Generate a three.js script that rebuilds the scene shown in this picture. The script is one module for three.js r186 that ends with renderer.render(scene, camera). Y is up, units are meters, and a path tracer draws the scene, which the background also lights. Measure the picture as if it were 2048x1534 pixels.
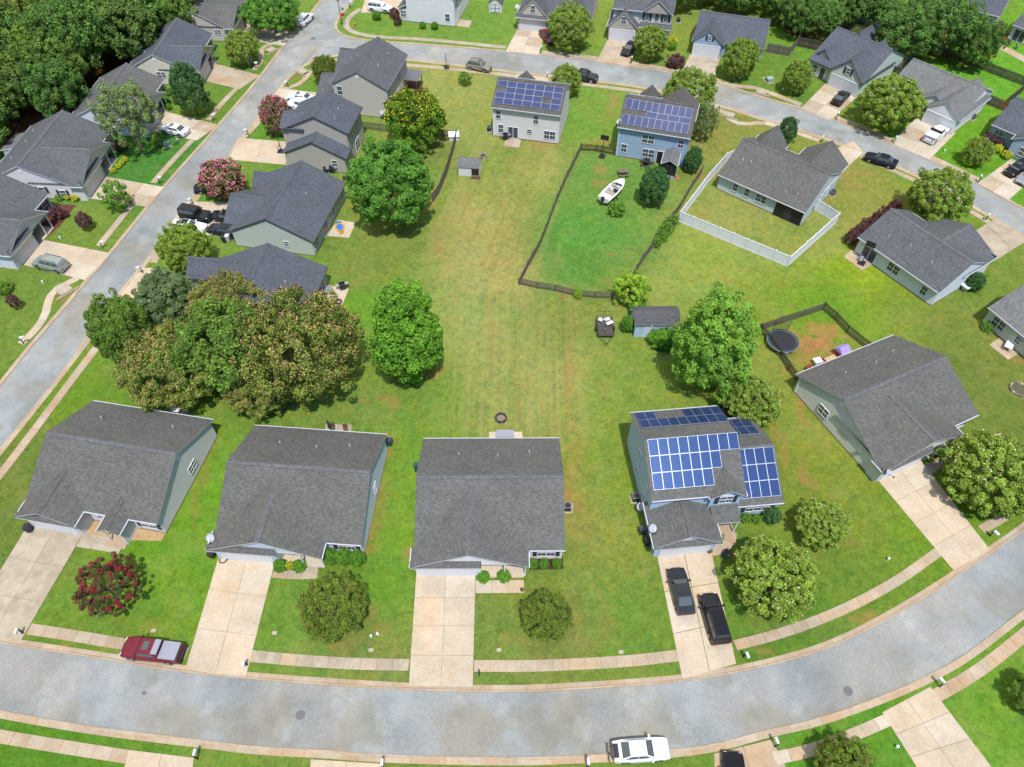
import * as THREE from 'three';
import { Sky } from 'three/addons/objects/Sky.js';
import { mergeGeometries } from 'three/addons/utils/BufferGeometryUtils.js';

// ---------- camera, sky, sun, exposure ----------
const scene = new THREE.Scene();
const R = THREE.MathUtils.degToRad;
const F = 1480, PITCH = R(51.3), CAM_H = 69;            // focal length in photo pixels, tilt, flying height
const camera = new THREE.PerspectiveCamera(2 * Math.atan(767 / F) * 180 / Math.PI, 1024 / 767, 1, 4000);
camera.position.set(0, CAM_H, 0);
camera.rotation.x = -PITCH;
const sunDir = new THREE.Vector3(0.08, 0.914, 0.398).normalize();
const sky = new Sky(); sky.name = 'sky'; sky.scale.setScalar(3500);
sky.material.uniforms.sunPosition.value.copy(sunDir);
sky.material.uniforms.turbidity.value = 10; sky.material.uniforms.rayleigh.value = 0.22;
sky.material.uniforms.mieCoefficient.value = 0.006;
if (sky.material.uniforms.cloudCoverage) { sky.material.uniforms.cloudCoverage.value = 0.5; sky.material.uniforms.cloudDensity.value = 0.35; }
sky.userData.kind = 'structure'; scene.add(sky);
scene.environmentIntensity = 0.3;
const sun = new THREE.DirectionalLight(0xfff0da, 3.5);
sun.position.copy(sunDir).multiplyScalar(200).add(new THREE.Vector3(0, 0, -80)); sun.target.position.set(0, 0, -80);
sun.castShadow = true; sun.shadow.mapSize.set(4096, 4096);
Object.assign(sun.shadow.camera, { left: -130, right: 130, top: 120, bottom: -120, near: 1, far: 500 });
scene.add(sun, sun.target);
const renderer = new THREE.WebGLRenderer({ antialias: true });
renderer.setSize(1024, 767);
renderer.toneMapping = THREE.LinearToneMapping;
renderer.toneMappingExposure = 1.22;
renderer.shadowMap.enabled = true;

// ---------- helpers ----------
function G(px, py, h = 0) {                               // the point at height h that a photo pixel looks at
  const u = (px - 1024) / F, v = (py - 767) / F, s = Math.sin(PITCH), c = Math.cos(PITCH), t = (CAM_H - h) / (s + v * c);
  return new THREE.Vector3(u * t, h, -(c - v * s) * t);
}
const V = (x, y, z) => new THREE.Vector3(x, y, z);
function rng(a) { return () => { a |= 0; a = a + 0x6D2B79F5 | 0; let t = Math.imul(a ^ a >>> 15, 1 | a); t = t + Math.imul(t ^ t >>> 7, 61 | t) ^ t; return ((t ^ t >>> 14) >>> 0) / 4294967296; }; }
const clamp = (x, a = 0, b = 1) => Math.min(b, Math.max(a, x));
const smooth = (a, b, x) => { const t = clamp((x - a) / (b - a)); return t * t * (3 - 2 * t); };
const lin = (c) => c <= 0.04045 ? c / 12.92 : Math.pow((c + 0.055) / 1.055, 2.4);
const toS = (c) => 255 * (c <= 0.0031308 ? 12.92 * c : 1.055 * Math.pow(c, 1 / 2.4) - 0.055);
const PT = new Uint16Array(65536); { const r = rng(77); for (let i = 0; i < 65536; i++) PT[i] = r() * 65536; }
const hsh = (x, y, s) => PT[(PT[(x + s * 131) & 65535] + y * 57) & 65535] / 65535;
function vn(x, y, s = 0) {                                // value noise, 0..1
  const xi = Math.floor(x), yi = Math.floor(y); let fx = x - xi, fy = y - yi; fx = fx * fx * (3 - 2 * fx); fy = fy * fy * (3 - 2 * fy);
  const a = hsh(xi, yi, s), b = hsh(xi + 1, yi, s), c = hsh(xi, yi + 1, s), d = hsh(xi + 1, yi + 1, s);
  return a + (b - a) * fx + (c - a) * fy + (a - b - c + d) * fx * fy;
}
const fbm = (x, y, s = 0) => 0.5 * vn(x, y, s) + 0.27 * vn(x * 2.1, y * 2.1, s + 1) + 0.15 * vn(x * 4.3, y * 4.3, s + 2) + 0.08 * vn(x * 8.7, y * 8.7, s + 3);
function pvn(x, y, n, s) {                                // value noise that repeats after n cells
  const xi = Math.floor(x), yi = Math.floor(y); let fx = x - xi, fy = y - yi; fx = fx * fx * (3 - 2 * fx); fy = fy * fy * (3 - 2 * fy);
  const a = hsh(xi % n, yi % n, s), b = hsh((xi + 1) % n, yi % n, s), c = hsh(xi % n, (yi + 1) % n, s), d = hsh((xi + 1) % n, (yi + 1) % n, s);
  return a + (b - a) * fx + (c - a) * fy + (a - b - c + d) * fx * fy;
}
const pf = (u, v, n, s) => .5 * pvn(u * n, v * n, n, s) + .27 * pvn(u * n * 2, v * n * 2, n * 2, s + 1) + .15 * pvn(u * n * 4, v * n * 4, n * 4, s + 2) + .08 * pvn(u * n * 8, v * n * 8, n * 8, s + 3);   // tiles without a seam
function tex(w, h, fn, color = true) {
  const d = new Uint8Array(w * h * 4);
  for (let j = 0, k = 0; j < h; j++) for (let i = 0; i < w; i++, k += 4) { const c = fn(i, j); d[k] = clamp(c[0], 0, 255); d[k + 1] = clamp(c[1], 0, 255); d[k + 2] = clamp(c[2], 0, 255); d[k + 3] = 255; }
  const t = new THREE.DataTexture(d, w, h); t.wrapS = t.wrapT = THREE.RepeatWrapping; t.magFilter = THREE.LinearFilter; t.minFilter = THREE.LinearMipmapLinearFilter; t.generateMipmaps = true;
  if (color) t.colorSpace = THREE.SRGBColorSpace; t.needsUpdate = true; return t;
}
const per = (t, m) => { const c = t.clone(); c.repeat.set(1 / m, 1 / m); c.needsUpdate = true; return c; };   // m metres per tile, uv in metres
const mat = (c, rough = 0.8, o = {}) => { const m = new THREE.MeshPhysicalMaterial({ roughness: rough, side: THREE.DoubleSide, ...o }); if (Array.isArray(c)) m.color.setRGB(...c); else m.color.set(c); return m; };
const used = {};
function numbered(n) { const k = used[n] = (used[n] ?? -1) + 1; return k ? n + '_' + String(k).padStart(3, '0') : n; }
function sh(o) { o.traverse((m) => { if (m.isMesh) { m.castShadow = true; m.receiveShadow = true; } }); return o; }
function tag(o, label, category, group) { o.userData.label = label; o.userData.category = category; if (group) o.userData.group = group; return o; }
function thing(name, label, category, pos, turn = 0, group) {
  const o = new THREE.Group(); o.name = numbered(name); o.position.copy(pos); o.rotation.y = turn; tag(o, label, category, group); scene.add(o); return o;
}
function part(parent, name, geo, m) { const o = new THREE.Mesh(geo, m); o.name = name; o.castShadow = o.receiveShadow = true; parent.add(o); return o; }
function struct(name, label, geo, m) { const o = geo ? new THREE.Mesh(geo, m) : new THREE.Group(); o.name = numbered(name); o.userData.kind = 'structure'; o.userData.label = label; o.receiveShadow = true; scene.add(o); return o; }
function copyOf(o, label, pos, turn) { const c = o.clone(); c.name = numbered(o.name.replace(/_\d{3}$/, '')); c.userData = { ...o.userData }; if (label) c.userData.label = label; c.position.copy(pos); c.rotation.y = turn; scene.add(c); return c; }
// faces: arrays of coplanar points; normals point away from `mid`; uv in metres along and up each face
function faces(list, mid) {
  const P = [], N = [], U = [];
  for (let f of list) {
    const n = new THREE.Vector3();
    for (let i = 0; i < f.length; i++) { const a = f[i], b = f[(i + 1) % f.length]; n.x += (a.y - b.y) * (a.z + b.z); n.y += (a.z - b.z) * (a.x + b.x); n.z += (a.x - b.x) * (a.y + b.y); }
    n.normalize();
    if (mid && f[0].clone().sub(mid).dot(n) < 0) { n.negate(); f = f.slice().reverse(); }
    let u = Math.abs(n.y) > 0.999 ? V(1, 0, 0) : V(n.z, 0, -n.x).normalize(); const v = n.clone().cross(u);
    for (let i = 1; i < f.length - 1; i++) for (const p of [f[0], f[i], f[i + 1]]) { P.push(p.x, p.y, p.z); N.push(n.x, n.y, n.z); U.push(p.dot(u), p.dot(v)); }
  }
  const g = new THREE.BufferGeometry();
  g.setAttribute('position', new THREE.Float32BufferAttribute(P, 3)); g.setAttribute('normal', new THREE.Float32BufferAttribute(N, 3)); g.setAttribute('uv', new THREE.Float32BufferAttribute(U, 2));
  return g;
}
function hexa(b, t) {                                     // solid between two loops of the same length
  const L = [b, t], n = b.length; for (let i = 0; i < n; i++) L.push([b[i], b[(i + 1) % n], t[(i + 1) % n], t[i]]);
  const m = V(0, 0, 0); [...b, ...t].forEach((p) => m.add(p)); m.divideScalar(2 * n); return faces(L, m);
}
const bx = (x0, x1, y0, y1, z0, z1) => hexa([V(x0, y0, z0), V(x1, y0, z0), V(x1, y0, z1), V(x0, y0, z1)], [V(x0, y1, z0), V(x1, y1, z0), V(x1, y1, z1), V(x0, y1, z1)]);
const plain = (g) => { const q = g.index ? g.toNonIndexed() : g; for (const k of Object.keys(q.attributes)) if (!['position', 'normal', 'uv'].includes(k)) q.deleteAttribute(k); return q; };
const merge = (...g) => mergeGeometries(g.flat().map(plain));
function bar(a, b, r, r2 = r, n = 6) {                    // round bar between two points
  const d = b.clone().sub(a), g = new THREE.CylinderGeometry(r2, r, d.length(), n); g.translate(0, d.length() / 2, 0);
  g.applyQuaternion(new THREE.Quaternion().setFromUnitVectors(V(0, 1, 0), d.normalize())); g.translate(a.x, a.y, a.z); return plain(g);
}
const cyl = (x, y0, y1, z, r, r2 = r, n = 14) => bar(V(x, y0, z), V(x, y1, z), r, r2, n);
const prism = (pts, y0, y1) => hexa(pts.map((p) => V(p[0], y0, p[1])), pts.map((p) => V(p[0], y1, p[1])));
// ---------- ground ----------
const S = (r, g, b, k = 0.6) => [lin(r / 255) * k, lin(g / 255) * k, lin(b / 255) * k];    // a sunlit photo colour brought down to the thing's own colour
// grass tone read off the photograph, spot by spot (pixel x, y, colour)
const TONES = [[950, 650, 158, 167, 92], [970, 450, 172, 165, 92], [1010, 520, 176, 168, 98], [900, 250, 150, 160, 80], [890, 180, 160, 165, 88], [1180, 250, 122, 160, 62], [1160, 215, 128, 160, 66], [1090, 330, 160, 165, 85], [1180, 470, 95, 155, 62], [1210, 350, 112, 152, 66], [1130, 540, 100, 150, 62], [1250, 520, 122, 152, 72], [1330, 560, 150, 165, 78], [1400, 520, 152, 168, 72], [1560, 640, 132, 155, 52], [1700, 560, 148, 170, 42], [1640, 600, 120, 158, 46], [1800, 620, 128, 150, 56], [1950, 760, 116, 133, 58], [1900, 660, 124, 140, 60], [1190, 800, 138, 156, 66], [1240, 740, 128, 152, 62], [1200, 950, 126, 152, 56], [1150, 1000, 150, 152, 70], [795, 1000, 108, 165, 38], [800, 900, 122, 158, 52], [760, 1000, 140, 145, 66], [1000, 1240, 124, 145, 66], [1150, 1230, 134, 142, 72], [1260, 1240, 116, 148, 56], [1090, 1150, 128, 150, 58], [780, 1200, 108, 152, 46], [570, 1230, 116, 150, 58], [760, 1290, 134, 146, 74], [330, 1200, 114, 155, 46], [240, 1260, 118, 148, 54], [370, 1010, 112, 160, 40], [60, 960, 116, 136, 58], [20, 1080, 112, 132, 56], [240, 740, 120, 150, 54], [180, 790, 116, 150, 46], [50, 1515, 94, 142, 42], [1950, 1450, 116, 160, 52], [1700, 1500, 100, 152, 46], [1650, 920, 140, 150, 56], [1600, 980, 128, 146, 54], [1750, 1130, 116, 146, 52], [1560, 1270, 104, 140, 50], [1850, 1040, 120, 155, 44], [640, 560, 110, 152, 52], [720, 520, 128, 146, 64], [720, 600, 112, 158, 48], [760, 800, 122, 152, 60], [700, 780, 126, 148, 66], [870, 330, 128, 150, 66], [880, 420, 140, 158, 70], [850, 65, 120, 156, 62], [950, 40, 122, 158, 64], [1450, 170, 116, 146, 60], [1560, 150, 112, 146, 56], [400, 210, 115, 146, 58], [290, 320, 84, 142, 58], [260, 340, 80, 140, 56], [170, 470, 125, 150, 62], [60, 620, 120, 146, 60], [30, 720, 118, 146, 58], [1900, 240, 116, 170, 44], [1990, 160, 112, 172, 50], [1830, 340, 116, 162, 42], [1950, 330, 104, 160, 42], [1480, 430, 156, 160, 82], [1560, 460, 148, 158, 76], [1700, 400, 152, 155, 74], [1760, 370, 148, 150, 72], [1290, 900, 126, 150, 58], [1480, 280, 140, 150, 66], [1430, 260, 150, 150, 76], [1620, 720, 140, 148, 62], [490, 350, 112, 150, 56], [550, 240, 104, 150, 52], [640, 170, 112, 150, 56], [1200, 20, 132, 158, 62], [1360, 40, 138, 156, 66], [1550, 60, 118, 160, 56], [1150, 640, 138, 150, 70], [1100, 760, 160, 165, 90], [960, 780, 160, 166, 90], [880, 800, 130, 160, 62], [1990, 600, 124, 146, 60], [1450, 980, 120, 146, 54], [1060, 840, 152, 162, 84], [2000, 700, 128, 142, 62]];
const TG = TONES.map(([x, y, r, g, b]) => { const p = G(x, y), l = .3 * r + .6 * g + .1 * b, m = (c) => c * .95 + l * .05; return [p.x, p.z, ...S(m(r) * 1.0, m(g) * 1.01, m(b) * .93, 0.71)]; });
const TX0 = -130, TZ0 = -190, TC = 1.5, TW = 174, TH = 126, toneGrid = new Float32Array(TW * TH * 3);
for (let j = 0; j < TH; j++) for (let i = 0; i < TW; i++) {
  const x = TX0 + i * TC, z = TZ0 + j * TC; let w = 0, a = 0, b = 0, c = 0;
  for (const t of TG) { const d = (x - t[0]) ** 2 + (z - t[1]) ** 2, k = 1 / (d * d + 60); w += k; a += k * t[2]; b += k * t[3]; c += k * t[4]; }
  const o = (j * TW + i) * 3; toneGrid[o] = a / w; toneGrid[o + 1] = b / w; toneGrid[o + 2] = c / w;
}
// bare clay and worn earth seen in the turf: pixel x, y, radius along image x and y in metres, strength
const CLAY = [[1230, 203, 1, 3.4, 0.9], [1222, 222, .9, 2.4, .6], [1212, 240, 1, 3, .4], [1199, 340, 1.4, 1.6, .9], [1199, 366, 2, 1.2, .8], [1200, 282, 2, 1.2, .7], [1075, 292, 3.2, 1.1, 1], [1216, 282, 1, 1, .7], [1130, 590, 1.1, 1.2, .7], [1138, 650, .7, 2.5, .5], [1140, 720, .8, 5, .55], [1138, 780, .8, 4, .4], [1140, 850, .8, 3, .5], [1152, 900, 1, 3, .35], [1140, 960, 1.2, 4, .5], [1135, 1010, .9, 3, .5], [1160, 1060, 1, 4, .35], [760, 1000, .9, 4, .55], [745, 1050, .7, 2.6, .6], [735, 1085, .6, 1.2, .8], [777, 880, 1, 1, .8], [772, 905, .9, .9, .9], [390, 1000, .7, 3.4, .6], [410, 940, .7, 3, .6], [425, 885, .7, 1.6, .5], [820, 1105, .8, 1.1, .9], [775, 795, 1.3, .8, .9], [790, 808, 1, .7, .8], [725, 800, .8, .3, .7], [860, 740, 2.2, 1.4, .9], [1548, 865, .5, 2.6, .75], [1570, 905, .5, 3, .8], [1605, 940, .6, 2.5, .8], [1620, 965, .9, 1.4, .7], [1600, 820, .5, 2.2, .7], [1655, 1050, .8, 1, .5], [1640, 1100, 1, .8, .5], [1610, 840, .7, 1.6, .6], [1655, 890, .7, .6, .6], [1700, 1085, 1.4, .8, .4], [1605, 690, 3.6, 2.2, 1.7], [1640, 660, 3.4, 2, 1.5], [1650, 690, 2.6, 1.6, 1.2], [1640, 720, 1.6, 1, 1], [1570, 740, .9, .7, .8], [1615, 725, 2.4, .8, .6], [1480, 535, 1.5, .7, .6], [1460, 560, 1.6, .8, .5], [1440, 540, 1.2, .7, .4], [1225, 510, .7, .6, .7], [1213, 563, 1, .6, .7], [1240, 563, .7, .6, .6], [1050, 560, .9, .6, .7], [860, 400, 1, 3.6, .45], [878, 470, 1, 3, .4], [876, 500, .9, 1.4, .5], [700, 568, 1.6, .7, .6], [692, 540, 2, 1, .3], [1400, 430, .8, .9, .5], [1412, 435, 1.4, 1, .5], [1600, 400, .8, .9, .6], [1395, 250, .9, 1.6, .8], [1400, 290, .7, 1.8, .6], [1440, 268, 1, 1.2, .5], [1590, 420, 1.6, 1.4, .5], [1430, 355, 2, .7, .7], [1680, 350, 2.4, 1.6, .55], [1720, 345, 2.2, 1.2, .6], [1700, 370, 2.5, 1.4, .45], [1560, 570, 1, .5, .5], [1660, 560, 1, .5, .3], [2040, 720, 1.2, .8, .9], [1990, 740, 1, .5, .4], [1580, 610, .8, .4, .4], [1800, 1290, 1.4, .6, .4], [1735, 1228, 1.3, .45, 1], [1715, 1238, 1.2, .4, .8], [1525, 1300, 1.2, .5, .8], [55, 1270, 1.3, .35, .9], [120, 1292, 1.6, .3, .6], [1095, 1318, .9, .5, .5], [1030, 1280, 1.4, .6, .35], [1210, 1250, .9, 2.5, .35], [760, 1255, 1.2, .6, .45], [665, 1285, 1, .5, .5], [745, 1225, .6, 1, .6], [298, 1250, 1.1, .7, .5], [905, 300, 1, .7, .4], [925, 400, 2, 3, .2], [1460, 1110, .6, .5, .4], [1440, 1065, .8, .5, .5], [1035, 800, .5, 5, .45], [985, 690, .45, 8, .5], [975, 620, .4, 5, .4], [940, 850, 1.4, .5, .35], [900, 130, 3, 2, .2], [690, 1290, 1.8, .8, .35], [1170, 1290, 1.4, 1, .35], [1500, 215, 2.4, 1, .7], [1480, 190, 2, .6, .6], [1450, 228, 2.2, .8, .8], [1530, 192, 2, .7, .7], [610, 150, 2.4, .9, .7], [590, 156, 1.4, .8, .7], [135, 590, 1.3, 2, .7], [540, 104, 1.6, 1, .7], [560, 112, 1, .8, .6], [1805, 130, 4.5, .9, .6], [1860, 110, 3, 1, .6], [1815, 95, 2.4, 1.3, .7], [1880, 125, 3, .8, .5], [230, 110, 2.4, 3, .8], [120, 215, 3.4, 2.2, .8], [60, 250, 4, 2, .85], [85, 230, 3, 2, .8], [265, 75, 2, 3, .7], [1075, 50, 1, .5, .3], [540, 280, .8, .6, .3], [1270, 245, .5, 1.4, .4], [1300, 320, 1, .6, .8], [1258, 318, .6, .6, .8], [1236, 300, 1, .4, .7], [1330, 345, 1, .6, .5], [1400, 345, .8, 1.4, .7]];
const CG = CLAY.map(([x, y, rx, rz, s]) => { const p = G(x, y), q = G(x, y - 8), a = Math.atan2(q.x - p.x, p.z - q.z); return { x: p.x, z: p.z, rx, rz, s, c: Math.cos(a), n: Math.sin(a) }; });
const MULCH = [[250, 130, 5, 12], [110, 235, 14, 6], [60, 200, 16, 14], [180, 100, 14, 14], [330, 30, 10, 10], [1620, 40, 7, 7], [1830, 80, 12, 6], [1900, 60, 12, 7]].map(([x, y, rx, rz]) => { const p = G(x, y); return [p.x, p.z, rx, rz]; });
const FIELD = [G(885, 600), G(1150, 600), G(1150, 862), G(870, 862)];
const dry = S(205, 180, 120, 0.62), clayC = S(205, 142, 92, 0.62), lush = S(70, 125, 30, 0.62), leafLitter = S(120, 84, 54, 0.5);
function lawnTexture(x0, z0, w, d, W, H, seed) {
  const px = new Float32Array(W * H * 3), mx = w / W, mz = d / H, rr = rng(seed);
  for (let j = 0; j < H; j++) for (let i = 0; i < W; i++) {
    const x = x0 + (i + .5) * mx, z = z0 + (j + .5) * mz, o = (j * W + i) * 3;
    const wx = x + 5 * (vn(x * .11, z * .11, 3) - .5), wz = z + 5 * (vn(x * .11, z * .11, 4) - .5);
    const gx = clamp((wx - TX0) / TC, 0, TW - 1.01), gz = clamp((wz - TZ0) / TC, 0, TH - 1.01), ix = gx | 0, iz = gz | 0, fx = gx - ix, fz = gz - iz, k0 = (iz * TW + ix) * 3, k1 = k0 + 3, k2 = k0 + TW * 3, k3 = k2 + 3;
    const a = fbm(x * .35, z * .35, 11), b = vn(x * 1.7, z * 1.7, 21), c = vn(x * 5.3, z * 5.3, 31), r = rr();
    const m1 = vn(x * .8, z * .8, 71), m2 = vn(x * 2.6, z * 2.6, 72), tone = 0.76 + .2 * b + .3 * c + .42 * (r - .5) + .16 * (m2 - .5), hue = (m1 - .5) * .2 + (m2 - .5) * .16;
    const drier = clamp(smooth(.54, .8, a) * .5 + smooth(.72, .95, vn(x * .9, z * .9, 41)) * .22 + (r > .94 ? .3 : 0)), lusher = smooth(.42, .2, a) * .16;
    let stripe = 0;
    // mower passes run straight away from the camera in the open field
    const inF = smooth(-74, -70, z) * smooth(-44.5, -48, z) * smooth(-8.3, -7, x) * smooth(9, 7.8, x + (z + 60) * -.05);
    if (inF > 0) { const xx = x + .35 * vn(z * .12, 3, 51), s1 = .55 * vn(xx * 2.1 + 40, z * .05, 52) + .45 * vn(xx * 5.6, z * .16, 53); stripe = inF * (s1 - .5) * 1.05 * (.5 + vn(x * .5, z * .22, 54)); }
    const far = smooth(-73, -76, z) * smooth(-112, -108, z) * smooth(-13, -11, x) * smooth(8, 6, x);
    if (far > 0) stripe += far * (vn((x * .95 + z * .25) * 1.4, (z - .2 * x) * .06, 57) - .5) * .7;
    for (let q = 0; q < 3; q++) {
      let v = toneGrid[k0 + q] * (1 - fx) * (1 - fz) + toneGrid[k1 + q] * fx * (1 - fz) + toneGrid[k2 + q] * (1 - fx) * fz + toneGrid[k3 + q] * fx * fz;
      v *= tone * (q === 0 ? 1 + hue : q === 2 ? 1 - hue * .5 : 1); v += (dry[q] - v) * drier * .24; v += (lush[q] - v) * lusher;
      if (stripe > 0) v += (dry[q] - v) * stripe * .9; else v *= 1 + stripe * .35;
      px[o + q] = v;
    }
    for (const m of MULCH) { const e = ((x - m[0]) / m[2]) ** 2 + ((z - m[1]) / m[3]) ** 2; if (e < 1.6) { const k = smooth(1.25, .7, e + (a - .5) * 1.4) * (.7 + .3 * c); for (let q = 0; q < 3; q++) px[o + q] += (leafLitter[q] * (.6 + .9 * r * b) - px[o + q]) * k; } }
  }
  for (const g of CG) {
    const R1 = Math.max(g.rx, g.rz) * 1.9, i0 = Math.max(0, ((g.x - R1 - x0) / mx) | 0), i1 = Math.min(W, ((g.x + R1 - x0) / mx) | 0), j0 = Math.max(0, ((g.z - R1 - z0) / mz) | 0), j1 = Math.min(H, ((g.z + R1 - z0) / mz) | 0);
    for (let j = j0; j < j1; j++) for (let i = i0; i < i1; i++) {
      const x = x0 + (i + .5) * mx, z = z0 + (j + .5) * mz, dx = x - g.x, dz = z - g.z, u = (dx * g.c + dz * g.n) / g.rx, v = (-dx * g.n + dz * g.c) / g.rz;
      const e = Math.sqrt(u * u + v * v) + (fbm(x * 1.1, z * 1.1, 61) - .5) * 1.5 + (vn(x * 6, z * 6, 62) - .5) * .6;
      const k = smooth(1.15, .45, e) * g.s * .44 * (.75 + .35 * hsh(i, j, 7)), o = (j * W + i) * 3, t = .8 + .4 * vn(x * 3, z * 3, 63);
      if (k > 0) for (let q = 0; q < 3; q++) px[o + q] += (clayC[q] * t - px[o + q]) * k;
    }
  }
  return tex(W, H, (i, j) => { const o = (j * W + i) * 3; return [toS(px[o]), toS(px[o + 1]), toS(px[o + 2])]; });
}
const grassBump = tex(512, 512, (i, j) => { const v = 255 * (.45 * hsh(i, j, 3) + .35 * vn(i / 4, j / 4, 5) + .2 * vn(i / 16, j / 16, 6)); return [v, v, v]; }, false);
function lawnSheet(name, label, x0, z0, w, d, W, H, y, seed) {
  const t = lawnTexture(x0, z0, w, d, W, H, seed); t.wrapS = t.wrapT = THREE.ClampToEdgeWrapping; t.repeat.set(1 / w, 1 / d);
  const g = new THREE.PlaneGeometry(w, d); g.rotateX(-Math.PI / 2); g.translate(x0 + w / 2, y, z0 + d / 2);
  const u = g.attributes.uv, p = g.attributes.position; for (let i = 0; i < u.count; i++) u.setXY(i, p.getX(i) - x0, p.getZ(i) - z0);
  struct(name, label, g, mat(0xffffff, .95, { map: t, bumpMap: per(grassBump, 6), bumpScale: .06, specularIntensity: .1 }));
}
{
  const g = new THREE.PlaneGeometry(3000, 3000); g.rotateX(-Math.PI / 2); g.translate(0, -.014, -300);
  struct('ground', 'grass ground running on beyond the streets', g, mat(S(120, 148, 62), .95));
}
lawnSheet('lawn', 'mown lawns of the farther yards', -125, -178, 250, 100, 2048, 1024, -.006, 5);
lawnSheet('lawn', 'mown lawns of the nearer yards', -76, -82, 152, 72, 2048, 970, 0, 9);

// ---------- streets ----------
const asphaltTex = tex(1024, 1024, (i, j) => { const u = i / 1024, w2 = j / 1024, a = pf(u, w2, 11, 3), e = pf(u, w2, 4, 19), b = pvn(u * 200, w2 * 200, 200, 8), r = hsh(i, j, 5), v = 152 + 26 * (a - .5) + 30 * (e - .5) + 12 * (b - .5) + 20 * (r - .5), w = 14 * (pf(u, w2, 5, 13) - .5), s = smooth(.56, .7, pf(u, w2, 6, 31)) * (.6 + .4 * b), k = smooth(.6, .72, pf(u, w2, 9, 37)); return [v - 8 + w - 6 * s + 9 * k, v - 6 - 10 * s + 9 * k, v - 13 - w - 17 * s + 8 * k]; });
const conc = (n, base, ga, s0, rr, gg, bb, sr, sg, sb, seed) => tex(n, n, (i, j) => { const u = i / n, w = j / n, a = pf(u, w, 9, seed), b = pvn(u * 110, w * 110, 110, seed + 5), r = hsh(i, j, seed), s = smooth(s0, s0 + .25, pf(u, w, 7, seed + 9)), v = base + ga * (a - .5) + 13 * (b - .5) + 16 * (r - .5); return [v + rr + sr * s, v + gg + sg * s, v + bb + sb * s]; });
const concTex = conc(1024, 192, 30, .55, 0, -13, -38, 2, -5, -11, 23), concClayTex = conc(1024, 174, 28, .42, 1, -15, -42, 3, -6, -12, 43), concGreyTex = conc(512, 168, 44, .55, 3, -10, -36, 0, 0, 0, 83);
const asphalt = mat(0xffffff, .93, { map: per(asphaltTex, 26), bumpMap: per(grassBump, 5), bumpScale: .012, specularIntensity: .3 });
const concrete = [mat(0xffffff, .9, { map: per(concTex, 14), specularIntensity: .3 }), mat(0xfaf6f2, .9, { map: per(concTex, 14), specularIntensity: .3 }), mat(0xfff8f0, .9, { map: per(concTex, 14), specularIntensity: .3 })];
const concreteClay = [mat(0xffffff, .9, { map: per(concClayTex, 13) }), mat(0xf8f4f0, .9, { map: per(concClayTex, 13) })];
const concreteGrey = [mat(0xffffff, .9, { map: per(concGreyTex, 8) }), mat(0xf8f6f4, .9, { map: per(concGreyTex, 8) })];
const curve = (px, n = 6) => { const c = new THREE.CatmullRomCurve3(px.map(([x, y]) => G(x, y)), false, 'centripetal'); return c.getSpacedPoints(Math.max(8, Math.round(c.getLength() / 1.0))); };
const E = {
  botN: curve([[-260, 1222], [-120, 1248], [0, 1272], [242, 1310], [350, 1328], [512, 1345], [672, 1357], [829, 1366], [1024, 1370], [1164, 1364], [1351, 1350], [1440, 1337], [1536, 1317], [1648, 1284], [1761, 1230], [1891, 1151], [2048, 1043], [2180, 940]]),
  botS: curve([[-300, 1382], [-120, 1414], [0, 1437], [180, 1468], [410, 1497], [512, 1509], [652, 1517], [762, 1525], [1024, 1531], [1159, 1527], [1329, 1517], [1434, 1503], [1536, 1476], [1631, 1454], [1746, 1415], [1848, 1372], [1926, 1330], [2048, 1238], [2200, 1110]]),
  leftW: curve([[-130, 920], [0, 761], [52, 696], [110, 629], [157, 574], [217, 504], [315, 384], [425, 260], [511, 160], [562, 94], [630, 12], [690, -60]]),
  leftE: curve([[-140, 1095], [0, 913], [117, 766], [185, 676], [250, 589], [310, 508], [405, 388], [457, 322], [511, 249], [560, 182], [585, 152], [612, 132], [645, 118], [690, 112], [760, 117], [817, 122], [935, 135], [1023, 146], [1189, 165], [1274, 176], [1429, 212], [1535, 244], [1591, 260], [1723, 308], [1826, 352], [1941, 414], [2048, 477], [2180, 560]]),
  topN: curve([[760, -60], [712, -4], [690, 22], [676, 44], [676, 58], [688, 68], [712, 75], [762, 81], [862, 88], [1014, 101], [1196, 120], [1351, 145], [1424, 160], [1461, 172], [1536, 196], [1606, 215], [1666, 236], [1786, 285], [1861, 317], [1958, 365], [1996, 386], [2048, 415], [2180, 492]]),
};
function sheet(name, label, a, b, y, m) {                 // strip between two point lists
  const L = [], n = Math.max(a.length, b.length), at = (l, t) => { const k = t * (l.length - 1), i = Math.min(l.length - 2, k | 0); return l[i].clone().lerp(l[i + 1], k - i).setY(y); };
  for (let i = 0; i < n - 1; i++) L.push([at(a, i / (n - 1)), at(a, (i + 1) / (n - 1)), at(b, (i + 1) / (n - 1)), at(b, i / (n - 1))]);
  return struct(name, label, faces(L, V(0, -50, -60)), m);
}
sheet('street', 'pale grey asphalt street curving past the front driveways', E.botN, E.botS, .006, asphalt);
{
  const cut = E.leftE.findIndex((p) => p.distanceTo(G(560, 182)) < 1.2);
  const le = E.leftE.slice(0, cut + 1), te = E.leftE.slice(cut);
  sheet('street', 'pale grey asphalt street climbing past the row of gabled houses', E.leftW, [...le, G(600, 130), G(655, 70), G(690, 22), G(760, -60)], .006, asphalt);
  const tn = E.topN.slice(E.topN.findIndex((p) => p.distanceTo(G(676, 44)) < 1.5));
  sheet('street', 'pale grey asphalt cross street behind the solar roofed houses', [G(600, 70), G(640, 55), ...tn], [G(556, 184), ...te], .011, asphalt);
}
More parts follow.
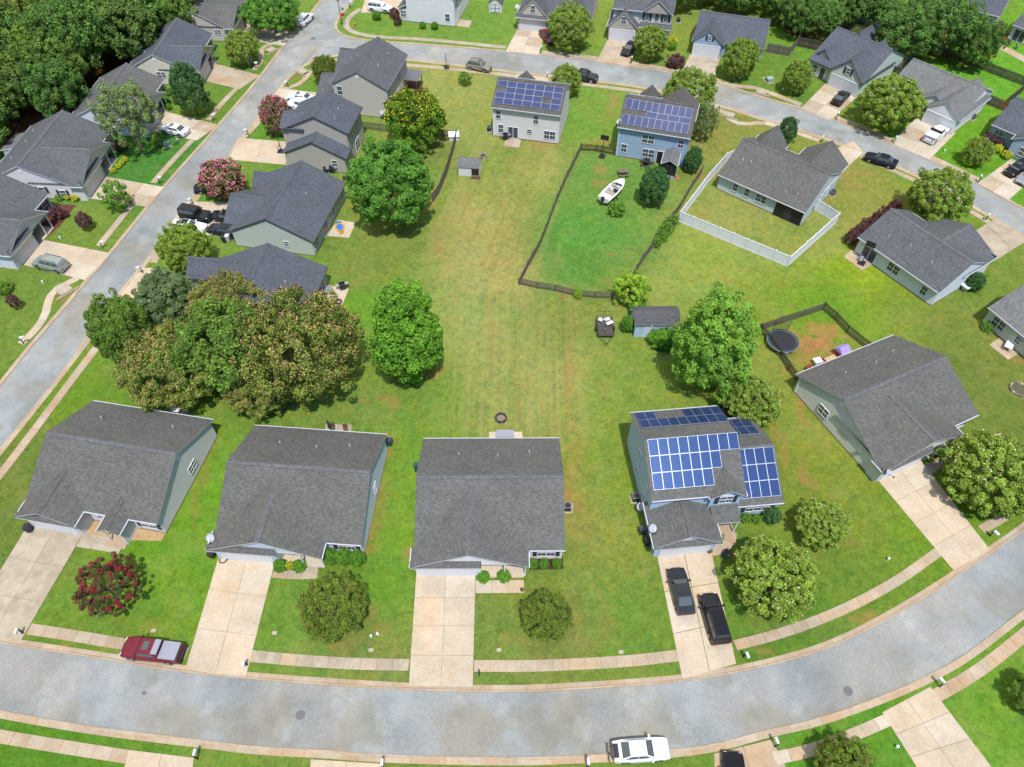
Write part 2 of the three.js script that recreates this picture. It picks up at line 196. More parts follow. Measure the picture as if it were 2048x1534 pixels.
function kerb(label, pts, out, height = .1) {             // sections of kerb and gutter along a street edge; out = +1/-1 side of the line
  const g = struct('kerb', label), prof = [[0, .016], [.4, .035], [.5, height], [.63, height], [.64, -.05]];
  let acc = 0, start = 0, k = 0; const nrm = pts.map((p, i) => { const a = pts[Math.max(0, i - 1)], b = pts[Math.min(pts.length - 1, i + 1)], d = b.clone().sub(a).normalize(); return V(-d.z * out, 0, d.x * out); });
  for (let i = 1; i < pts.length; i++) {
    acc += pts[i].distanceTo(pts[i - 1]);
    if (acc >= 2.9 || i === pts.length - 1) {
      const L = [];
      for (let j = start; j < i; j++) { const q = j === start ? .015 : 0, A = pts[j].clone().lerp(pts[j + 1], q), B = pts[j + 1].clone().lerp(pts[j], j === i - 1 ? .015 : 0); for (let s = 0; s < prof.length - 1; s++) { const P = (p, n, r) => p.clone().addScaledVector(n, r[0]).setY(r[1]); L.push([P(A, nrm[j], prof[s]), P(B, nrm[j + 1], prof[s]), P(B, nrm[j + 1], prof[s + 1]), P(A, nrm[j], prof[s + 1])]); } }
      const o = part(g, 'kerb_section', faces(L, pts[i].clone().addScaledVector(nrm[i], -3).setY(-40)), concreteClay[k % 2]); k++; start = i; acc = 0;
    }
  }
}
kerb('clay stained concrete kerb and gutter below the row of front lawns', E.botN, 1);
kerb('concrete kerb and gutter on the far side of the front street', E.botS, -1);
kerb('orange stained kerb along the row of gabled houses', E.leftW, 1);
kerb('kerb turning the corner from the side street into the cross street', E.leftE, -1);
kerb('kerb on the far side of the cross street', E.topN, 1);
// a kerb line may run the other way round: the sign above was set by looking at the render
function walk(label, px, w = 1.05, mats = concreteClay, name = 'sidewalk', y = .055) {    // a path of separate slabs
  const g = struct(name, label), c = new THREE.CatmullRomCurve3(px.map(([x, yy]) => G(x, yy)), false, 'centripetal'), L = c.getLength(), n = Math.max(1, Math.round(L / 1.5)), r = rng(px[0][0] * 7 + 3);
  for (let i = 0; i < n; i++) {
    const at = (t) => { const p = c.getPointAt(clamp(t)), d = c.getTangentAt(clamp(t)); return [p, V(-d.z, 0, d.x)]; }, e = .012 / L, [a, na] = at(i / n + e), [b, nb] = at((i + 1) / n - e), t = y + (r() - .5) * .012, o = (p, q, s, yy) => p.clone().addScaledVector(q, s * w / 2).setY(yy);
    part(g, 'slab', hexa([o(a, na, -1, -.05), o(b, nb, -1, -.05), o(b, nb, 1, -.05), o(a, na, 1, -.05)], [o(a, na, -1, t), o(b, nb, -1, t), o(b, nb, 1, t), o(a, na, 1, t)]), mats[(r() * mats.length) | 0]);
  }
}
function drive(label, q, nu, nv, mats = concrete, name = 'driveway', y = .06, gap = .013) {   // slabs between four photo corners
  const g = struct(name, label), c = q.map(([x, yy]) => G(x, yy)), r = rng(q[0][0] * 13 + q[0][1] | 0);
  if (name === 'driveway') for (const [i, j] of [[3, 0], [2, 1]]) c[i].add(c[i].clone().sub(c[j]).normalize().multiplyScalar(.8));
  const at = (u, v) => c[0].clone().lerp(c[1], u).lerp(c[3].clone().lerp(c[2], u), v), lu = c[0].distanceTo(c[1]), lv = c[0].distanceTo(c[3]);
  for (let i = 0; i < nu; i++) for (let j = 0; j < nv; j++) {
    const a = i / nu + (i ? gap / lu : 0), b = (i + 1) / nu - (i < nu - 1 ? gap / lu : 0), d = j / nv + (j ? gap / lv : 0), e = (j + 1) / nv - (j < nv - 1 ? gap / lv : 0), K = [at(a, d), at(b, d), at(b, e), at(a, e)], t = y + (r() - .5) * .012;
    part(g, 'slab', hexa(K.map((p) => p.clone().setY(-.05)), K.map((p) => p.clone().setY(t))), mats[(r() * mats.length) | 0]);
  }
}
drive('weathered grey concrete driveway beside the red leaved tree', [[58, 1048], [166, 1068], [52, 1264], [-62, 1244]], 2, 3, concreteGrey);
drive('cream concrete driveway of the blue sided house with clipped bushes', [[440, 1106], [551, 1120], [496, 1338], [376, 1322]], 2, 3);
drive('wide straight concrete driveway of the middle ranch house', [[833, 1143], [951, 1141], [946, 1356], [819, 1354]], 2, 4);
drive('driveway with weeds in its joints under two dark cars', [[1313, 1106], [1420, 1092], [1468, 1310], [1361, 1340]], 2, 3, concrete, 'driveway', .06, .03);
drive('long clay stained driveway under the satellite dish gable', [[1756, 961], [1840, 920], [1968, 1085], [1895, 1127]], 2, 4);
drive('cracked concrete driveway on the far side of the front street', [[1764, 1425], [1860, 1374], [2010, 1570], [1868, 1590]], 2, 4);
drive('concrete driveway apron beside a leaning mailbox post', [[258, 1500], [388, 1516], [380, 1590], [240, 1572]], 2, 2);
drive('concrete driveway apron across from the wide driveway', [[622, 1519], [764, 1528], [766, 1600], [616, 1590]], 2, 2);
drive('concrete driveway under the nose of a dark car', [[1428, 1508], [1543, 1479], [1590, 1570], [1430, 1600]], 2, 2, concreteClay);
drive('driveway of the grey roofed house with a dark hedge', [[1950, 462], [1992, 520], [2047, 486], [1988, 440]], 2, 2, concreteGrey);
drive('short driveway of the house inside the white fence', [[1672, 298], [1694, 334], [1722, 310], [1700, 286]], 2, 2);
drive('driveway of the tan gabled house', [[1036, 57], [1091, 61], [1078, 107], [1013, 100]], 2, 3, [concreteClay[0], concrete[0]]);
drive('driveway holding a black saloon beside a flowering tree', [[1216, 78], [1272, 85], [1258, 130], [1195, 120]], 2, 3, [concreteClay[0], concrete[0]]);
drive('mottled driveway of the blue grey house', [[1384, 101], [1442, 112], [1424, 162], [1362, 148]], 2, 3, concreteGrey);
drive('driveway of the pale green house', [[1655, 163], [1724, 186], [1664, 237], [1604, 214]], 2, 3, [concreteClay[0], concrete[0]]);
drive('driveway under the white work truck', [[1834, 234], [1911, 266], [1862, 316], [1784, 284]], 2, 3, [concreteClay[0], concrete[0]]);
drive('driveway at the house with the round yellow bushes', [[2022, 318], [2078, 346], [2022, 396], [1960, 363]], 2, 3, [concreteClay[0], concrete[0]]);
drive('driveway apron beyond the white solar house', [[1034, 149], [1098, 155], [1096, 164], [1028, 158]], 2, 1);
drive('driveway under the silver estate car', [[86, 480], [48, 530], [160, 558], [212, 505]], 2, 3);
drive('driveway beside the spiky green shrub', [[208, 353], [174, 396], [281, 412], [319, 373]], 2, 3, [concreteClay[0], concrete[0]]);
drive('driveway under the white coupe', [[332, 224], [297, 262], [385, 280], [430, 248]], 2, 3, [concreteClay[0], concrete[0]]);
drive('orange stained driveway beside the for sale sign', [[428, 127], [396, 159], [472, 177], [513, 149]], 2, 3, concreteClay);
drive('driveway at the top of the row', [[490, 48], [468, 74], [560, 91], [588, 64]], 2, 2, [concreteClay[0], concrete[0]]);
drive('driveway by the corner lamp', [[730, 0], [722, 26], [800, 22], [810, -6]], 2, 2);
drive('driveway under the white car and white off roader', [[640, 186], [640, 220], [545, 205], [566, 178]], 2, 2, [concreteClay[0], concrete[0]]);
drive('driveway beside the pink flowering trees', [[576, 284], [573, 330], [462, 320], [487, 277]], 2, 2);
drive('crowded driveway under four parked cars', [[474, 405], [466, 476], [342, 462], [384, 404]], 2, 2);
drive('driveway behind the pine', [[332, 538], [300, 604], [246, 592], [290, 536]], 2, 2);
walk('clay stained sidewalk under the red pickup', [[58, 1258], [150, 1272], [245, 1288], [374, 1307]]);
walk('grey sidewalk before the reddish round tree', [[499, 1312], [600, 1321], [720, 1328], [818, 1330]], 1.05, [...concreteGrey, concreteClay[0]]);
walk('sidewalk before the small round tree', [[948, 1332], [1060, 1332], [1180, 1327], [1270, 1321], [1357, 1311]]);
walk('long orange stained sidewalk along the bend', [[1470, 1291], [1560, 1267], [1680, 1222], [1790, 1164], [1890, 1094]], .95);
walk('sidewalk piece under the white flowered tree', [[1962, 1060], [2010, 1032], [2070, 985]], .95);
walk('sidewalk slabs across the street from the pickup', [[-40, 1466], [60, 1483], [160, 1499], [256, 1514]]);
walk('sidewalk on the outer side of the bend', [[1548, 1517], [1620, 1501], [1700, 1472], [1780, 1438]], 1.0, [concreteClay[0], concrete[0]]);
walk('bright sidewalk slabs beyond the leaning mailbox', [[1872, 1392], [1950, 1346], [2048, 1270], [2120, 1208]], 1.1);
walk('sidewalk along the side street beside the corner house', [[-60, 1020], [0, 950], [60, 872], [120, 792], [185, 706], [205, 680]], 1.0);
walk('sidewalk joining the driveway behind the pine', [[306, 526], [328, 492], [345, 470]], 1.0);
walk('pale curving sidewalk beside the storm drain', [[42, 688], [75, 655], [92, 625], [98, 600], [110, 580], [135, 567], [156, 556]], 1.05, [...concrete, concreteGrey[0]]);
walk('narrow sidewalk at the lawn with the dark red sapling', [[198, 492], [235, 446], [270, 402]], .95, [...concreteGrey, concreteClay[0]]);
walk('narrow sidewalk before the terraced flower bed', [[306, 366], [345, 322], [384, 281]], .95);
walk('narrow sidewalk before the conical tree', [[416, 240], [445, 206], [474, 176]], .95);
walk('curving sidewalk beside the for sale lawn', [[508, 140], [522, 122], [522, 106], [530, 92], [552, 86]], .95);
walk('sidewalk curving round the corner lawn by the stop sign', [[720, 18], [698, 36], [692, 50], [702, 62], [740, 72], [860, 80], [1012, 95]], 1.1, concreteGrey);
walk('sidewalk between the first two cross street driveways', [[1080, 104], [1140, 110], [1196, 117]], 1.1, concreteGrey);
walk('tan sidewalk before the purple bush', [[1260, 126], [1310, 134], [1360, 143]], 1.1, concreteClay);
walk('wavy sidewalk round the storm drain', [[1426, 158], [1470, 172], [1510, 176], [1545, 188], [1602, 210]], 1.1);
walk('sidewalk before the broad white flowered tree', [[1664, 232], [1720, 252], [1784, 280]], 1.0);
walk('sidewalk before the white flowering shrub', [[1862, 314], [1905, 334], [1958, 360]], 1.0);
walk('sidewalk along the near side of the cross street', [[812, 130], [870, 135], [935, 142], [1035, 152]], 1.0);
walk('sidewalk between the two solar houses', [[1100, 160], [1185, 171], [1275, 183], [1300, 188]], 1.0);
walk('snaking sidewalk beside the eroded bank', [[1425, 214], [1450, 226], [1465, 243], [1490, 248], [1525, 246], [1560, 254], [1600, 268], [1640, 282]], 1.0, [concreteClay[0], concrete[1]]);
walk('sidewalk before the dark blue saloon', [[1722, 312], [1770, 334], [1830, 362], [1940, 422], [1985, 450]], 1.0);
walk('sidewalk round the brown green corner bush', [[563, 178], [590, 172], [610, 158], [622, 142], [650, 124], [690, 119]], .95);
walk('sidewalk below the first pink tree', [[488, 274], [505, 258], [540, 212]], .95);
walk('sidewalk below the second pink tree', [[386, 400], [420, 362], [462, 322]], .95);
walk('clay stained entrance path of the corner house', [[160, 1080], [245, 1094]], 1.5, concreteGrey, 'path');
walk('curved entrance path behind the clipped bushes', [[548, 1140], [590, 1144], [636, 1142]], 1.6, concreteClay, 'path');
walk('entrance path under the porch of the middle ranch house', [[951, 1174], [1048, 1173]], 1.3, concrete, 'path');
walk('porch floor of the middle ranch house', [[966, 1143], [1048, 1143]], 1.3, concrete, 'path');
walk('entrance path of the house with the rooftop panels', [[1420, 1102], [1455, 1092], [1462, 1062]], 1.2, concreteClay, 'path');
walk('short entrance path under the flowering tree', [[1845, 945], [1900, 915]], 1.2, concreteClay, 'path');
// ---------- house materials ----------
const roofTex = tex(1024, 1024, (i, j) => { const row = (j / 14.63) | 0, sft = hsh(row, 3, 1) * 40, q = (i + sft) / 32, c = q | 0, t = hsh(c, row, 2), t2 = hsh((q * 2.7) | 0, row, 4), r = hsh(i, j, 9), m = pf(i / 1024, j / 1024, 7, 14), v = 206 + 30 * (t - .5) + 24 * (t2 - .5) + 24 * (r - .5) + 18 * (m - .5) - (j % 14.63 < 1.6 ? 14 : 0); return [v, v, v]; });
const roofBump = tex(512, 512, (i, j) => { const row = (j / 14.63) | 0, q = (i + hsh(row, 3, 1) * 40) / 32, f = (j / 14.63) % 1, v = 60 + 110 * (1 - f) + 60 * hsh(q | 0, row, 2) + 20 * hsh(i, j, 9); return [v, v, v]; }, false);
const rf = (r, g, b, rough = .92) => mat(S(r, g, b * .985, .92), rough, { map: per(roofTex, 10), bumpMap: per(roofBump, 5), bumpScale: .02, specularIntensity: .35 });
const ROOF = { grey: rf(130, 130, 124), warm: rf(128, 127, 120), dark: rf(116, 116, 118), slate: rf(114, 119, 126), pale: rf(146, 147, 143), brown: rf(122, 119, 112), mid: rf(120, 123, 124) };
const sidingBump = tex(64, 256, (i, j) => { const v = 255 * (1 - (j / 32) % 1); return [v, v, v]; }, false);
const sidingTex = tex(256, 256, (i, j) => { const v = 238 + 14 * (fbm(i / 40, j / 10, 91) - .5) + 10 * (hsh((j / 32) | 0, 5, 2) - .5); return [v, v, v]; });
const wl = (r, g, b, k = 1.04) => mat(S(r, g, b, k), .65, { map: per(sidingTex, 1), bumpMap: per(sidingBump, 1), bumpScale: .018 });
const WALL = { grey: wl(214, 214, 212), blue: wl(200, 214, 226), pale: wl(232, 233, 232), sky: wl(172, 200, 216), green: wl(218, 222, 210), white: wl(244, 242, 236, .86), ice: wl(218, 226, 230), steel: wl(158, 182, 202), tan: wl(202, 196, 182), taupe: wl(184, 178, 164), sage: wl(194, 202, 188), cream: wl(238, 232, 208, .88), mint: wl(198, 212, 196), aqua: wl(190, 208, 204) };
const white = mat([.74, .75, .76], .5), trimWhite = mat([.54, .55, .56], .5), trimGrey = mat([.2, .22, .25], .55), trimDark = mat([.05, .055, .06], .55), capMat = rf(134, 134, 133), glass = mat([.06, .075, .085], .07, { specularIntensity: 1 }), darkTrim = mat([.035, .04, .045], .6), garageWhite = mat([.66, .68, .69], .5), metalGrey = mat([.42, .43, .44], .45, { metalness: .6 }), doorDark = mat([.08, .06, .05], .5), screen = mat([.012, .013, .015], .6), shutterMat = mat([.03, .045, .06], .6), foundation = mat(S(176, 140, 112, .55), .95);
const pvTex = tex(192, 320, (i, j) => { const a = i % 32, b = j % 32, e = a < 1.6 || b < 1.6, bus = (a > 10 && a < 11.2) || (a > 21 && a < 22.2), n = 8 * hsh((i / 32) | 0, (j / 32) | 0, 6); return e ? [84, 98, 132] : bus ? [56, 72, 108] : [30 + n, 46 + n, 88 + n]; });
const pvGlass = mat(0xffffff, .14, { map: pvTex, clearcoat: .6, clearcoatRoughness: .06 }), pvFrame = mat([.5, .52, .54], .4, { metalness: .5 });
const geoCache = {};
const cached = (k, f) => geoCache[k] ??= f();

// ---------- house kit: local x along the front, z towards the street ----------
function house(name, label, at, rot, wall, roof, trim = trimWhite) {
  const o = thing(name, label, 'house', at.isVector3 ? at : V(at[0], 0, at[1]), R(rot));
  const H = { o, wall, roof };
  H.gable = (x0, x1, z0, z1, e, r, axis = 'x', p = {}) => {
    const { ov = .38, rk = .2, y0 = 0, walls = true, cap = true, back = true, roofMat = roof, wallMat = wall, gut = true, clip } = p, t = .16;
    const P = axis === 'x' ? (a, y, b) => V(a, y, b) : (a, y, b) => V(b, y, a), [a0, a1, b0, b1] = axis === 'x' ? [x0, x1, z0, z1] : [z0, z1, x0, x1], bm = (b0 + b1) / 2, sl = (r - e) / ((b1 - b0) / 2);
    const mid = P((a0 + a1) / 2, e, bm);
    const yc = clip ? e + (clip[1] - b0) * sl : 0, ac = clip ? clip[0] : a0;
    const ro = part(o, 'roof', faces([...(clip ? [[P(a0, yc, clip[1]), P(ac, yc, clip[1]), P(ac, r, bm), P(a0, r, bm)]] : []), [P(ac, e, b0), P(a1, e, b0), P(a1, r, bm), P(ac, r, bm)], [P(a0, e, b1), P(a1, e, b1), P(a1, r, bm), P(a0, r, bm)]], mid), roofMat);
    if (cap) { const w = .27, d = .07, c = (a, s, y) => P(a, r + y - sl * w * Math.abs(s), bm + w * s); part(ro, 'ridge_cap', faces([[c(a0 + .02, 0, d), c(a1 - .02, 0, d), c(a1 - .02, 1, d), c(a0 + .02, 1, d)], [c(a0 + .02, 0, d), c(a1 - .02, 0, d), c(a1 - .02, -1, d), c(a0 + .02, -1, d)], [c(a0 + .02, 1, d), c(a1 - .02, 1, d), c(a1 - .02, 1, .002), c(a0 + .02, 1, .002)], [c(a0 + .02, -1, d), c(a1 - .02, -1, d), c(a1 - .02, -1, .002), c(a0 + .02, -1, .002)]], mid), p.capMat ?? roofMat); }
    const L = [[P(ac, e - t, b0), P(a1, e - t, b0), P(a1, r - t, bm), P(ac, r - t, bm)], [P(a0, e - t, b1), P(a1, e - t, b1), P(a1, r - t, bm), P(a0, r - t, bm)]];
    for (const a of back ? [a0, a1] : [a1]) for (const b of [b0, b1]) L.push([P(a, e, b), P(a, e - t, b), P(a, r - t, bm), P(a, r, bm)]);
    for (const [b, q] of [[b0, ac], [b1, a0]]) L.push([P(q, e, b), P(a1, e, b), P(a1, e - t, b), P(q, e - t, b)]);
    if (clip) L.push([P(ac, e, b0), P(ac, yc, clip[1]), P(ac, yc - t, clip[1]), P(ac, e - t, b0)]);
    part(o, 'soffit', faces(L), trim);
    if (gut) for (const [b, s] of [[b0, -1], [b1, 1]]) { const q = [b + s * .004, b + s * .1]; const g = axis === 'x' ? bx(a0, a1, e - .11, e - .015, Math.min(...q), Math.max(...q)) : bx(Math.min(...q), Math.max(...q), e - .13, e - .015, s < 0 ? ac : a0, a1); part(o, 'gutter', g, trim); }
    if (walls) {
      const A0 = a0 + rk, A1 = a1 - rk, B0 = b0 + ov, B1 = b1 - ov, h = e + ov * sl - .1, m2 = P((A0 + A1) / 2, e / 2, bm), rr = r - .1;
      const W = [[P(A0, y0, B0), P(A1, y0, B0), P(A1, h, B0), P(A0, h, B0)], [P(A0, y0, B1), P(A1, y0, B1), P(A1, h, B1), P(A0, h, B1)], [P(A1, y0, B0), P(A1, y0, B1), P(A1, h, B1), P(A1, rr, bm), P(A1, h, B0)]];
      if (back) W.push([P(A0, y0, B0), P(A0, y0, B1), P(A0, h, B1), P(A0, rr, bm), P(A0, h, B0)]);
      part(o, 'wall', faces(W, m2), wallMat);
      if (!y0) { const f = .03, c = [P(A0 - f, 0, B0 - f), P(A1 + f, 0, B0 - f), P(A1 + f, 0, B1 + f), P(A0 - f, 0, B1 + f)]; part(o, 'foundation', hexa(c, c.map((v) => v.clone().setY(.16))), foundation); }
    }
    return { ro, sl, e, r };
  };
  H.box = (n, x0, x1, y0, y1, z0, z1, m) => part(o, n, bx(x0, x1, y0, y1, z0, z1), m);
  H.slope = (n, pts, m = roof, t = .14) => { const q = pts.map((p) => V(...p)); part(o, n, faces([q], V(0, -50, 0)), m); part(o, 'fascia', faces([q.map((p) => p.clone().setY(p.y - t)), ...q.map((p, i) => [p, q[(i + 1) % 4], q[(i + 1) % 4].clone().setY(q[(i + 1) % 4].y - t), p.clone().setY(p.y - t)])]), white); };
  const place = (m, f, x, y, z) => { m.position.set(x, y, z); m.rotation.y = { F: 0, B: Math.PI, R: Math.PI / 2, L: -Math.PI / 2 }[f]; return m; };
  H.win = (f, x, y, z, w, h, p = {}) => {                // centre of the sill edge on the wall plane
    const { n = 1, shutters, frame = white } = p, k = `w${w}_${h}_${n}`;
    const fr = cached(k + 'f', () => { const g = [], b = .07, d = .07; g.push(bx(-w / 2, w / 2, 0, b, 0, d), bx(-w / 2, w / 2, h - b, h, 0, d), bx(-w / 2, -w / 2 + b, b, h - b, 0, d), bx(w / 2 - b, w / 2, b, h - b, 0, d), bx(-w / 2 + b, w / 2 - b, h / 2 - .03, h / 2 + .03, .005, d - .01)); for (let i = 1; i < n; i++) { const q = -w / 2 + w * i / n; g.push(bx(q - .05, q + .05, b, h - b, .006, d + .004)); } for (let i = 0; i < n; i++) { const q = -w / 2 + w * (i + .5) / n; g.push(bx(q - .014, q + .014, b, h - b, .008, .034)); } return merge(g); });
    const m = place(part(o, 'window', fr, frame), f, x, y, z);
    for (let i = 0; i < n; i++) for (const s of [0, 1]) { const g = cached(`${k}p`, () => { const q = bx(-w / n / 2 + .05, w / n / 2 - .05, .05, h / 2 - .02, .004, .024); return q; }), q = part(m, 'pane', g, glass); q.position.set(-w / 2 + w * (i + .5) / n, s ? h / 2 - .01 : 0, 0); }
    if (shutters) for (const s of [-1, 1]) { const g = cached(`sh${h}`, () => bx(-.2, .2, 0, h, 0, .05)); const q = place(part(o, 'shutter', g, shutterMat), f, x, y, z); q.translateX(s * (w / 2 + .24)); }
    return m;
  };
  H.garage = (f, x, z, w, h = 2.15) => {
    const m = place(part(o, 'garage_door', cached(`gd${w}`, () => merge([...Array(4)].map((_, i) => bx(-w / 2, w / 2, .03 + i * h / 4, .01 + (i + 1) * h / 4, 0, .05)))), garageWhite), f, x, 0, z);
    part(m, 'door_trim', cached(`gt${w}`, () => merge(bx(-w / 2 - .12, -w / 2, 0, h + .12, 0, .08), bx(w / 2, w / 2 + .12, 0, h + .12, 0, .08), bx(-w / 2, w / 2, h + .012, h + .12, 0, .08))), white);
  };
  H.door = (f, x, y, z, w = .95, h = 2.05, m = doorDark) => { const d = place(part(o, 'door', cached(`d${w}_${h}`, () => bx(-w / 2, w / 2, 0, h, 0, .05)), m), f, x, y, z); part(d, 'door_trim', cached(`dt${w}_${h}`, () => merge(bx(-w / 2 - .1, -w / 2, 0, h + .1, 0, .07), bx(w / 2, w / 2 + .1, 0, h + .1, 0, .07), bx(-w / 2, w / 2, h, h + .1, 0, .07))), white); };
  H.slider = (f, x, z, w = 1.8, h = 2.05) => { const d = place(part(o, 'sliding_door', cached(`sl${w}`, () => merge(bx(-w / 2, w / 2, 0, .06, 0, .07), bx(-w / 2, w / 2, h - .06, h, 0, .07), ...[-w / 2, -.04, w / 2 - .08].map((q) => bx(q, q + .08, .06, h - .06, 0, .07)))), white), f, x, .05, z); for (const s of [-1, 1]) { const p = part(d, 'pane', cached(`slp${w}`, () => bx(-w / 4 + .05, w / 4 - .05, .05, h - .05, .004, .03)), glass); p.position.x = s * w / 4; } };
  H.round = (f, x, y, z) => { const g = cached('rv', () => { const q = new THREE.CylinderGeometry(.3, .3, .06, 18); q.rotateX(Math.PI / 2); return plain(q); }); place(part(o, 'gable_vent', g, white), f, x, y, z); };
  H.vent = (x, y, z) => part(o, 'vent_pipe', cached('vp', () => cyl(0, -.1, .35, 0, .05, .05, 8)), white).position.set(x, y, z);
  H.post = (x, z, h, w = .13) => part(o, 'porch_post', bx(x - w / 2, x + w / 2, 0, h, z - w / 2, z + w / 2), white);
  H.solar = (g, side, a0, d0, rows, pw = 1, ph = 1.66) => {   // rows: [first column, count, distance up the slope, landscape?]
    const al = Math.atan(g.sl), b = side > 0 ? g.b1 : g.b0;
    for (const [c, n, d, land] of rows) for (let i = 0; i < n; i++) {
      const w = land ? ph : pw, h = land ? pw : ph, k = `pv${w}_${h}`, dd = d0 + d + h / 2, a = a0 + (c + i + .5) * (w + .015) + (land || 0) * 0;
      const m = part(o, 'solar_panel', cached(k, () => bx(-w / 2, w / 2, 0, .045, -h / 2, h / 2)), pvFrame);
      m.position.set(a, g.e + dd * Math.sin(al) + .1 * Math.cos(al), b - side * dd * Math.cos(al) + side * .1 * Math.sin(al)); m.rotation.x = side * al;
      part(m, 'cell_glass', cached(k + 'g', () => { const q = new THREE.PlaneGeometry(w - .045, h - .045); if (land) { const u = q.attributes.uv; for (let j = 0; j < 4; j++) u.setXY(j, u.getY(j), u.getX(j)); } q.rotateX(-Math.PI / 2); q.translate(0, .049, 0); return q; }), pvGlass);
    }
  };
  return H;
}
// one-storey plan that recurs along these streets: long main roof, broad front gable over garage and porch
function ranch(name, label, at, rot, wall, roof, p = {}) {
  const { W = 7.35, D = 6.6, r = 5.75, wl: xl = -7.6, wr = 3.8, zf = 8.35, wh = 5.3, gx = -.75 } = p, e = 2.7, H = house(name, label, at, rot, wall, roof), xm = (xl + wr) / 2, zw = D - .38;
  H.gable(-W, W, -D, D, e, r, 'x', { capMat });
  H.gable(xl, wr, 0, zf, e, wh, 'z', { walls: false, back: false, capMat, clip: xl < -W + .05 ? [D - .35, -W + .04] : undefined });
  const sl = (wh - e) / ((wr - xl) / 2), fz = zf - .42;
  H.box('wall', xl + .38, gx - .1, 0, 2.72, zw + .012, fz, wall);
  part(H.o, 'wall', faces([[V(xl + .3, e + .04, fz + .012), V(wr - .3, e + .04, fz + .012), V(xm, wh - .12, fz + .012)], [V(xl + .3, e + .04, fz - .15), V(wr - .3, e + .04, fz - .15), V(xm, wh - .12, fz - .15)]]), wall);
  H.box('beam', gx, wr - .2, e - .3, e + .05, fz - .15, fz + .02, white);
  H.slope('pent_roof', [[xl, e - .02, zf + .1], [gx, e - .02, zf + .1], [gx, e + .55, fz + .02], [xl, e + .55, fz + .02]]);
  H.garage('F', (xl + gx) / 2 + .1, fz + .015, 4.88);
  H.post(gx + 2.2, fz - .05, 2.45); H.post(wr - .32, fz - .05, 2.45);
  H.box('porch_slab', gx - .1, wr - .3, 0, .09, zw + .01, fz + .1, concrete[0]);
  H.door('F', gx + 1.5, .1, zw + .01); H.win('F', gx + 3.2, .8, zw + .01, .9, 1.4);
  H.win('F', (wr + W) / 2, .75, zw + .01, 1.8, 1.45, { n: 2, shutters: true });
  const tw = W - .2;
  for (const s of [-1, 1]) H.round(s > 0 ? 'R' : 'L', s * (tw + .02), r - .95, 0);
  H.vent(-W * .45, e + (r - e) * .45, -D * .55); H.vent(W * .55, e + (r - e) * .4, -D * .6); H.vent(W * .1, e + (r - e) * .5, -D * .5);
  return { ...H, W, D, tw, zw, fz };
}
// ---------- the houses ----------
{ // corner house with the small entry gable
  const H = house('ranch_house', 'grey sided ranch house with a small entry gable beside the side street', [-41.31, -42.97], -10.5, WALL.grey, ROOF.warm), e = 2.7;
  H.gable(-7.25, 7.25, -6.45, 6.6, e, 5.75, 'x', { capMat });
  H.gable(-7.2, -.72, 0, 8.4, e, 4.35, 'z', { walls: false, back: false }); H.box('wall', -6.82, -1.1, 0, 2.75, 6.24, 8.0, WALL.grey);
  part(H.o, 'wall', faces([[V(-6.9, 2.7, 8.012), V(-1.02, 2.7, 8.012), V(-3.96, 4.2, 8.012)]]), WALL.grey);
  H.slope('pent_roof', [[-7.2, e - .02, 8.5], [-.72, e - .02, 8.5], [-.72, e + .42, 8.03], [-7.2, e + .42, 8.03]]);
  H.garage('F', -4, 8.02, 4.88);
  H.gable(1.7, 4.15, 2, 8.45, e, 3.55, 'z', { walls: false, back: false }); part(H.o, 'wall', faces([[V(2, 2.62, 8.1), V(3.9, 2.62, 8.1), V(2.93, 3.4, 8.1)]]), WALL.grey);
  H.post(2, 8.05, 2.6); H.post(3.85, 8.05, 2.6); H.box('wall', 3.75, 3.9, 0, 2.65, 6.24, 8.0, WALL.grey); H.box('porch_slab', 1.5, 3.74, 0, .1, 6.24, 8.7, concreteClay[0]); H.door('F', 2.9, .1, 6.23);
  H.win('F', .5, .8, 6.23, 1.2, 1.4, { n: 2 }); H.win('F', 5.6, .7, 6.23, 1.7, 1.45, { n: 2, shutters: true });
  H.win('R', 7.06, 1.1, -.9, 1.5, 1.1, { n: 2 }); H.round('R', 7.07, 4.9, 0.05); H.vent(-3.6, 4.4, -3.4); H.vent(4.4, 4.2, -3.8);
}
{ const H = ranch('ranch_house', 'pale blue sided ranch house with clipped square bushes at its corner', [-21.48, -40.05], -4.8, WALL.blue, ROOF.warm); H.win('R', H.tw + .01, 1.1, -.4, .9, 1.4); }
ranch('ranch_house', 'pale grey ranch house squarely above the wide straight driveway', [-2.21, -38.9], .2, WALL.pale, ROOF.grey);
{ const H = ranch('ranch_house', 'pale green sided ranch house with a dish over its clay stained driveway', [42.39, -51.58], 24.9, WALL.green, ROOF.warm, { zf: 8.1 }); H.win('L', -H.tw - .01, 1.0, -1.5, 1.5, 1.3, { n: 2 }); H.box('louvre', -H.tw - .06, -H.tw - .005, 1.5, 1.75, 1.3, 2.7, metalGrey); H.box('meter_box', -H.tw - .16, -H.tw - .005, 1.2, 1.7, 4.3, 4.6, metalGrey); H.box('gutter_pipe', -H.tw - .1, -H.tw - .005, .1, 2.6, -5.95, -5.85, white); }
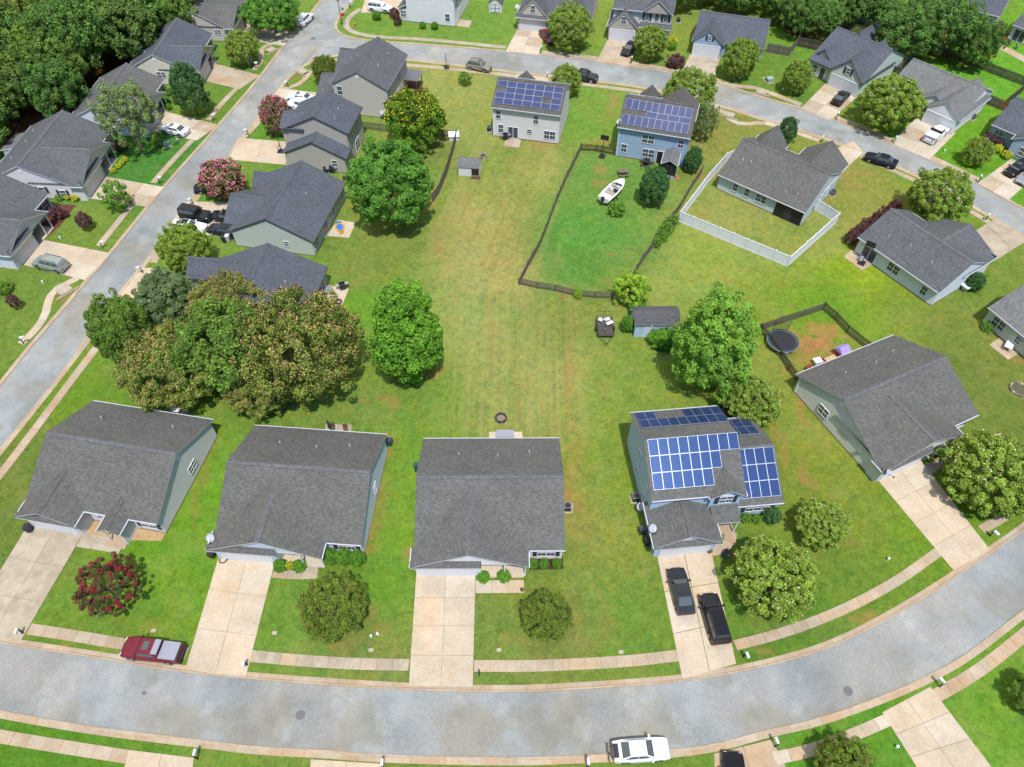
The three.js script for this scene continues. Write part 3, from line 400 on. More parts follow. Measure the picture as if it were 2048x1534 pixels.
{ // two storeys, many solar panels
  const H = house('two_storey_house', 'sky blue two storey house with solar panels on every roof slope', [17.88, -42.1], 5.6, WALL.sky, ROOF.grey), g = H.gable(-4.75, 4.75, -5.4, 5.4, 5.3, 7.95);
  Object.assign(g, { b0: -5.4, b1: 5.4 });
  H.solar(g, 1, -4.45, 1.05, [[0, 6, 0], [0, 7, 1.68], [0, 9, 3.36]]);
  H.solar(g, -1, -4.4, .35, [[0, 2, 0], [5, 4, 0], [0, 9, 1.68]]);
  const w = H.gable(4.3, 9.3, -5.4, 5.45, 2.7, 5.3); Object.assign(w, { b0: -5.4, b1: 5.45 });
  H.solar(w, 1, 5.0, .75, [[0, 4, 0], [0, 4, 1.68], [0, 4, 3.36]]); H.solar(w, -1, 5.6, .5, [[0, 3, 0], [0, 3, 1.68]]);
  H.gable(1.0, 4.72, 2, 5.75, 5.3, 6.55, 'z', { walls: false, back: false }); H.box('wall', 1.3, 4.4, 2.9, 5.4, 5.03, 5.4, WALL.sky); part(H.o, 'wall', faces([[V(1.3, 5.35, 5.41), V(4.4, 5.35, 5.41), V(2.86, 6.4, 5.41)]]), WALL.sky);
  H.win('F', 2.85, 3.75, 5.41, 1.4, 1.3, { n: 2, shutters: true });
  H.gable(-4.95, 1.88, 4, 9.15, 2.7, 4.55, 'z', { walls: false, back: false }); H.box('wall', -4.6, 1.5, 0, 2.75, 5.04, 8.75, WALL.sky);
  part(H.o, 'wall', faces([[V(-4.7, 2.72, 8.765), V(1.62, 2.72, 8.765), V(-1.53, 4.4, 8.765)]]), WALL.ice);
  H.slope('pent_roof', [[-4.95, 2.68, 9.3], [1.88, 2.68, 9.3], [1.88, 3.1, 8.78], [-4.95, 3.1, 8.78]]); H.garage('F', -1.5, 8.77, 4.88);
  H.slope('porch_roof', [[1.5, 2.7, 7.1], [4.3, 2.7, 7.1], [4.3, 3.55, 5.05], [1.5, 3.55, 5.05]]); H.post(4.15, 6.9, 2.6); H.box('porch_slab', 1.55, 4.3, 0, .12, 5.1, 7, concreteClay[1]); H.door('F', 2.8, .12, 5.03);
  H.win('F', 7, .8, 5.08, 2.6, 1.45, { n: 3, shutters: true });
  H.win('L', -4.56, 3.6, -.6, .9, 1.4); H.win('L', -4.56, .9, -.6, .9, 1.4); H.win('L', -4.56, 3.4, 3.2, .6, 1); H.win('L', -4.56, 1, 2.6, .6, 1.2);
  H.box('meter_box', -4.7, -4.56, 1.2, 1.8, 3.9, 4.3, metalGrey);
}
{ const H = ranch('ranch_house', 'pale blue ranch house with a dark red hedge along its end wall', [55.16, -76.18], 123.3, WALL.ice, ROOF.mid, { W: 6.5, D: 5.25, r: 5.3, wl: -6.45, wr: 3.7, zf: 6.9, wh: 4.85, gx: -1 });
  H.slider('B', 4.2, -H.zw - .01, 2.2); H.win('B', .3, .8, -H.zw - .01, 1.8, 1.4, { n: 2 }); H.win('B', -4.6, .7, -H.zw - .01, .9, 1.4); }
{ const H = house('ranch_house', 'pale aqua ranch house with a dark screened porch inside the white fence', [39.9, -93.1], 140.1, WALL.aqua, ROOF.warm);
  H.gable(-7, 7, -6.17, 6.17, 2.7, 5.85); H.gable(2.4, 7.3, 0, 7.2, 2.7, 5.3, 'z', { back: false }); H.gable(-6.8, .1, 0, 8.7, 2.7, 5.3, 'z', { back: false });
  const b = -5.8; for (const x of [4, 2.1]) H.win('B', x, .9, b - .01, .85, 1.4); H.win('B', -.2, .9, b - .01, 1.7, 1.4, { n: 2 });
  H.box('screened_porch', -6.75, -2.6, .02, 2.62, b - .06, b + 2.4, screen); for (const x of [-6.7, -5.2, -4, -2.6]) H.box('porch_frame', x - .03, x + .03, 0, 2.62, b - .1, b - .062, darkTrim); H.box('screen_door', -5.1, -4.1, .1, 2.1, b - .12, b - .105, darkTrim);
  H.box('meter_box', -6.98, -6.81, .9, 1.6, -2.6, -2.2, metalGrey); H.win('L', -6.81, .9, 0, .8, 1.3); H.win('L', -6.81, .9, 2, .8, 1.3); H.vent(5, 4.4, -3.2); H.vent(3.8, 4.5, -3); H.vent(-4.6, 3.6, -4.4); }
{ const H = house('ranch_house', 'pale green grey ranch house behind the stone fire ring', [67.4, -61], 115.4, WALL.mint, ROOF.pale); H.gable(-7.2, 7.25, -5.2, 5.2, 2.7, 5.2); H.gable(-7, 2, 0, 7, 2.7, 5, 'z', { back: false });
  H.win('B', 5.2, .8, -4.84, 1.8, 1.4, { n: 2 }); H.win('B', 2.2, .9, -4.84, .9, 1.1); H.slider('B', -.5, -4.84); }
{ const H = house('two_storey_house', 'white two storey house with a full slope of solar panels', [3.2, -110.2], 167.2, WALL.white, ROOF.brown), g = H.gable(-5.6, 5.6, -4.8, 4.8, 5.3, 7.7); Object.assign(g, { b0: -4.8, b1: 4.8 });
  const a = -1 * 5.2; H.solar(g, -1, a, .75, [[0, 7, 0, 1], [0, 1, 1.02, 1], [2, 5, 1.02, 1], [0, 6, 2.04, 1], [0, 7, 3.06, 1]], 1, 1.48);
  H.solar(g, 1, -5.2, 3.2, [[0, 10, 0]]);
  H.gable(.4, 5, 2, 8.6, 2.7, 4.6, 'z', { back: false }); H.garage('F', 2.7, 8.41, 4.2);
  const b = -4.42; H.win('B', 4.5, 3.2, b - .01, .85, 1.5); H.win('B', -1.6, 3.1, b - .01, .85, 1.5); H.win('B', 4.1, .8, b - .01, .9, 1.5); H.slider('B', 2.1, b - .01, 1.7); H.win('B', -.6, 1.2, b - .01, .85, .9); H.win('B', -3.9, .7, b - .01, 1.9, 1.5, { n: 2 });
  H.box('gutter_pipe', 5.3, 5.4, .1, 5.1, b - .12, b - .01, white); }
{ const H = house('two_storey_house', 'steel blue two storey house with solar panels above the boat yard', [22.85, -104.45], 163.7, WALL.steel, ROOF.brown), g = H.gable(-5.6, 5.6, -5, 5, 5.3, 7.8); Object.assign(g, { b0: -5, b1: 5 });
  H.solar(g, -1, -4.95, .6, [[0, 10, 0], [0, 4, 1.68, 1], [0, 10, 2.7]]);
  H.solar(g, 1, 0, 3.4, [[0, 5, 0]]);
  H.gable(-5.6, .2, 0, 5.4, 5.3, 7.5, 'z', { back: false }); H.gable(.7, 4.4, 2, 10, 2.7, 4.6, 'z', { back: false }); H.garage('F', 2.5, 9.81, 2.9);
  const b = -4.62; H.win('B', 4.2, .9, b - .01, .95, 1.5); H.win('B', .7, 3.1, b - .01, 1.9, 1.45, { n: 2 }); H.win('B', .3, .7, b - .01, 1.9, 1.5, { n: 2 }); H.win('B', -4.3, 3.2, b - .01, .95, 1.4); H.door('B', -1.6, .05, b - .01, 1.1, 2.05, screen);
  H.box('gutter_pipe', 5.22, 5.32, .1, 5.1, b - .12, b - .01, white);
  H.gable(-4.6, -2.1, -8.2, -4.7, 2.5, 3.2, 'z', { walls: false, roofMat: ROOF.pale }); H.box('screen_wall', -4.4, -2.3, .4, 2.35, -7.9, -4.66, screen); H.box('porch_base', -4.42, -2.28, 0, .4, -7.92, -4.64, WALL.steel); for (const x of [-4.45, -3.75, -2.95, -2.25]) H.box('porch_post', x - .05, x + .05, 0, 2.45, -8.0, -7.9, darkTrim); }
{ const H = house('two_storey_house', 'tan grey two storey corner house with a metal roofed deck', [-23.82, -118.5], -101.5, WALL.tan, ROOF.mid, trimGrey); H.gable(-5.85, 5.85, -4.9, 4.9, 5.3, 7.9);
  H.gable(-2.2, 5.6, 2, 8, 2.7, 4.6, 'z', { back: false }); H.garage('F', 1.7, 7.81, 4.88); H.gable(-5.8, 1.5, 0, 5.6, 5.3, 7.3, 'z', { back: false });
  H.win('R', 5.66, 3.4, 3.4, .95, 1.6); H.round('R', 5.67, 6.9, 0); for (const x of [4, -1, -4.6]) H.win('B', x, 3.1, -4.53, .9, 1.4); H.win('B', 3.6, .8, -4.53, 1.8, 1.4, { n: 2 }); H.win('B', 0, .8, -4.53, 1.2, 1.4, { n: 2 }); H.box('gutter_pipe', 5.5, 5.6, .1, 5.2, -4.65, -4.53, white); H.vent(-3, 6.6, -2.5); H.vent(1.5, 6.8, -2.2); }
{ const H = house('two_storey_house', 'grey taupe two storey house with a lower garage roof and dark shingles', [-29.14, -103.85], -99, WALL.taupe, ROOF.slate, trimDark); H.gable(-3.8, 3.8, -5.05, 5.05, 5.3, 7.7);
  H.gable(-1.4, 3.82, 2, 5.9, 5.3, 6.6, 'z', { back: false }); H.gable(3.2, 6.45, -5.05, 5.1, 2.7, 5.1); H.garage('F', 4.9, 4.75, 2.6);
  H.win('R', 6.26, 1, -3, .9, 1.2); H.win('B', 1.8, 3.1, -4.68, 1.0, 1.4); H.win('B', -2.2, 3.1, -4.68, 1.0, 1.4); H.slider('B', 0, -4.68); H.vent(-.5, 6.6, -2.4); H.vent(2, 6.5, -2.6); }
{ const H = house('ranch_house', 'sage grey ranch house behind the toy slide patio', [-31.69, -85.39], -100.9, WALL.sage, ROOF.slate, trimDark); H.gable(-6.75, 6.75, -6.15, 6.15, 2.7, 5.75);
  H.gable(-2.4, 5.2, 0, 7.6, 2.7, 4.9, 'z', { back: false }); H.garage('F', 1.4, 7.41, 4.88); H.gable(-6.6, -3, 0, 6.9, 2.7, 4.4, 'z', { back: false });
  H.win('R', 6.56, 1.2, -2, .8, .9); H.vent(-1, 4.4, -2.6); H.win('B', 5.4, .7, -5.79, 1.6, 1.4, { n: 2 }); H.slider('B', 1.8, -5.79); H.win('B', -1.6, .8, -5.79, .9, 1.3); H.win('B', -5.3, .8, -5.79, .9, 1.3); }
{ const H = house('ranch_house', 'dark shingled ranch house half hidden by the mimosa trees', [-31.95, -69.6], -97, WALL.sage, ROOF.slate, trimDark); H.gable(-4.1, 7.2, -7.25, 7.25, 2.7, 6); H.gable(-4.0, .2, 2, 10.4, 2.7, 4.5, 'z', { back: false }); H.garage('F', -1.9, 10.21, 3.2); H.slider('B', -1.5, -6.89); H.win('B', 3, .8, -6.89, 1.6, 1.4, { n: 2 }); H.vent(1.4, 4.6, -3.8); H.round('L', -3.92, 5.1, 0); }
{ const H = ranch('ranch_house', 'pale blue ranch house beside the terraced red mulch bed', [-74.1, -82.7], 81, WALL.ice, ROOF.mid, { W: 6.7, D: 6.2, r: 5.6, wl: -6.7, wr: 2.8, wh: 5, gx: -1.3 }); H.win('L', -H.tw - .01, 1, 2, 1.2, 1.2, { n: 2 }); }
{ const H = ranch('ranch_house', 'white and blue ranch house with a rear sunroom by the woods', [-70.5, -97.9], 86, WALL.white, ROOF.mid); H.win('L', -H.tw - .01, 1.3, -1.5, 1, 1.2, { shutters: true }); H.win('L', -H.tw - .01, .9, 1.6, 1, 1.2, { shutters: true }); H.win('L', -H.tw - .01, .5, 4.6, 1, 1.2, { shutters: true });
  H.slope('sunroom_roof', [[1.0, 2.4, -8.6], [5.4, 2.4, -8.6], [5.4, 2.9, -5.9], [1.0, 2.9, -5.9]], ROOF.pale); H.box('sunroom_wall', 1.2, 5.2, 0, 2.25, -8.4, -6.3, WALL.white); H.win('L', 1.19, .7, -7.4, 1.5, 1.3, { n: 2 }); }
ranch('ranch_house', 'weathered grey roofed ranch house behind the feathery front tree', [-65.5, -113.6], 86.6, WALL.ice, ROOF.grey, { W: 6.7, D: 5.6, r: 5.4, wl: -6.9, wr: 2.6, zf: 7.3, wh: 5, gx: -1.2 });
{ const H = ranch('ranch_house', 'cream sided ranch house with blue grey shingles at the for sale sign', [-61.2, -129.4], 88, WALL.cream, ROOF.slate, { W: 6.7, D: 5.7, r: 5.6, wl: -6.9, wr: 2.2, zf: 7.3, wh: 5, gx: -1.4 }); H.win('L', -H.tw - .01, 1.3, .2, 1.6, 1.1, { n: 2 }); }
{ const H = ranch('ranch_house', 'tan sided ranch house at the top of the row by the woods', [-58.6, -145.6], 84, WALL.tan, ROOF.grey, { W: 7, D: 5.9, r: 5.6, wl: -7.2, wr: 2, zf: 7.4, wh: 4.9, gx: -1.4 }); H.win('L', -H.tw - .01, 1.3, 4.1, 1.3, 1, { n: 2 }); }
const off = (x, z, rot, lx, lz) => { const t = R(rot), p = V(lx, 0, lz).applyAxisAngle(V(0, 1, 0), t); return [x + p.x, z + p.z]; };
{ const H = house('two_storey_house', 'pale grey two storey house with two round bushes by its long wall', off(-19, -137, -13, 1.3, -13.9), -103, WALL.pale, ROOF.mid); H.gable(-5.4, 5.3, -5.2, 5.2, 5.3, 8); H.win('R', 5.11, .9, -3.4, .95, 1.5); H.win('B', 2, .8, -4.83, .9, 1.4); H.win('B', 3.4, 3.2, -4.83, .9, 1.4); H.box('porch_wall', 3.4, 5, .1, 2.4, 4.84, 6.4, WALL.white); H.win('R', 5.01, .8, 5.6, 1.1, 1.3, { n: 2 }); H.slope('porch_roof', [[-2, 2.5, 6.7], [5.3, 2.5, 6.7], [5.3, 3.3, 4.83], [-2, 3.3, 4.83]]); }
{ const H = house('gabled_house', 'tan gabled house with one attic window above its garage', off(1, -143, -13, 0, 0), -13, WALL.tan, ROOF.mid); H.gable(0, 14, -13, -1.6, 2.7, 6.4); H.gable(-.3, 6.3, -9, .1, 2.7, 5.9, 'z', { back: false }); H.garage('F', 3, -.09, 4.88); H.slope('pent_roof', [[-.3, 2.68, .5], [6.3, 2.68, .5], [6.3, 3.1, -.09], [-.3, 3.1, -.09]]); H.win('F', 3, 3.5, -.09, .95, 1.4); H.gable(9, 13, -7, -1.2, 3.4, 5.4, 'z', { back: false, y0: 2.5 }); }
{ const H = house('two_storey_house', 'white two storey house with dark shutters and twin front gables', off(18, -139, -13, 0, 0), -13, WALL.white, ROOF.mid); H.gable(.4, 11.6, -11, -1.5, 5.3, 7.9); H.gable(5.8, 11.5, -7, -1.2, 5.3, 7.6, 'z', { back: false, wallMat: WALL.taupe, y0: 5.2 }); H.gable(-.2, 5.7, -7, .2, 2.7, 5.5, 'z', { back: false, wallMat: WALL.taupe }); H.garage('F', 2.8, .01, 4.6); H.win('F', 2.8, 3.3, .01, .95, 1.4); H.slope('pent_roof', [[5.7, 2.7, -.9], [11.7, 2.7, -.9], [11.7, 3.3, -1.86], [5.7, 3.3, -1.86]]); for (const x of [6.9, 8.7, 10.3]) H.win('F', x, 3.6, -1.87, .8, 1.4, { shutters: x !== 8.7 }); H.win('F', 8, .6, -1.87, 1.6, 1.5, { n: 2 }); }
{ const H = house('gabled_house', 'blue grey ranch house with dark shingles and a narrow front gable', off(33.2, -134.1, -17.1, 0, 0), -17.1, WALL.steel, ROOF.slate, trimGrey); H.gable(0, 12.8, -10.6, 0, 2.7, 5.5); H.gable(-.1, 5.7, -6, 1, 2.7, 5, 'z', { back: false }); H.garage('F', 2.7, .81, 4.6); H.win('F', 3.0, 3.1, .81, .7, .9, { shutters: true }); H.win('F', 10, .7, -.37, 1.6, 1.4, { n: 2 }); H.door('F', 7, .05, -.37); }
{ const H = house('gabled_house', 'pale green house with dark trim and a shuttered gable window', off(60, -128, -48, 0, 0), -48, WALL.mint, ROOF.slate, trimDark); H.gable(-4.1, 6.9, -7.6, 6.4, 2.7, 6.2, 'x', { gut: false }); H.gable(.4, 6.85, -4, 6.9, 2.7, 5.6, 'z', { back: false }); H.garage('F', 3.6, 6.71, 4.8); H.win('F', 3.7, 3.1, 6.71, .8, 1.1, { shutters: true }); H.gable(-3.9, -.7, 1, 5.2, 3.2, 4.6, 'z', { back: false, y0: 3 }); H.gable(-3.6, 1.0, -11.2, -4, 2.7, 4.9, 'z'); H.door('F', -1, .05, 6.03); H.win('F', -2.6, .7, 6.03, 1, 1.4); }
{ const H = house('gabled_house', 'white and grey house with a broad pale roof behind the work truck', off(72, -118, -48, 0, 0), -48, WALL.pale, ROOF.pale); H.gable(-5.5, 7.5, -5.5, 5.2, 2.7, 5.25); H.gable(2, 8.1, -3, 7.5, 2.7, 4.9, 'z', { back: false }); H.garage('F', 5, 7.31, 4.8); H.gable(0, 5, -1, 6.2, 2.8, 4.4, 'z', { back: false, y0: 2.6 }); H.door('F', 1.2, .05, 4.83); H.win('F', -2.5, .7, 4.83, 1.6, 1.4, { n: 2 }); }
{ const H = house('gabled_house', 'blue sided house with round yellow bushes at its entry', off(85, -103, -48, 0, 0), -48, WALL.steel, ROOF.slate); H.gable(-8, 5, -6.6, 4.2, 2.7, 5.4); H.gable(-4, 3, -4, 5.8, 2.7, 4.9, 'z', { back: false }); H.win('F', -6.4, .6, 3.83, 1.4, 1.5, { n: 2 }); H.win('F', -1.4, .7, 5.61, 1.6, 1.4, { n: 2 }); H.garage('F', 1.2, 5.61, 2.4); }
{ const H = house('gabled_house', 'grey hip gabled house behind the tall shade trees', [90.9, -151.6], -35, WALL.white, ROOF.slate); H.gable(-7, 6.8, -6.3, 6.3, 2.7, 5.7); H.gable(0, 6, -11, -3, 2.7, 4.8, 'z'); }
{ const H = house('gabled_house', 'pale house with a brick patio and tall glass doors at the far corner', off(94.5, -139.5, 132, -6.2, 5.2), 132, WALL.pale, ROOF.mid); H.gable(-7, 6.5, -5.6, 5.4, 2.7, 5.5); H.slider('B', 4.6, -5.24, 2.2, 2.05); H.win('B', 1, .8, -5.24, 1.4, 1.4, { n: 2 }); }
{ const H = house('gabled_house', 'grey roofed house beyond the round pool', [72, -166], -28, WALL.taupe, ROOF.brown); H.gable(-6, 6, -5, 5.4, 2.7, 5.4); H.slope('porch_roof', [[-6, 2.4, 8], [-1, 2.4, 8], [-1, 2.9, 5.1], [-6, 2.9, 5.1]], darkTrim); H.post(-5.8, 7.8, 2.4); H.post(-1.2, 7.8, 2.4); }
// ---------- plants ----------
const leafMat = mat(0xffffff, .9, { vertexColors: true, specularIntensity: .3, transmission: .35, thickness: 0 }), petalMat = mat(0xffffff, .85, { vertexColors: true, specularIntensity: .15 }), bark = mat(S(120, 100, 82, .5), .95), barkPale = mat(S(170, 150, 128, .5), .9);
const leafTint = [leafMat, ...[[1.25, 1.1, .95], [.88, .92, .95], [1.12, 1, 1.1]].map((c) => { const m = leafMat.clone(); m.color.setRGB(...c); return m; })];
function foliage(seed, o) {                               // leaf-sized faces gathered into clumps through the crown's volume
  const { n, leaf, clumps, cols, rx = 1, ry = 1, taper = 0, cr = [.26, .42], fill = .12, droop = .15, ragged = .12, y0 = -.75 } = o, r = rng(seed), P = [], N = [], C = [], I = [], cl = [];
  const dir = () => { const z = r() * 2 - 1, a = r() * 6.2832, q = Math.sqrt(1 - z * z); return V(q * Math.cos(a), z, q * Math.sin(a)); };
  for (let i = 0; i < clumps; i++) { const yy = 1 - (1 - y0) * (i + .5) / clumps, aa = i * 2.39996 + r() * .5, qq = Math.sqrt(1 - yy * yy), d = V(qq * Math.cos(aa) + (r() - .5) * .2, yy + (r() - .5) * .12, qq * Math.sin(aa) + (r() - .5) * .2), k = .56 + .34 * Math.sqrt(r()) + (r() < .2 ? ragged : 0), ty = 1 - taper * (d.y * .5 + .5); cl.push({ c: V(d.x * rx * k * ty, d.y * ry * k, d.z * rx * k * ty), r: (cr[0] + (cr[1] - cr[0]) * r()) * Math.min(rx, ry) * (taper ? .6 + .4 * ty : 1), t: .78 + .44 * r(), k: r() }); }
  for (let i = 0; i < n; i++) {
    const q = cl[(r() * clumps) | 0], out = q.c.clone().divide(V(rx, ry, rx)).normalize(), d = dir().addScaledVector(out, r() < fill ? -.2 : .55).normalize(), p = q.c.clone().addScaledVector(d, q.r * (.55 + .45 * Math.sqrt(r()))); p.y -= droop * r() * q.r;
    const nn = d.clone().multiplyScalar(.8).add(dir().multiplyScalar(.75)).add(V(0, .45, 0)).normalize(), t = V(0, 1, 0).cross(nn).lengthSq() < .01 ? V(1, 0, 0) : V(0, 1, 0).cross(nn).normalize(), b = nn.clone().cross(t), a = r() * 6.28, u = t.clone().multiplyScalar(Math.cos(a)).addScaledVector(b, Math.sin(a)), w = nn.clone().cross(u), s = leaf * (.7 + .6 * r()), k = P.length / 3;
    for (const [e, f] of [[1, 0], [0, .6], [-1, 0], [0, -.6]]) { P.push(p.x + u.x * s * e + w.x * s * f, p.y + u.y * s * e + w.y * s * f, p.z + u.z * s * e + w.z * s * f); N.push(nn.x, nn.y, nn.z); }
    I.push(k, k + 1, k + 2, k, k + 2, k + 3);
    const c = cols[Math.min(cols.length - 1, ((q.k * .55 + r() * .45) * cols.length) | 0)], m = q.t * (.8 + .4 * r()); for (let j = 0; j < 4; j++) C.push(c[0] * m, c[1] * m, c[2] * m);
  }
  const g = new THREE.BufferGeometry(); g.setAttribute('position', new THREE.Float32BufferAttribute(P, 3)); g.setAttribute('normal', new THREE.Float32BufferAttribute(N, 3)); g.setAttribute('color', new THREE.Float32BufferAttribute(C, 3)); g.setIndex(I);
  const bl = (m, size, colr, top = -.1, each = 1) => {      // blossoms or tinted tips on the outer skin
    const p2 = [], n2 = [], c2 = [], i2 = []; for (let i = 0; i < m; i++) { const q = cl[(r() * clumps) | 0], out = q.c.clone().divide(V(rx, ry, rx)).normalize(), d = dir().addScaledVector(out, .8).add(V(0, .5, 0)).normalize(); if (q.c.y / ry < top) continue; for (let e2 = 0; e2 < each; e2++) { const p = q.c.clone().addScaledVector(d, q.r * (1 + .12 * r())).add(dir().multiplyScalar(size * (each > 1 ? 1.6 : .2))), u = dir(), w = dir().cross(u).normalize(), k = p2.length / 3, c = colr[(r() * colr.length) | 0], nn = u.clone().cross(w); if (nn.y < 0) nn.negate(); for (const [e, f] of [[1, 0], [0, .8], [-1, 0], [0, -.8]]) { p2.push(p.x + (u.x * e + w.x * f) * size, p.y + (u.y * e + w.y * f) * size, p.z + (u.z * e + w.z * f) * size); n2.push(nn.x, nn.y, nn.z); c2.push(...c); } i2.push(k, k + 1, k + 2, k, k + 2, k + 3); } }
    const h = new THREE.BufferGeometry(); h.setAttribute('position', new THREE.Float32BufferAttribute(p2, 3)); h.setAttribute('normal', new THREE.Float32BufferAttribute(n2, 3)); h.setAttribute('color', new THREE.Float32BufferAttribute(c2, 3)); h.setIndex(i2); return h;
  };
  return { g, bl, cl };
}
function trunkGeo(seed, h, r0, cl, forks, low) {            // crown-centred: tapered stem from -h up, limbs into the clumps
  const r = rng(seed), top = V((r() - .5) * .2, low, (r() - .5) * .2), g = []; 
  if (forks > 1) for (let i = 0; i < forks; i++) { const a = i / forks * 6.28 + r(); g.push(bar(V(Math.cos(a) * .12, -h, Math.sin(a) * .12), V(Math.cos(a) * .5, low, Math.sin(a) * .5), r0 * .6, r0 * .4, 6)); } else g.push(bar(V(0, -h, 0), top, r0, r0 * .6, 8), cyl(0, -h, -h + .25, 0, r0 * 1.5, r0, 8));
  const m = Math.min(cl.length, 16); for (let i = 0; i < m; i++) { const c = cl[(i * cl.length / m) | 0].c; const a = top.clone().lerp(c, .35); a.y = top.y + (c.y - top.y) * .25; g.push(bar(top, a, r0 * .5, r0 * .34, 5), bar(a, c, r0 * .34, r0 * .08, 5)); }
  return merge(g);
}
const L3 = (...c) => c.map((q) => S(q[0] * 1.04, q[1] * .98, q[2] * 1.08, 1.25));
const KIND = {
  pear: { n: 26000, leaf: 0.14, clumps: 230, cols: L3([96, 150, 34], [110, 165, 40], [82, 135, 34], [118, 168, 44]), rx: 4, ry: 4.6, taper: .42, cr: [.14, .22], y0: -1, bk: bark, h: 5.2 },
  maple: { n: 26000, leaf: 0.125, clumps: 260, cols: L3([112, 160, 48], [124, 172, 58], [96, 146, 44]), rx: 4.2, ry: 4.4, taper: .2, y0: -1, cr: [.09, .18], ragged: .2, bk: bark, h: 5.6 },
  shade: { n: 26000, leaf: 0.14, clumps: 250, cols: L3([86, 140, 42], [100, 152, 50], [74, 126, 40]), rx: 4.5, ry: 3.6, cr: [.11, .19], bk: bark, h: 4.6 },
  golden: { n: 18000, leaf: 0.13, clumps: 160, cols: L3([92, 136, 32], [106, 148, 38], [80, 122, 32]), rx: 3.6, ry: 3.0, cr: [.14, .22], bk: bark, h: 3.8, bloom: [1300, .1, L3([186, 186, 40], [172, 176, 36]), .05, 3] },
  mimosa: { n: 28000, leaf: 0.11, clumps: 280, cols: L3([116, 136, 50], [128, 146, 56], [102, 122, 46], [98, 134, 46]), rx: 5, ry: 3.6, cr: [.1, .18], bk: bark, h: 4.6, bloom: [4600, .06, L3([192, 166, 104], [168, 136, 84], [186, 162, 104]), -.1, 2] },
  thicket: { n: 24000, leaf: 0.135, clumps: 190, cols: L3([92, 130, 44], [108, 146, 48], [80, 116, 40], [120, 154, 50]), rx: 4.5, ry: 3.6, cr: [.13, .22], bk: bark, h: 4.4 },
  pine: { n: 20000, leaf: 0.11, clumps: 170, cols: L3([92, 120, 66], [104, 130, 72], [78, 106, 58]), rx: 3.2, ry: 3.6, taper: .3, cr: [.13, .2], bk: bark, h: 5 },
  crape: { n: 26000, leaf: 0.075, clumps: 280, cols: L3([118, 152, 46], [132, 164, 54], [104, 138, 42], [142, 162, 58]), rx: 2.6, ry: 2.1, cr: [.1, .16], bk: barkPale, h: 2.9, forks: 4, bloom: [420, .046, L3([214, 216, 184], [198, 204, 160]), -.35, 2] },
  pink: { n: 13000, leaf: 0.09, clumps: 150, cols: L3([92, 128, 50], [106, 140, 56], [120, 110, 70]), rx: 2.3, ry: 2.1, cr: [.13, .2], bk: barkPale, h: 2.8, forks: 4, bloom: [1700, .075, L3([226, 112, 136], [214, 92, 120], [232, 140, 152]), -.6, 3] },
  rust: { n: 22000, leaf: 0.07, clumps: 300, cols: L3([92, 122, 36], [104, 132, 40], [82, 112, 34]), rx: 2.4, ry: 1.9, cr: [.12, .17], ragged: .04, bk: barkPale, h: 2.5, forks: 4, bloom: [900, .05, L3([122, 92, 50], [132, 86, 48], [112, 96, 46]), -.6, 2] },
  plum: { n: 13000, leaf: 0.085, clumps: 170, cols: L3([66, 88, 40], [80, 96, 44], [96, 62, 46], [124, 42, 44], [146, 40, 48]), rx: 2.6, ry: 2, cr: [.07, .15], ragged: .3, bk: bark, h: 2.9 },
  holly: { n: 13000, leaf: 0.075, clumps: 160, cols: L3([62, 104, 48], [74, 118, 54], [52, 90, 44]), rx: 1.9, ry: 2.2, taper: .3, cr: [.13, .21], bk: bark, h: 2.4 },
  feather: { n: 13000, leaf: 0.1, clumps: 130, cols: L3([112, 140, 72], [124, 152, 78], [98, 126, 64]), rx: 3, ry: 2.8, cr: [.1, .19], ragged: .25, bk: barkPale, h: 4.2, forks: 3 },
  oak: { n: 17000, leaf: 0.17, clumps: 190, cols: L3([84, 126, 48], [98, 140, 52], [72, 112, 44], [112, 148, 56]), rx: 4.4, ry: 4, cr: [.11, .22], ragged: .2, bk: bark, h: 6 },
  bush: { n: 6000, leaf: .05, clumps: 110, cols: L3([86, 140, 34], [98, 152, 40], [74, 126, 32]), rx: .8, ry: .62, cr: [.22, .32], ragged: 0, bk: bark, h: .62, fill: .05 },
  sprig: { n: 3200, leaf: .06, clumps: 60, cols: L3([104, 150, 44], [90, 136, 40], [120, 166, 50]), rx: .9, ry: .8, cr: [.16, .28], ragged: .3, bk: bark, h: .9 },
  dusk: { n: 2600, leaf: .08, clumps: 44, cols: L3([92, 58, 58], [108, 66, 62], [78, 56, 56], [88, 84, 62]), rx: 1, ry: .9, cr: [.2, .32], ragged: .2, bk: bark, h: 1.1 },
  gold: { n: 2600, leaf: .07, clumps: 44, cols: L3([196, 196, 40], [176, 188, 44], [150, 172, 44]), rx: .8, ry: .66, cr: [.22, .32], ragged: 0, bk: bark, h: .66 },
  vine: { n: 8000, leaf: .085, clumps: 110, cols: L3([132, 176, 44], [148, 188, 52], [112, 158, 44]), rx: 1.7, ry: 1.2, cr: [.13, .24], ragged: .3, bk: bark, h: 1.3 },
};
const protos = {};
function proto(kind, variant) {
  return protos[kind + variant] ??= (() => { const k = KIND[kind], sd = kind.length * 977 + kind.charCodeAt(1) * 31 + variant * 7919, f = foliage(sd, k); return { crown: f.g, trunk: trunkGeo(sd + 1, k.h + .1, Math.max(.04, k.rx * .04), f.cl, k.forks ?? 1, -k.ry * .45), bloom: k.bloom ? f.bl(...k.bloom) : null, k }; })();
}
let plantNo = 0;
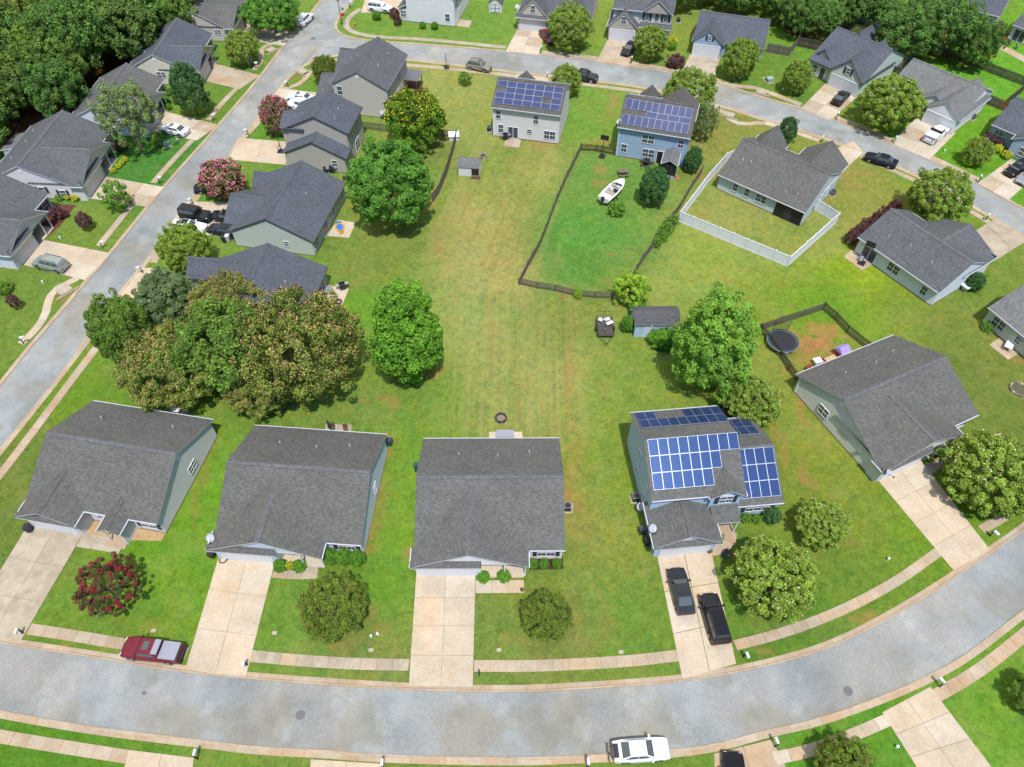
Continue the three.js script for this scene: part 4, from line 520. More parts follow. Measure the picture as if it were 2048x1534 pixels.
// crown outline in the photograph (centre, half width, half height) -> a plant standing on the ground under it
function plant(kind, name, label, category, cx, cy, rx, ry, clear = .9, group, o = {}) {
  let hc = 3, r, h, p; const f = V(0, -Math.sin(PITCH), -Math.cos(PITCH));
  for (let i = 0; i < 6; i++) { p = G(cx, cy, hc); const d = V(p.x, p.y - CAM_H, p.z), s = F / d.dot(f), e = Math.asin((CAM_H - hc) / d.length()); r = rx / s; h = clamp(Math.sqrt(Math.max((ry / s) ** 2 - (r * Math.sin(e)) ** 2, .01)) / Math.cos(e), .62 * r, 1.5 * r); hc = h + clear; }
  const variant = o.v ?? (plantNo % 2), q = proto(kind, variant), k = q.k; plantNo++;
  const t = thing(name, label, category, V(p.x, 0, p.z), plantNo * 2.4, group), sc = V(r / k.rx, h / k.ry, r / k.rx), up = hc;
  const tr = part(t, 'trunk', q.trunk, k.bk); tr.scale.set(sc.x, hc / k.h, sc.z); tr.position.y = up;
  const cr = part(t, 'crown', q.crown, leafMat); cr.scale.copy(sc); cr.position.y = up;
  if (q.bloom && !o.bare) { const b = part(t, 'blossom', q.bloom, petalMat); b.scale.copy(sc); b.position.y = up; }
  return t;
}
const T = (kind, label, cx, cy, rx, ry, clear, name = 'tree', group, o) => plant(kind, name, label, 'tree', cx, cy, rx, ry, clear, group, o);
const B = (kind, label, cx, cy, rx, ry, group, o) => plant(kind, 'bush', label, 'bush', cx, cy, rx, ry, .02, group, o);
T('pear', 'dense bright green egg shaped tree alone beside the mown field', 811, 662, 84, 104, 1);
T('maple', 'airy light green tree beside the blue shed', 1432, 682, 90, 102, 1.2);
T('shade', 'broad round green tree inside the long board fence', 782, 366, 84, 82, 1.2);
T('golden', 'round tree covered in yellow blossom by the deck', 831, 236, 58, 54, .8);
T('mimosa', 'broad mimosa tree in peach blossom at the end of the thicket', 598, 690, 124, 118, 1);
T('mimosa', 'mimosa tree in peach blossom above the corner lawn', 345, 730, 104, 84, .8);
T('mimosa', 'mimosa tree standing behind the others against the dark shingled roof', 450, 606, 76, 58, 2.2);
T('thicket', 'deep green tree in the heart of the mimosa thicket', 455, 690, 100, 96, 1);
T('mimosa', 'low mimosa tree at the lawn edge of the thicket', 520, 775, 70, 56, .6);
T('pine', 'grey green pine at the street end of the thicket', 330, 592, 66, 60, 1.6);
T('thicket', 'yellow green tree leaning over the street kerb', 238, 655, 58, 68, .8);
T('crape', 'green crape myrtle beside the crowded driveway', 366, 494, 52, 48, .6, 'tree', null, { bare: true });
T('rust', 'dense round crape myrtle with rust tips beside the curved path', 666, 1212, 70, 66, .5);
T('rust', 'small round crape myrtle with rust tips on the open front lawn', 1094, 1230, 54, 52, .5);
T('plum', 'open branched tree with dark red leaves on the corner lawn', 208, 1170, 62, 46, 1);
T('crape', 'large round crape myrtle with white flowers beside the dark cars', 1551, 1153, 86, 78, .7);
T('crape', 'round crape myrtle with white flowers next to a larger one', 1645, 1046, 53, 46, .6);
T('crape', 'broad crape myrtle with white flowers overhanging the bend', 1990, 948, 96, 80, .3);
T('crape', 'crape myrtle with white flowers behind the panelled house', 1508, 803, 54, 50, .7);
T('holly', 'dark holly tree near the moored boat', 1309, 370, 34, 40, .3);
T('crape', 'crape myrtle with white flowers reaching over the cross street', 1380, 183, 52, 46, 1);
T('feather', 'thin grey green tree leaning beside the steel blue house', 1412, 238, 24, 38, 1);
T('crape', 'crape myrtle with reddish flowers by the grey pickup', 1133, 158, 30, 28, .6, 'tree', null, { bare: true });
T('holly', 'bright upright tree behind the white fenced house', 1575, 260, 22, 32, .6);
T('crape', 'crape myrtle with white flowers beside the hedge house driveway', 1881, 390, 62, 54, .7);
T('crape', 'very broad crape myrtle with white flowers beside the work truck', 1785, 204, 63, 50, .8);
T('crape', 'little crape myrtle thick with white flowers beside the yellow bushes', 1957, 302, 27, 27, .3);
T('crape', 'small crape myrtle on the lawn of the pale green house', 1596, 152, 29, 30, .6);
T('crape', 'loose green tree before the blue grey house', 1483, 114, 36, 36, .8, 'tree', null, { bare: true });
T('crape', 'round crape myrtle with white flowers before the tan gabled house', 1139, 50, 46, 40, 1);
T('crape', 'crape myrtle with white flowers between black saloon and green bush', 1302, 82, 33, 30, 1);
T('rust', 'brownish round tree on the street corner lawn', 650, 137, 28, 26, .5);
T('pink', 'crape myrtle thick with pink flowers beside the white off roader', 551, 229, 31, 34, .6);
T('pink', 'loose crape myrtle with pink flowers above the crowded driveway', 443, 358, 42, 38, .6);
T('holly', 'dark conical tree on the lawn of the grey roofed house', 374, 172, 38, 50, 1);
T('feather', 'tall feathery grey green tree leaning over the white coupe', 248, 222, 58, 56, 3);
T('crape', 'crape myrtle with white flowers at the for sale sign', 483, 93, 34, 32, .5);
T('shade', 'bright green tree at the head of the row', 540, 18, 56, 34, 1.2);
T('rust', 'rust tipped tree across the street from the bend', 1692, 1534, 62, 50, .4);
T('thicket', 'dark tree at the lawn across the bend', 2072, 1390, 44, 40, .6);
T('sprig', 'spiky green shrub tree beside the driveway kerb', 230, 390, 25, 27, .5, 'tree');
T('dusk', 'dark red sapling beside the mulch bed', 166, 440, 15, 16, .5);
T('dusk', 'dark red sapling on the lawn by the pale curving sidewalk', 26, 602, 11, 13, .5);
T('sprig', 'scrubby sapling alone on the tan lawn', 930, 155, 12, 12, .3);
for (const [x, y, rx, ry, l, v] of [[1600, 24, 34, 34, 'dark tree at the edge of the wood behind the board fence', 0], [1652, 32, 36, 32, 'rounded tree between the wood and the pool', 1], [1812, 62, 52, 44, 'yellow green shade tree behind the board fence', 0], [1898, 48, 56, 52, 'largest dark shade tree behind the board fence', 1], [1962, 84, 36, 40, 'shade tree overhanging the corner of the board fence', 0], [1850, 14, 34, 26, 'back shade tree before the grey hip roof', 1], [1770, 16, 34, 24, 'tree at the edge of the round pool', 0]]) T('oak', l, x, y, rx, ry, 1.5, 'shade_tree', 'trees along the far board fence', { v });
// the wood beyond the left row
{ const r = rng(4); let k = 0; const spots = [];
  for (let z = -97; z > -172; z -= 5.6) { const edge = -80.6 + (z < -112 ? 6.5 : 0) + (z < -126 ? 8.5 : 0) + (z < -140 ? 4 : 0); for (let j = 0; j < 7; j++) spots.push([edge - j * 6.2 - r() * 2.4, z + (r() - .5) * 3.4, j]); }
  for (const [x, z, j] of spots) { const sc = .85 + .45 * r() + j * .02, q = proto(['oak', 'thicket', 'oak', 'mimosa', 'feather', 'oak', 'thicket'][k % 7], (k >> 1) % 2), kk = q.k, hc = (5 + 2.2 * r()) * sc; const P0 = V(x, hc, z), d = V(x, hc - CAM_H, z), dep = d.dot(V(0, -Math.sin(PITCH), -Math.cos(PITCH))), u = 1024 + F * x / dep, vv = 767 - F * (d.dot(V(0, Math.cos(PITCH), -Math.sin(PITCH)))) / dep; k++;
    if (u < -70 || vv < -70 || V(x, 0, z).distanceTo(G(143, 42)) < 7.5) continue;
    const t = thing('woodland_tree', kk === KIND.feather ? 'pale feathery tree among the darker trees of the wood' : kk === KIND.mimosa ? 'olive leaved tree in the wood behind the row' : j === 0 ? 'leafy tree on the house side edge of the wood' : 'tall leafy tree deep in the wood behind the row', 'tree', V(x, 0, z), k * 1.9, 'trees of the wood behind the row'); const s = 4.3 * sc / kk.rx;
    const tr = part(t, 'trunk', q.trunk, kk.bk); tr.scale.set(s, hc / kk.h, s); tr.position.y = hc; const c = part(t, 'crown', q.crown, leafTint[k % 4]); c.scale.set(s, s * (1 + .25 * r()), s); c.position.y = hc; }
  for (let i = 0; i < 12; i++) { const px = 1150 + i * 36, p = G(px < 1400 ? 1400 + i * 14 : px, 4 + (i % 3) * 8), q = proto('oak', i % 2), s = .8; const t = thing('woodland_tree', 'tree in the strip of wood behind the blue grey house', 'tree', V(33 + i * 3.3 + (i % 2), 0, -151 - (i % 3) * 3 + i * .8), i * 2.1, 'trees of the strip of wood'); const tr = part(t, 'trunk', q.trunk, bark); tr.position.y = 4.6; tr.scale.set(s, 4.6 / q.k.h, s); const c = part(t, 'crown', q.crown, leafMat); c.scale.setScalar(s); c.position.y = 4.6; }
}
for (const [x, y, s] of [[661, 1113, 'porch end'], [687, 1114, 'middle'], [715, 1116, 'wall end']]) B('bush', `clipped square green bush, ${s} of the row of three`, x, y, 16, 17, 'three clipped bushes below the window');
B('bush', 'clipped round green bush touching the lime flower clump', 560, 1131, 14, 14); B('bush', 'clipped oval green bush at the path side of the lime clump', 598, 1132, 14, 13); B('gold', 'lime leaved clump between two clipped bushes', 579, 1131, 8, 11);
B('bush', 'round clipped bush between garage and porch post', 967, 1154, 13, 12); B('bush', 'round clipped bush before the porch of the middle ranch house', 1008, 1152, 14, 12);
for (const [x, w] of [[1066, 'porch end'], [1088, 'middle'], [1114, 'outer end']]) B('bush', `small bush at the ${w} of the brown mulch bed under the shutters`, x, 1127, 10, 12, 'three bushes in the mulch bed');
B('holly', 'glossy dark bush at the end of the panelled wing', 1545, 1028, 22, 20); B('sprig', 'straggly bush before the panelled wing windows', 1493, 1036, 10, 10); B('sprig', 'second straggly bush nearer the glossy dark bush', 1513, 1037, 10, 10);
B('holly', 'round dark bush at the corner of the hedge house', 1951, 561, 22, 21);
for (const [x, y] of [[1704, 474], [1720, 463], [1737, 450], [1754, 438], [1772, 426], [1790, 415]]) B('dusk', 'dark red bush in the hedge along the end wall', x, y, 13, 15, 'dark red hedge bushes');
B('vine', 'lime green overgrown bush at the corner of the picket fence', 1261, 577, 34, 32); B('vine', 'small green vine climbing the picket fence', 1157, 587, 9, 10); B('sprig', 'green bush growing at the stern of the boat', 1235, 416, 18, 15);
for (const [x, y, r2] of [[1344, 440, 12], [1333, 456, 13], [1324, 470, 12], [1315, 484, 10]]) B('sprig', 'weedy bush grown through the yard fence', x, y, r2, r2, 'weedy bushes on the yard fence');
B('holly', 'tall shrub beside the screened porch', 1387, 318, 20, 30); B('bush', 'tall clipped shrub at the left wall of the blue shed', 1255, 648, 13, 29); B('bush', 'wide clipped shrub below the blue shed window', 1322, 677, 25, 13); B('bush', 'shrub at the right wall of the blue shed', 1351, 632, 9, 12); B('bush', 'low shrub behind the blue shed', 1275, 615, 18, 7);
B('bush', 'first round bush below the long pale grey wall', 845, 50, 7, 6.5); B('bush', 'second round bush below the long pale grey wall', 869, 51, 7.5, 7); B('dusk', 'dark red bush at the porch of the pale grey house', 789, 26, 10, 9); B('dusk', 'lower dark red bush at the porch corner', 795, 41, 8, 9); B('bush', 'bright bush before the white utility vehicle', 753, 31, 9, 8);
B('gold', 'lime bush beside the white two storey house', 1347, 82, 10, 9); B('bush', 'deep green bush below the lime bush', 1344, 92, 9, 7); B('dusk', 'big round purple bush beside a white post', 1352, 122, 18, 13);
B('gold', 'round yellow bush nearest the entry door', 1997, 297, 9, 8); B('gold', 'round yellow bush next to the driveway', 2014, 309, 9, 8); B('dusk', 'dark red bush under the blue house windows', 1981, 274, 12, 8); B('dusk', 'dark red bush next to its like under the blue house windows', 2000, 283, 10, 8);
B('gold', 'yellow flowered bush by the white house wall', 151, 394, 9, 8); B('gold', 'second yellow flowered bush by the white house wall', 137, 392, 9, 7); B('sprig', 'leafy clump at the foot of the white house wall', 119, 394, 9, 7); B('gold', 'yellow bush at the sunroom corner', 13, 263, 10, 7);
B('dusk', 'red leaved bush under the dormer window', 112, 425, 14, 13); B('sprig', 'round weedy shrub at the street lawn edge', 2, 574, 17, 15); B('sprig', 'leafy shrub beside the white marker posts', 316, 278, 14, 13); B('sprig', 'green shrub beside the garage of the grey roofed house', 325, 185, 14, 10); B('bush', 'clipped bush below the green shrub', 329, 199, 10, 7); B('bush', 'small clipped bush at the garage corner', 335, 213, 8, 6); B('dusk', 'reddish bush under the feathery tree', 240, 290, 13, 11);
for (const [x, y] of [[250, 318], [243, 325], [236, 332], [226, 341]]) B('gold', 'little yellow bush along the flower bed of the sunroom house', x, y, 6, 5, 'yellow bushes of the front bed');
B('sprig', 'rounded shrub at the back corner of the mowed yard', 2000, 635, 16, 9); B('sprig', 'bright green weed clump under the mint house window', 1975, 652, 12, 10); B('sprig', 'shrub beside the pale house with glass doors', 1985, 64, 14, 10); B('bush', 'shrub beside the air conditioner of the pale green house', 1448, 72, 10, 10);
B('sprig', 'leafy shrub beside the sage house corner', 532, 364, 10, 10); B('dusk', 'brown shrub at the lawn side of the mulch bed', 128, 428, 9, 7); B('vine', 'weed patch among the woodpile trailer branches', 1219, 648, 6, 6);
// ---------- vehicles ----------
const paint = (c, o = {}) => mat(c, .4, { clearcoat: .45, clearcoatRoughness: .04, specularIntensity: .4, ...o });
const PAINT = { black: paint([.012, .013, .015]), navy: paint([.014, .018, .03]), white: paint([.78, .79, .8]), red: paint([.16, .012, .022]), silver: paint([.36, .37, .37], { metalness: .4 }), champagne: paint([.3, .28, .22], { metalness: .4 }), grey: paint([.03, .031, .034]), sage: paint([.34, .38, .34], { metalness: .4 }) };
const tyreMat = mat([.018, .018, .018], .85), rimMat = mat([.4, .4, .41], .35, { metalness: .7 }), carGlass = mat([.085, .105, .1], .05, { specularIntensity: 1 }), lampClear = mat([.7, .72, .74], .2), lampRed = mat([.35, .01, .012], .25), plastic = mat([.02, .02, .021], .6), coverGrey = mat([.3, .3, .33], .6);
// side outlines: L length, W width, ax axle offset, hood/cowl/deck heights, cabin base and roof stations
const SPEC = {
  saloon: { L: 4.85, W: 1.84, ax: 1.42, r: .33, hood: .82, cowl: [1.0, .98], deck: [-1.55, 1.04], tail: 1.0, cab: [1.05, .35, -1.0, -1.8], roof: 1.45 },
  coupe: { L: 5.0, W: 1.9, ax: 1.5, r: .36, hood: .86, cowl: [.95, 1.0], deck: [-1.6, 1.06], tail: 1.03, cab: [1.0, .25, -1.0, -1.85], roof: 1.46 },
  suv: { L: 4.95, W: 1.95, ax: 1.45, r: .38, hood: 1.0, cowl: [1.15, 1.12], deck: [-2.25, 1.16], tail: 1.1, cab: [1.2, .55, -2.1, -2.4], roof: 1.76 },
  cross: { L: 4.6, W: 1.85, ax: 1.35, r: .35, hood: .95, cowl: [1.05, 1.06], deck: [-2.05, 1.12], tail: 1.06, cab: [1.1, .45, -1.75, -2.2], roof: 1.66 },
  van: { L: 5.0, W: 1.95, ax: 1.5, r: .34, hood: .96, cowl: [1.35, 1.06], deck: [-2.25, 1.1], tail: 1.04, cab: [1.5, .75, -2.0, -2.4], roof: 1.72 },
  boxy: { L: 4.7, W: 2.0, ax: 1.4, r: .42, hood: 1.12, cowl: [.75, 1.16], deck: [-2.1, 1.2], tail: 1.18, cab: [.72, .5, -2.15, -2.28], roof: 1.88 },
  pickup: { L: 5.5, W: 1.95, ax: 1.75, r: .4, hood: 1.08, cowl: [1.3, 1.14], deck: [-2.6, 1.14], tail: 1.12, cab: [1.4, .75, -.6, -.95], roof: 1.78 },
};
function bodyGeo(s) {
  const q = new THREE.Shape(), h = s.L / 2, b = .26, wr = s.r + .06;
  q.moveTo(-h + .1, b + .06); q.lineTo(-s.ax - wr, b); q.absarc(-s.ax, s.r, wr, Math.PI - .12, .12, true); q.lineTo(s.ax - wr, b); q.absarc(s.ax, s.r, wr, Math.PI - .12, .12, true); q.lineTo(h - .1, b + .06); q.quadraticCurveTo(h, .36, h, .55); q.quadraticCurveTo(h - .02, s.hood - .1, h - .28, s.hood - .04); q.quadraticCurveTo(h - .8, s.hood + .05, s.cowl[0], s.cowl[1]); q.lineTo(s.deck[0], s.deck[1]); q.lineTo(-h + .14, s.tail); q.quadraticCurveTo(-h, s.tail - .06, -h, .7); q.closePath();
  const g = new THREE.ExtrudeGeometry(q, { depth: s.W - .2, bevelEnabled: true, bevelThickness: .1, bevelSize: .07, bevelOffset: -.07, bevelSegments: 3, curveSegments: 10 }); g.translate(0, 0, -(s.W - .2) / 2);
  const p = g.attributes.position; for (let i = 0; i < p.count; i++) { const x = Math.abs(p.getX(i)) / h, y = p.getY(i); p.setZ(i, p.getZ(i) * (1 - .13 * Math.pow(x, 5)) * (1 - .06 * smooth(.75, 1.15, y))); } g.computeVertexNormals(); return plain(g);
}
function cabin(s) {
  const [a, b, c, d] = s.cab, wb = s.W / 2 - .1, wt = s.W / 2 - .29, yb = Math.min(s.cowl[1], s.deck[1]) - .03, yt = s.roof, K = { fb: [a, yb, wb - .06], ft: [b, yt, wt], rt: [c, yt, wt], rb: [d, yb, wb - .04] };
  const P = (k, z) => V(K[k][0], K[k][1], K[k][2] * z);
  const sq = new THREE.Shape(); sq.moveTo(d, yb - .12); sq.lineTo(a, yb - .12); sq.lineTo(a, yb); sq.lineTo(b + .12, yt - .07); sq.quadraticCurveTo(b, yt + .01, b - .2, yt + .02); sq.quadraticCurveTo((b + c) / 2, yt + .06, c + .2, yt + .02); sq.quadraticCurveTo(c, yt + .01, c - .1, yt - .07); sq.lineTo(d, yb); sq.closePath(); const W0 = wb - .03, eg = new THREE.ExtrudeGeometry(sq, { depth: 2 * W0 - .18, bevelEnabled: true, bevelThickness: .09, bevelSize: .06, bevelOffset: -.06, bevelSegments: 3, curveSegments: 6 }); eg.translate(0, 0, -(W0 - .09)); { const p = eg.attributes.position; for (let i = 0; i < p.count; i++) p.setZ(i, p.getZ(i) * (1 - (1 - wt / W0) * clamp((p.getY(i) - yb) / (yt - yb)))); eg.computeVertexNormals(); } const solid = plain(eg);
  const crown = null;
  const pane = (A, B, C, D, u0, u1, v0, v1) => { const at = (u, v) => A.clone().lerp(B, u).lerp(D.clone().lerp(C, u), v), q = [at(u0, v0), at(u1, v0), at(u1, v1), at(u0, v1)], n = q[1].clone().sub(q[0]).cross(q[3].clone().sub(q[0])).normalize(), mid = V((a + d) / 2, (yb + yt) / 2, 0); if (q[0].clone().sub(mid).dot(n) < 0) n.negate(); return hexa(q, q.map((p) => p.clone().addScaledVector(n, .014))); };
  const side = (z) => { const r = [P('fb', z), P('rb', z), P('rt', z), P('ft', z)], n = s.roof > 1.6 && s !== SPEC.pickup ? 3 : 2, m = []; for (let i = 0; i < n; i++) m.push(pane(...r, .07 + .88 * i / n + .012, .07 + .88 * (i + 1) / n - .012, .14, .9)); return m; };
  return { solid, crown, front: pane(P('fb', 1), P('fb', -1), P('ft', -1), P('ft', 1), .05, .95, .1, .95), rear: pane(P('rb', 1), P('rb', -1), P('rt', -1), P('rt', 1), .07, .93, .16, .93), sides: [...side(1), ...side(-1)] };
}
function car(kind, name, label, category, front, rear, color, o = {}) {          // front, rear: photo pixels of the two ends at bumper height
  const s = SPEC[kind], a = G(...front, .6), b = G(...rear, .6), c = a.clone().add(b).multiplyScalar(.5), t = thing(name, label, category, V(c.x, .01 + (o.lift ?? 0), c.z), Math.atan2(-(a.z - b.z), a.x - b.x));
  const K = cached('cab' + kind, () => cabin(s)), h = s.L / 2, col = PAINT[color];
  part(t, 'body', cached('body' + kind, () => bodyGeo(s)), col);
  const cb = part(t, 'cabin', K.solid, col); if (o.roof) part(cb, 'roof_panel', bx(s.cab[2] + .1, s.cab[1] - .15, s.roof + .03, s.roof + .062, -s.W / 2 + .42, s.W / 2 - .42), o.roof);
  if (o.sunroof) part(cb, 'sunroof', bx(-.1, .45, s.roof + .05, s.roof + .066, -.4, .4), carGlass);
  part(t, 'windscreen', K.front, carGlass); part(t, 'rear_window', K.rear, carGlass); K.sides.forEach((g) => part(t, 'side_window', g, carGlass));
  for (const x of [-s.ax, s.ax]) for (const z of [-1, 1]) { const w = part(t, 'wheel', cached('ty' + s.r, () => { const g = new THREE.CylinderGeometry(s.r, s.r, .22, 20); g.rotateX(Math.PI / 2); return plain(g); }), tyreMat); w.position.set(x, s.r, z * (s.W / 2 - .13)); part(w, 'rim', cached('ri' + s.r, () => { const g = new THREE.CylinderGeometry(s.r * .66, s.r * .6, .235, 12); g.rotateX(Math.PI / 2); return plain(g); }), o.darkRim ? plastic : rimMat); }
  for (const z of [-1, 1]) {
    part(t, 'headlight', bx(h - .3, h - .09, s.hood - .24, s.hood - .1, Math.min(z * (s.W / 2 - .42), z * (s.W / 2 - .16)), Math.max(z * (s.W / 2 - .42), z * (s.W / 2 - .16))), lampClear);
    part(t, 'tail_light', bx(-h - .012, -h + .14, s.tail - .3, s.tail - .12, Math.min(z * (s.W / 2 - .46), z * (s.W / 2 - .2)), Math.max(z * (s.W / 2 - .46), z * (s.W / 2 - .2))), lampRed);
    const m = s.cab[0] - .25; part(t, 'mirror', bx(m - .09, m + .09, s.cowl[1] - .02, s.cowl[1] + .13, Math.min(z * (s.W / 2 - .06), z * (s.W / 2 + .17)), Math.max(z * (s.W / 2 - .06), z * (s.W / 2 + .17))), col);
  }
  part(t, 'grille', bx(h - .04, h + .012, .42, s.hood - .26, -.42, .42), plastic);
  if (o.rails) for (const z of [-1, 1]) part(t, 'roof_rail', bx(s.cab[2] + .1, s.cab[1] - .1, s.roof + .03, s.roof + .1, z * (s.W / 2 - .36) - .025, z * (s.W / 2 - .36) + .025), plastic);
  if (kind === 'pickup') { if (o.cover) { part(t, 'bed_cover', bx(-h + .14, s.cab[3] - .04, s.tail + .03, s.tail + .09, -s.W / 2 + .16, s.W / 2 - .16), coverGrey); part(t, 'rear_bumper', bx(-h - .16, -h + .02, .4, .62, -.85, .85), plastic); part(t, 'tailgate', bx(-h + .03, -h + .13, s.tail - .5, s.tail + .02, -.8, .8), plastic); part(t, 'roof_hoop', bx(s.cab[3] - .1, s.cab[2] + .1, s.roof - .06, s.roof + .062, -s.W / 2 + .3, s.W / 2 - .3), coverGrey); } else { part(t, 'bed_floor', bx(-h + .16, s.cab[3] - .05, s.tail + .004, s.tail + .012, -s.W / 2 + .2, s.W / 2 - .2), plastic); for (const z of [-1, 1]) part(t, 'bed_side', bx(-h + .1, s.cab[3], s.tail - .02, s.tail + .2, Math.min(z * (s.W / 2 - .2), z * (s.W / 2 - .1)), Math.max(z * (s.W / 2 - .2), z * (s.W / 2 - .1))), col); } }
  if (kind === 'boxy') { part(t, 'spare_wheel', cached('spare', () => { const g = new THREE.CylinderGeometry(.4, .4, .24, 18); g.rotateZ(Math.PI / 2); g.translate(-h - .1, .95, 0); return plain(g); }), tyreMat); for (const x of [-s.ax, s.ax]) for (const z of [-1, 1]) part(t, 'fender', bx(x - .55, x + .55, .82, .9, Math.min(z * (s.W / 2 - .1), z * (s.W / 2 + .14)), Math.max(z * (s.W / 2 - .1), z * (s.W / 2 + .14))), plastic); part(t, 'front_bumper', bx(h - .02, h + .16, .5, .7, -.8, .8), plastic); }
  return t;
}
car('pickup', 'pickup_truck', 'dark red pickup with a grey bed cover parked at the kerb', 'pickup', [244, 1294], [367, 1308], 'red', { cover: true, sunroof: true });
car('saloon', 'parked_car', 'dark saloon on the weedy driveway', 'car', [1351, 1139], [1373, 1226], 'grey');
car('suv', 'parked_car', 'black sport utility vehicle with roof rails on the weedy driveway', 'car', [1415, 1189], [1444, 1288], 'black', { rails: 1 });
const whiteCar = car('saloon', 'parked_car', 'white saloon at the outer kerb carrying a bicycle rack', 'car', [1332, 1497], [1231, 1504], 'white');
car('saloon', 'parked_car', 'black car on the driveway across the street showing only its nose', 'car', [1466, 1522], [1474, 1612], 'black');
car('van', 'parked_car', 'sage silver estate car on the driveway of the mulch bed house', 'car', [70, 521], [133, 535], 'sage', { rails: 1 });
car('coupe', 'parked_car', 'white saloon with dark sunroof under the feathery tree', 'car', [322, 254], [376, 266], 'white', { sunroof: true });
car('cross', 'parked_car', 'white hatchback at the kerb near the street head', 'car', [620, 30], [601, 48], 'white');
car('suv', 'parked_car', 'white utility vehicle on the driveway by the corner lamp', 'car', [783, 19], [737, 13], 'white', { rails: 2 });
car('coupe', 'parked_car', 'white saloon with dark glass behind the pink tree', 'car', [577, 192], [624, 200], 'white', { sunroof: true });
car('boxy', 'off_roader', 'white boxy off roader next to the pink tree', 'car', [581, 209], [618, 216], 'white', {});
car('cross', 'parked_car', 'champagne crossover parked at the cross street kerb', 'car', [980, 137], [936, 129], 'champagne', { sunroof: true, rails: 2 });
car('saloon', 'parked_car', 'black saloon on the driveway of the white shuttered house', 'car', [1251, 106], [1265, 88], 'black');
car('saloon', 'parked_car', 'dark maroon car hidden under the round flowering tree', 'car', [1100, 79], [1090, 68], 'red');
car('pickup', 'pickup_truck', 'grey pickup at the kerb behind the reddish tree', 'pickup', [1189, 157], [1142, 149], 'grey', {});
car('saloon', 'parked_car', 'black saloon on the driveway of the pale green house', 'car', [1693, 184], [1671, 207], 'black');
car('coupe', 'parked_car', 'dark navy saloon parked on the cross street', 'car', [1733, 311], [1790, 329], 'navy');
car('cross', 'parked_car', 'dark crossover on the driveway by the yellow bushes', 'car', [2014, 350], [2052, 326], 'black', { sunroof: true });
car('saloon', 'parked_car', 'silver saloon behind the dark crossover', 'car', [2040, 366], [2074, 342], 'silver');
car('boxy', 'off_roader', 'black off roader with wide fenders on the crowded driveway', 'car', [422, 436], [362, 425], 'black', { darkRim: true });
car('coupe', 'parked_car', 'white coupe with black stripes at the crape myrtle', 'car', [409, 457], [347, 450], 'white', { roof: plastic });
car('saloon', 'parked_car', 'dark blue saloon nearest the garage wall', 'car', [425, 456], [470, 465], 'navy');
car('saloon', 'parked_car', 'black saloon between the off roader and the garage', 'car', [428, 430], [475, 438], 'black');
car('saloon', 'parked_car', 'dark car half hidden by the pink flowering tree', 'car', [400, 376], [440, 370], 'navy');
{ // white work truck with a covered bed
  const t = car('pickup', 'work_truck', 'white work truck with a slatted metal bed cover', 'truck', [1893, 253], [1850, 287], 'white', {});
  for (let i = 0; i < 6; i++) part(t, 'cover_slat', bx(-2.7, -.9, 1.42 + .006 * i, 1.5 + .006 * i, -.95 + i * .32, -.65 + i * .32), white); part(t, 'cover_wall', bx(-2.7, -.9, 1.13, 1.42, -.94, .94), coverGrey); part(t, 'headache_rack', bx(-.88, -.78, 1.13, 1.95, -.95, .95), plastic);
}
{ // rack and bicycle hang behind the white saloon
  const p = whiteCar.position, a = whiteCar.rotation.y, d = V(Math.cos(a), 0, -Math.sin(a)), q = p.clone().addScaledVector(d, -2.55).setY(0);
  const rk = thing('bicycle_rack', 'black strap on bicycle rack on the boot of the white saloon', 'bicycle rack', q, a);
  part(rk, 'rack_frame', merge(bar(V(.5, 1.06, -.4), V(-.12, 1.0, -.4), .025), bar(V(.5, 1.06, .4), V(-.12, 1.0, .4), .025), bar(V(-.12, 1.0, -.45), V(-.12, 1.0, .45), .025), bar(V(.12, .6, -.4), V(-.12, 1.0, -.4), .02), bar(V(.12, .6, .4), V(-.12, 1.0, .4), .02)), plastic); part(rk, 'pad', bx(.14, .6, 1.05, 1.1, -.55, .55), plastic);
  const bk = thing('bicycle', 'small orange bicycle hung on the rack', 'bicycle', q.clone().addScaledVector(d, -.22).setY(.25), a + Math.PI / 2), or = mat([.5, .16, .06], .4);
  part(bk, 'frame', merge(bar(V(-.45, .3, 0), V(-.05, .28, 0), .02), bar(V(-.05, .28, 0), V(-.2, .75, 0), .02), bar(V(-.18, .7, 0), V(.36, .72, 0), .02), bar(V(-.05, .28, 0), V(.36, .66, 0), .02), bar(V(.34, .8, 0), V(.48, .3, 0), .018), bar(V(-.45, .3, 0), V(-.18, .7, 0), .015)), or);
  for (const x of [-.45, .48]) { const g = new THREE.TorusGeometry(.28, .022, 6, 24); g.translate(x, .3, 0); part(bk, 'wheel', plain(g), tyreMat); } part(bk, 'saddle', bx(-.32, -.08, .76, .8, -.07, .07), plastic); part(bk, 'handlebar', bar(V(.34, .84, -.28), V(.34, .84, .28), .014), plastic);
}
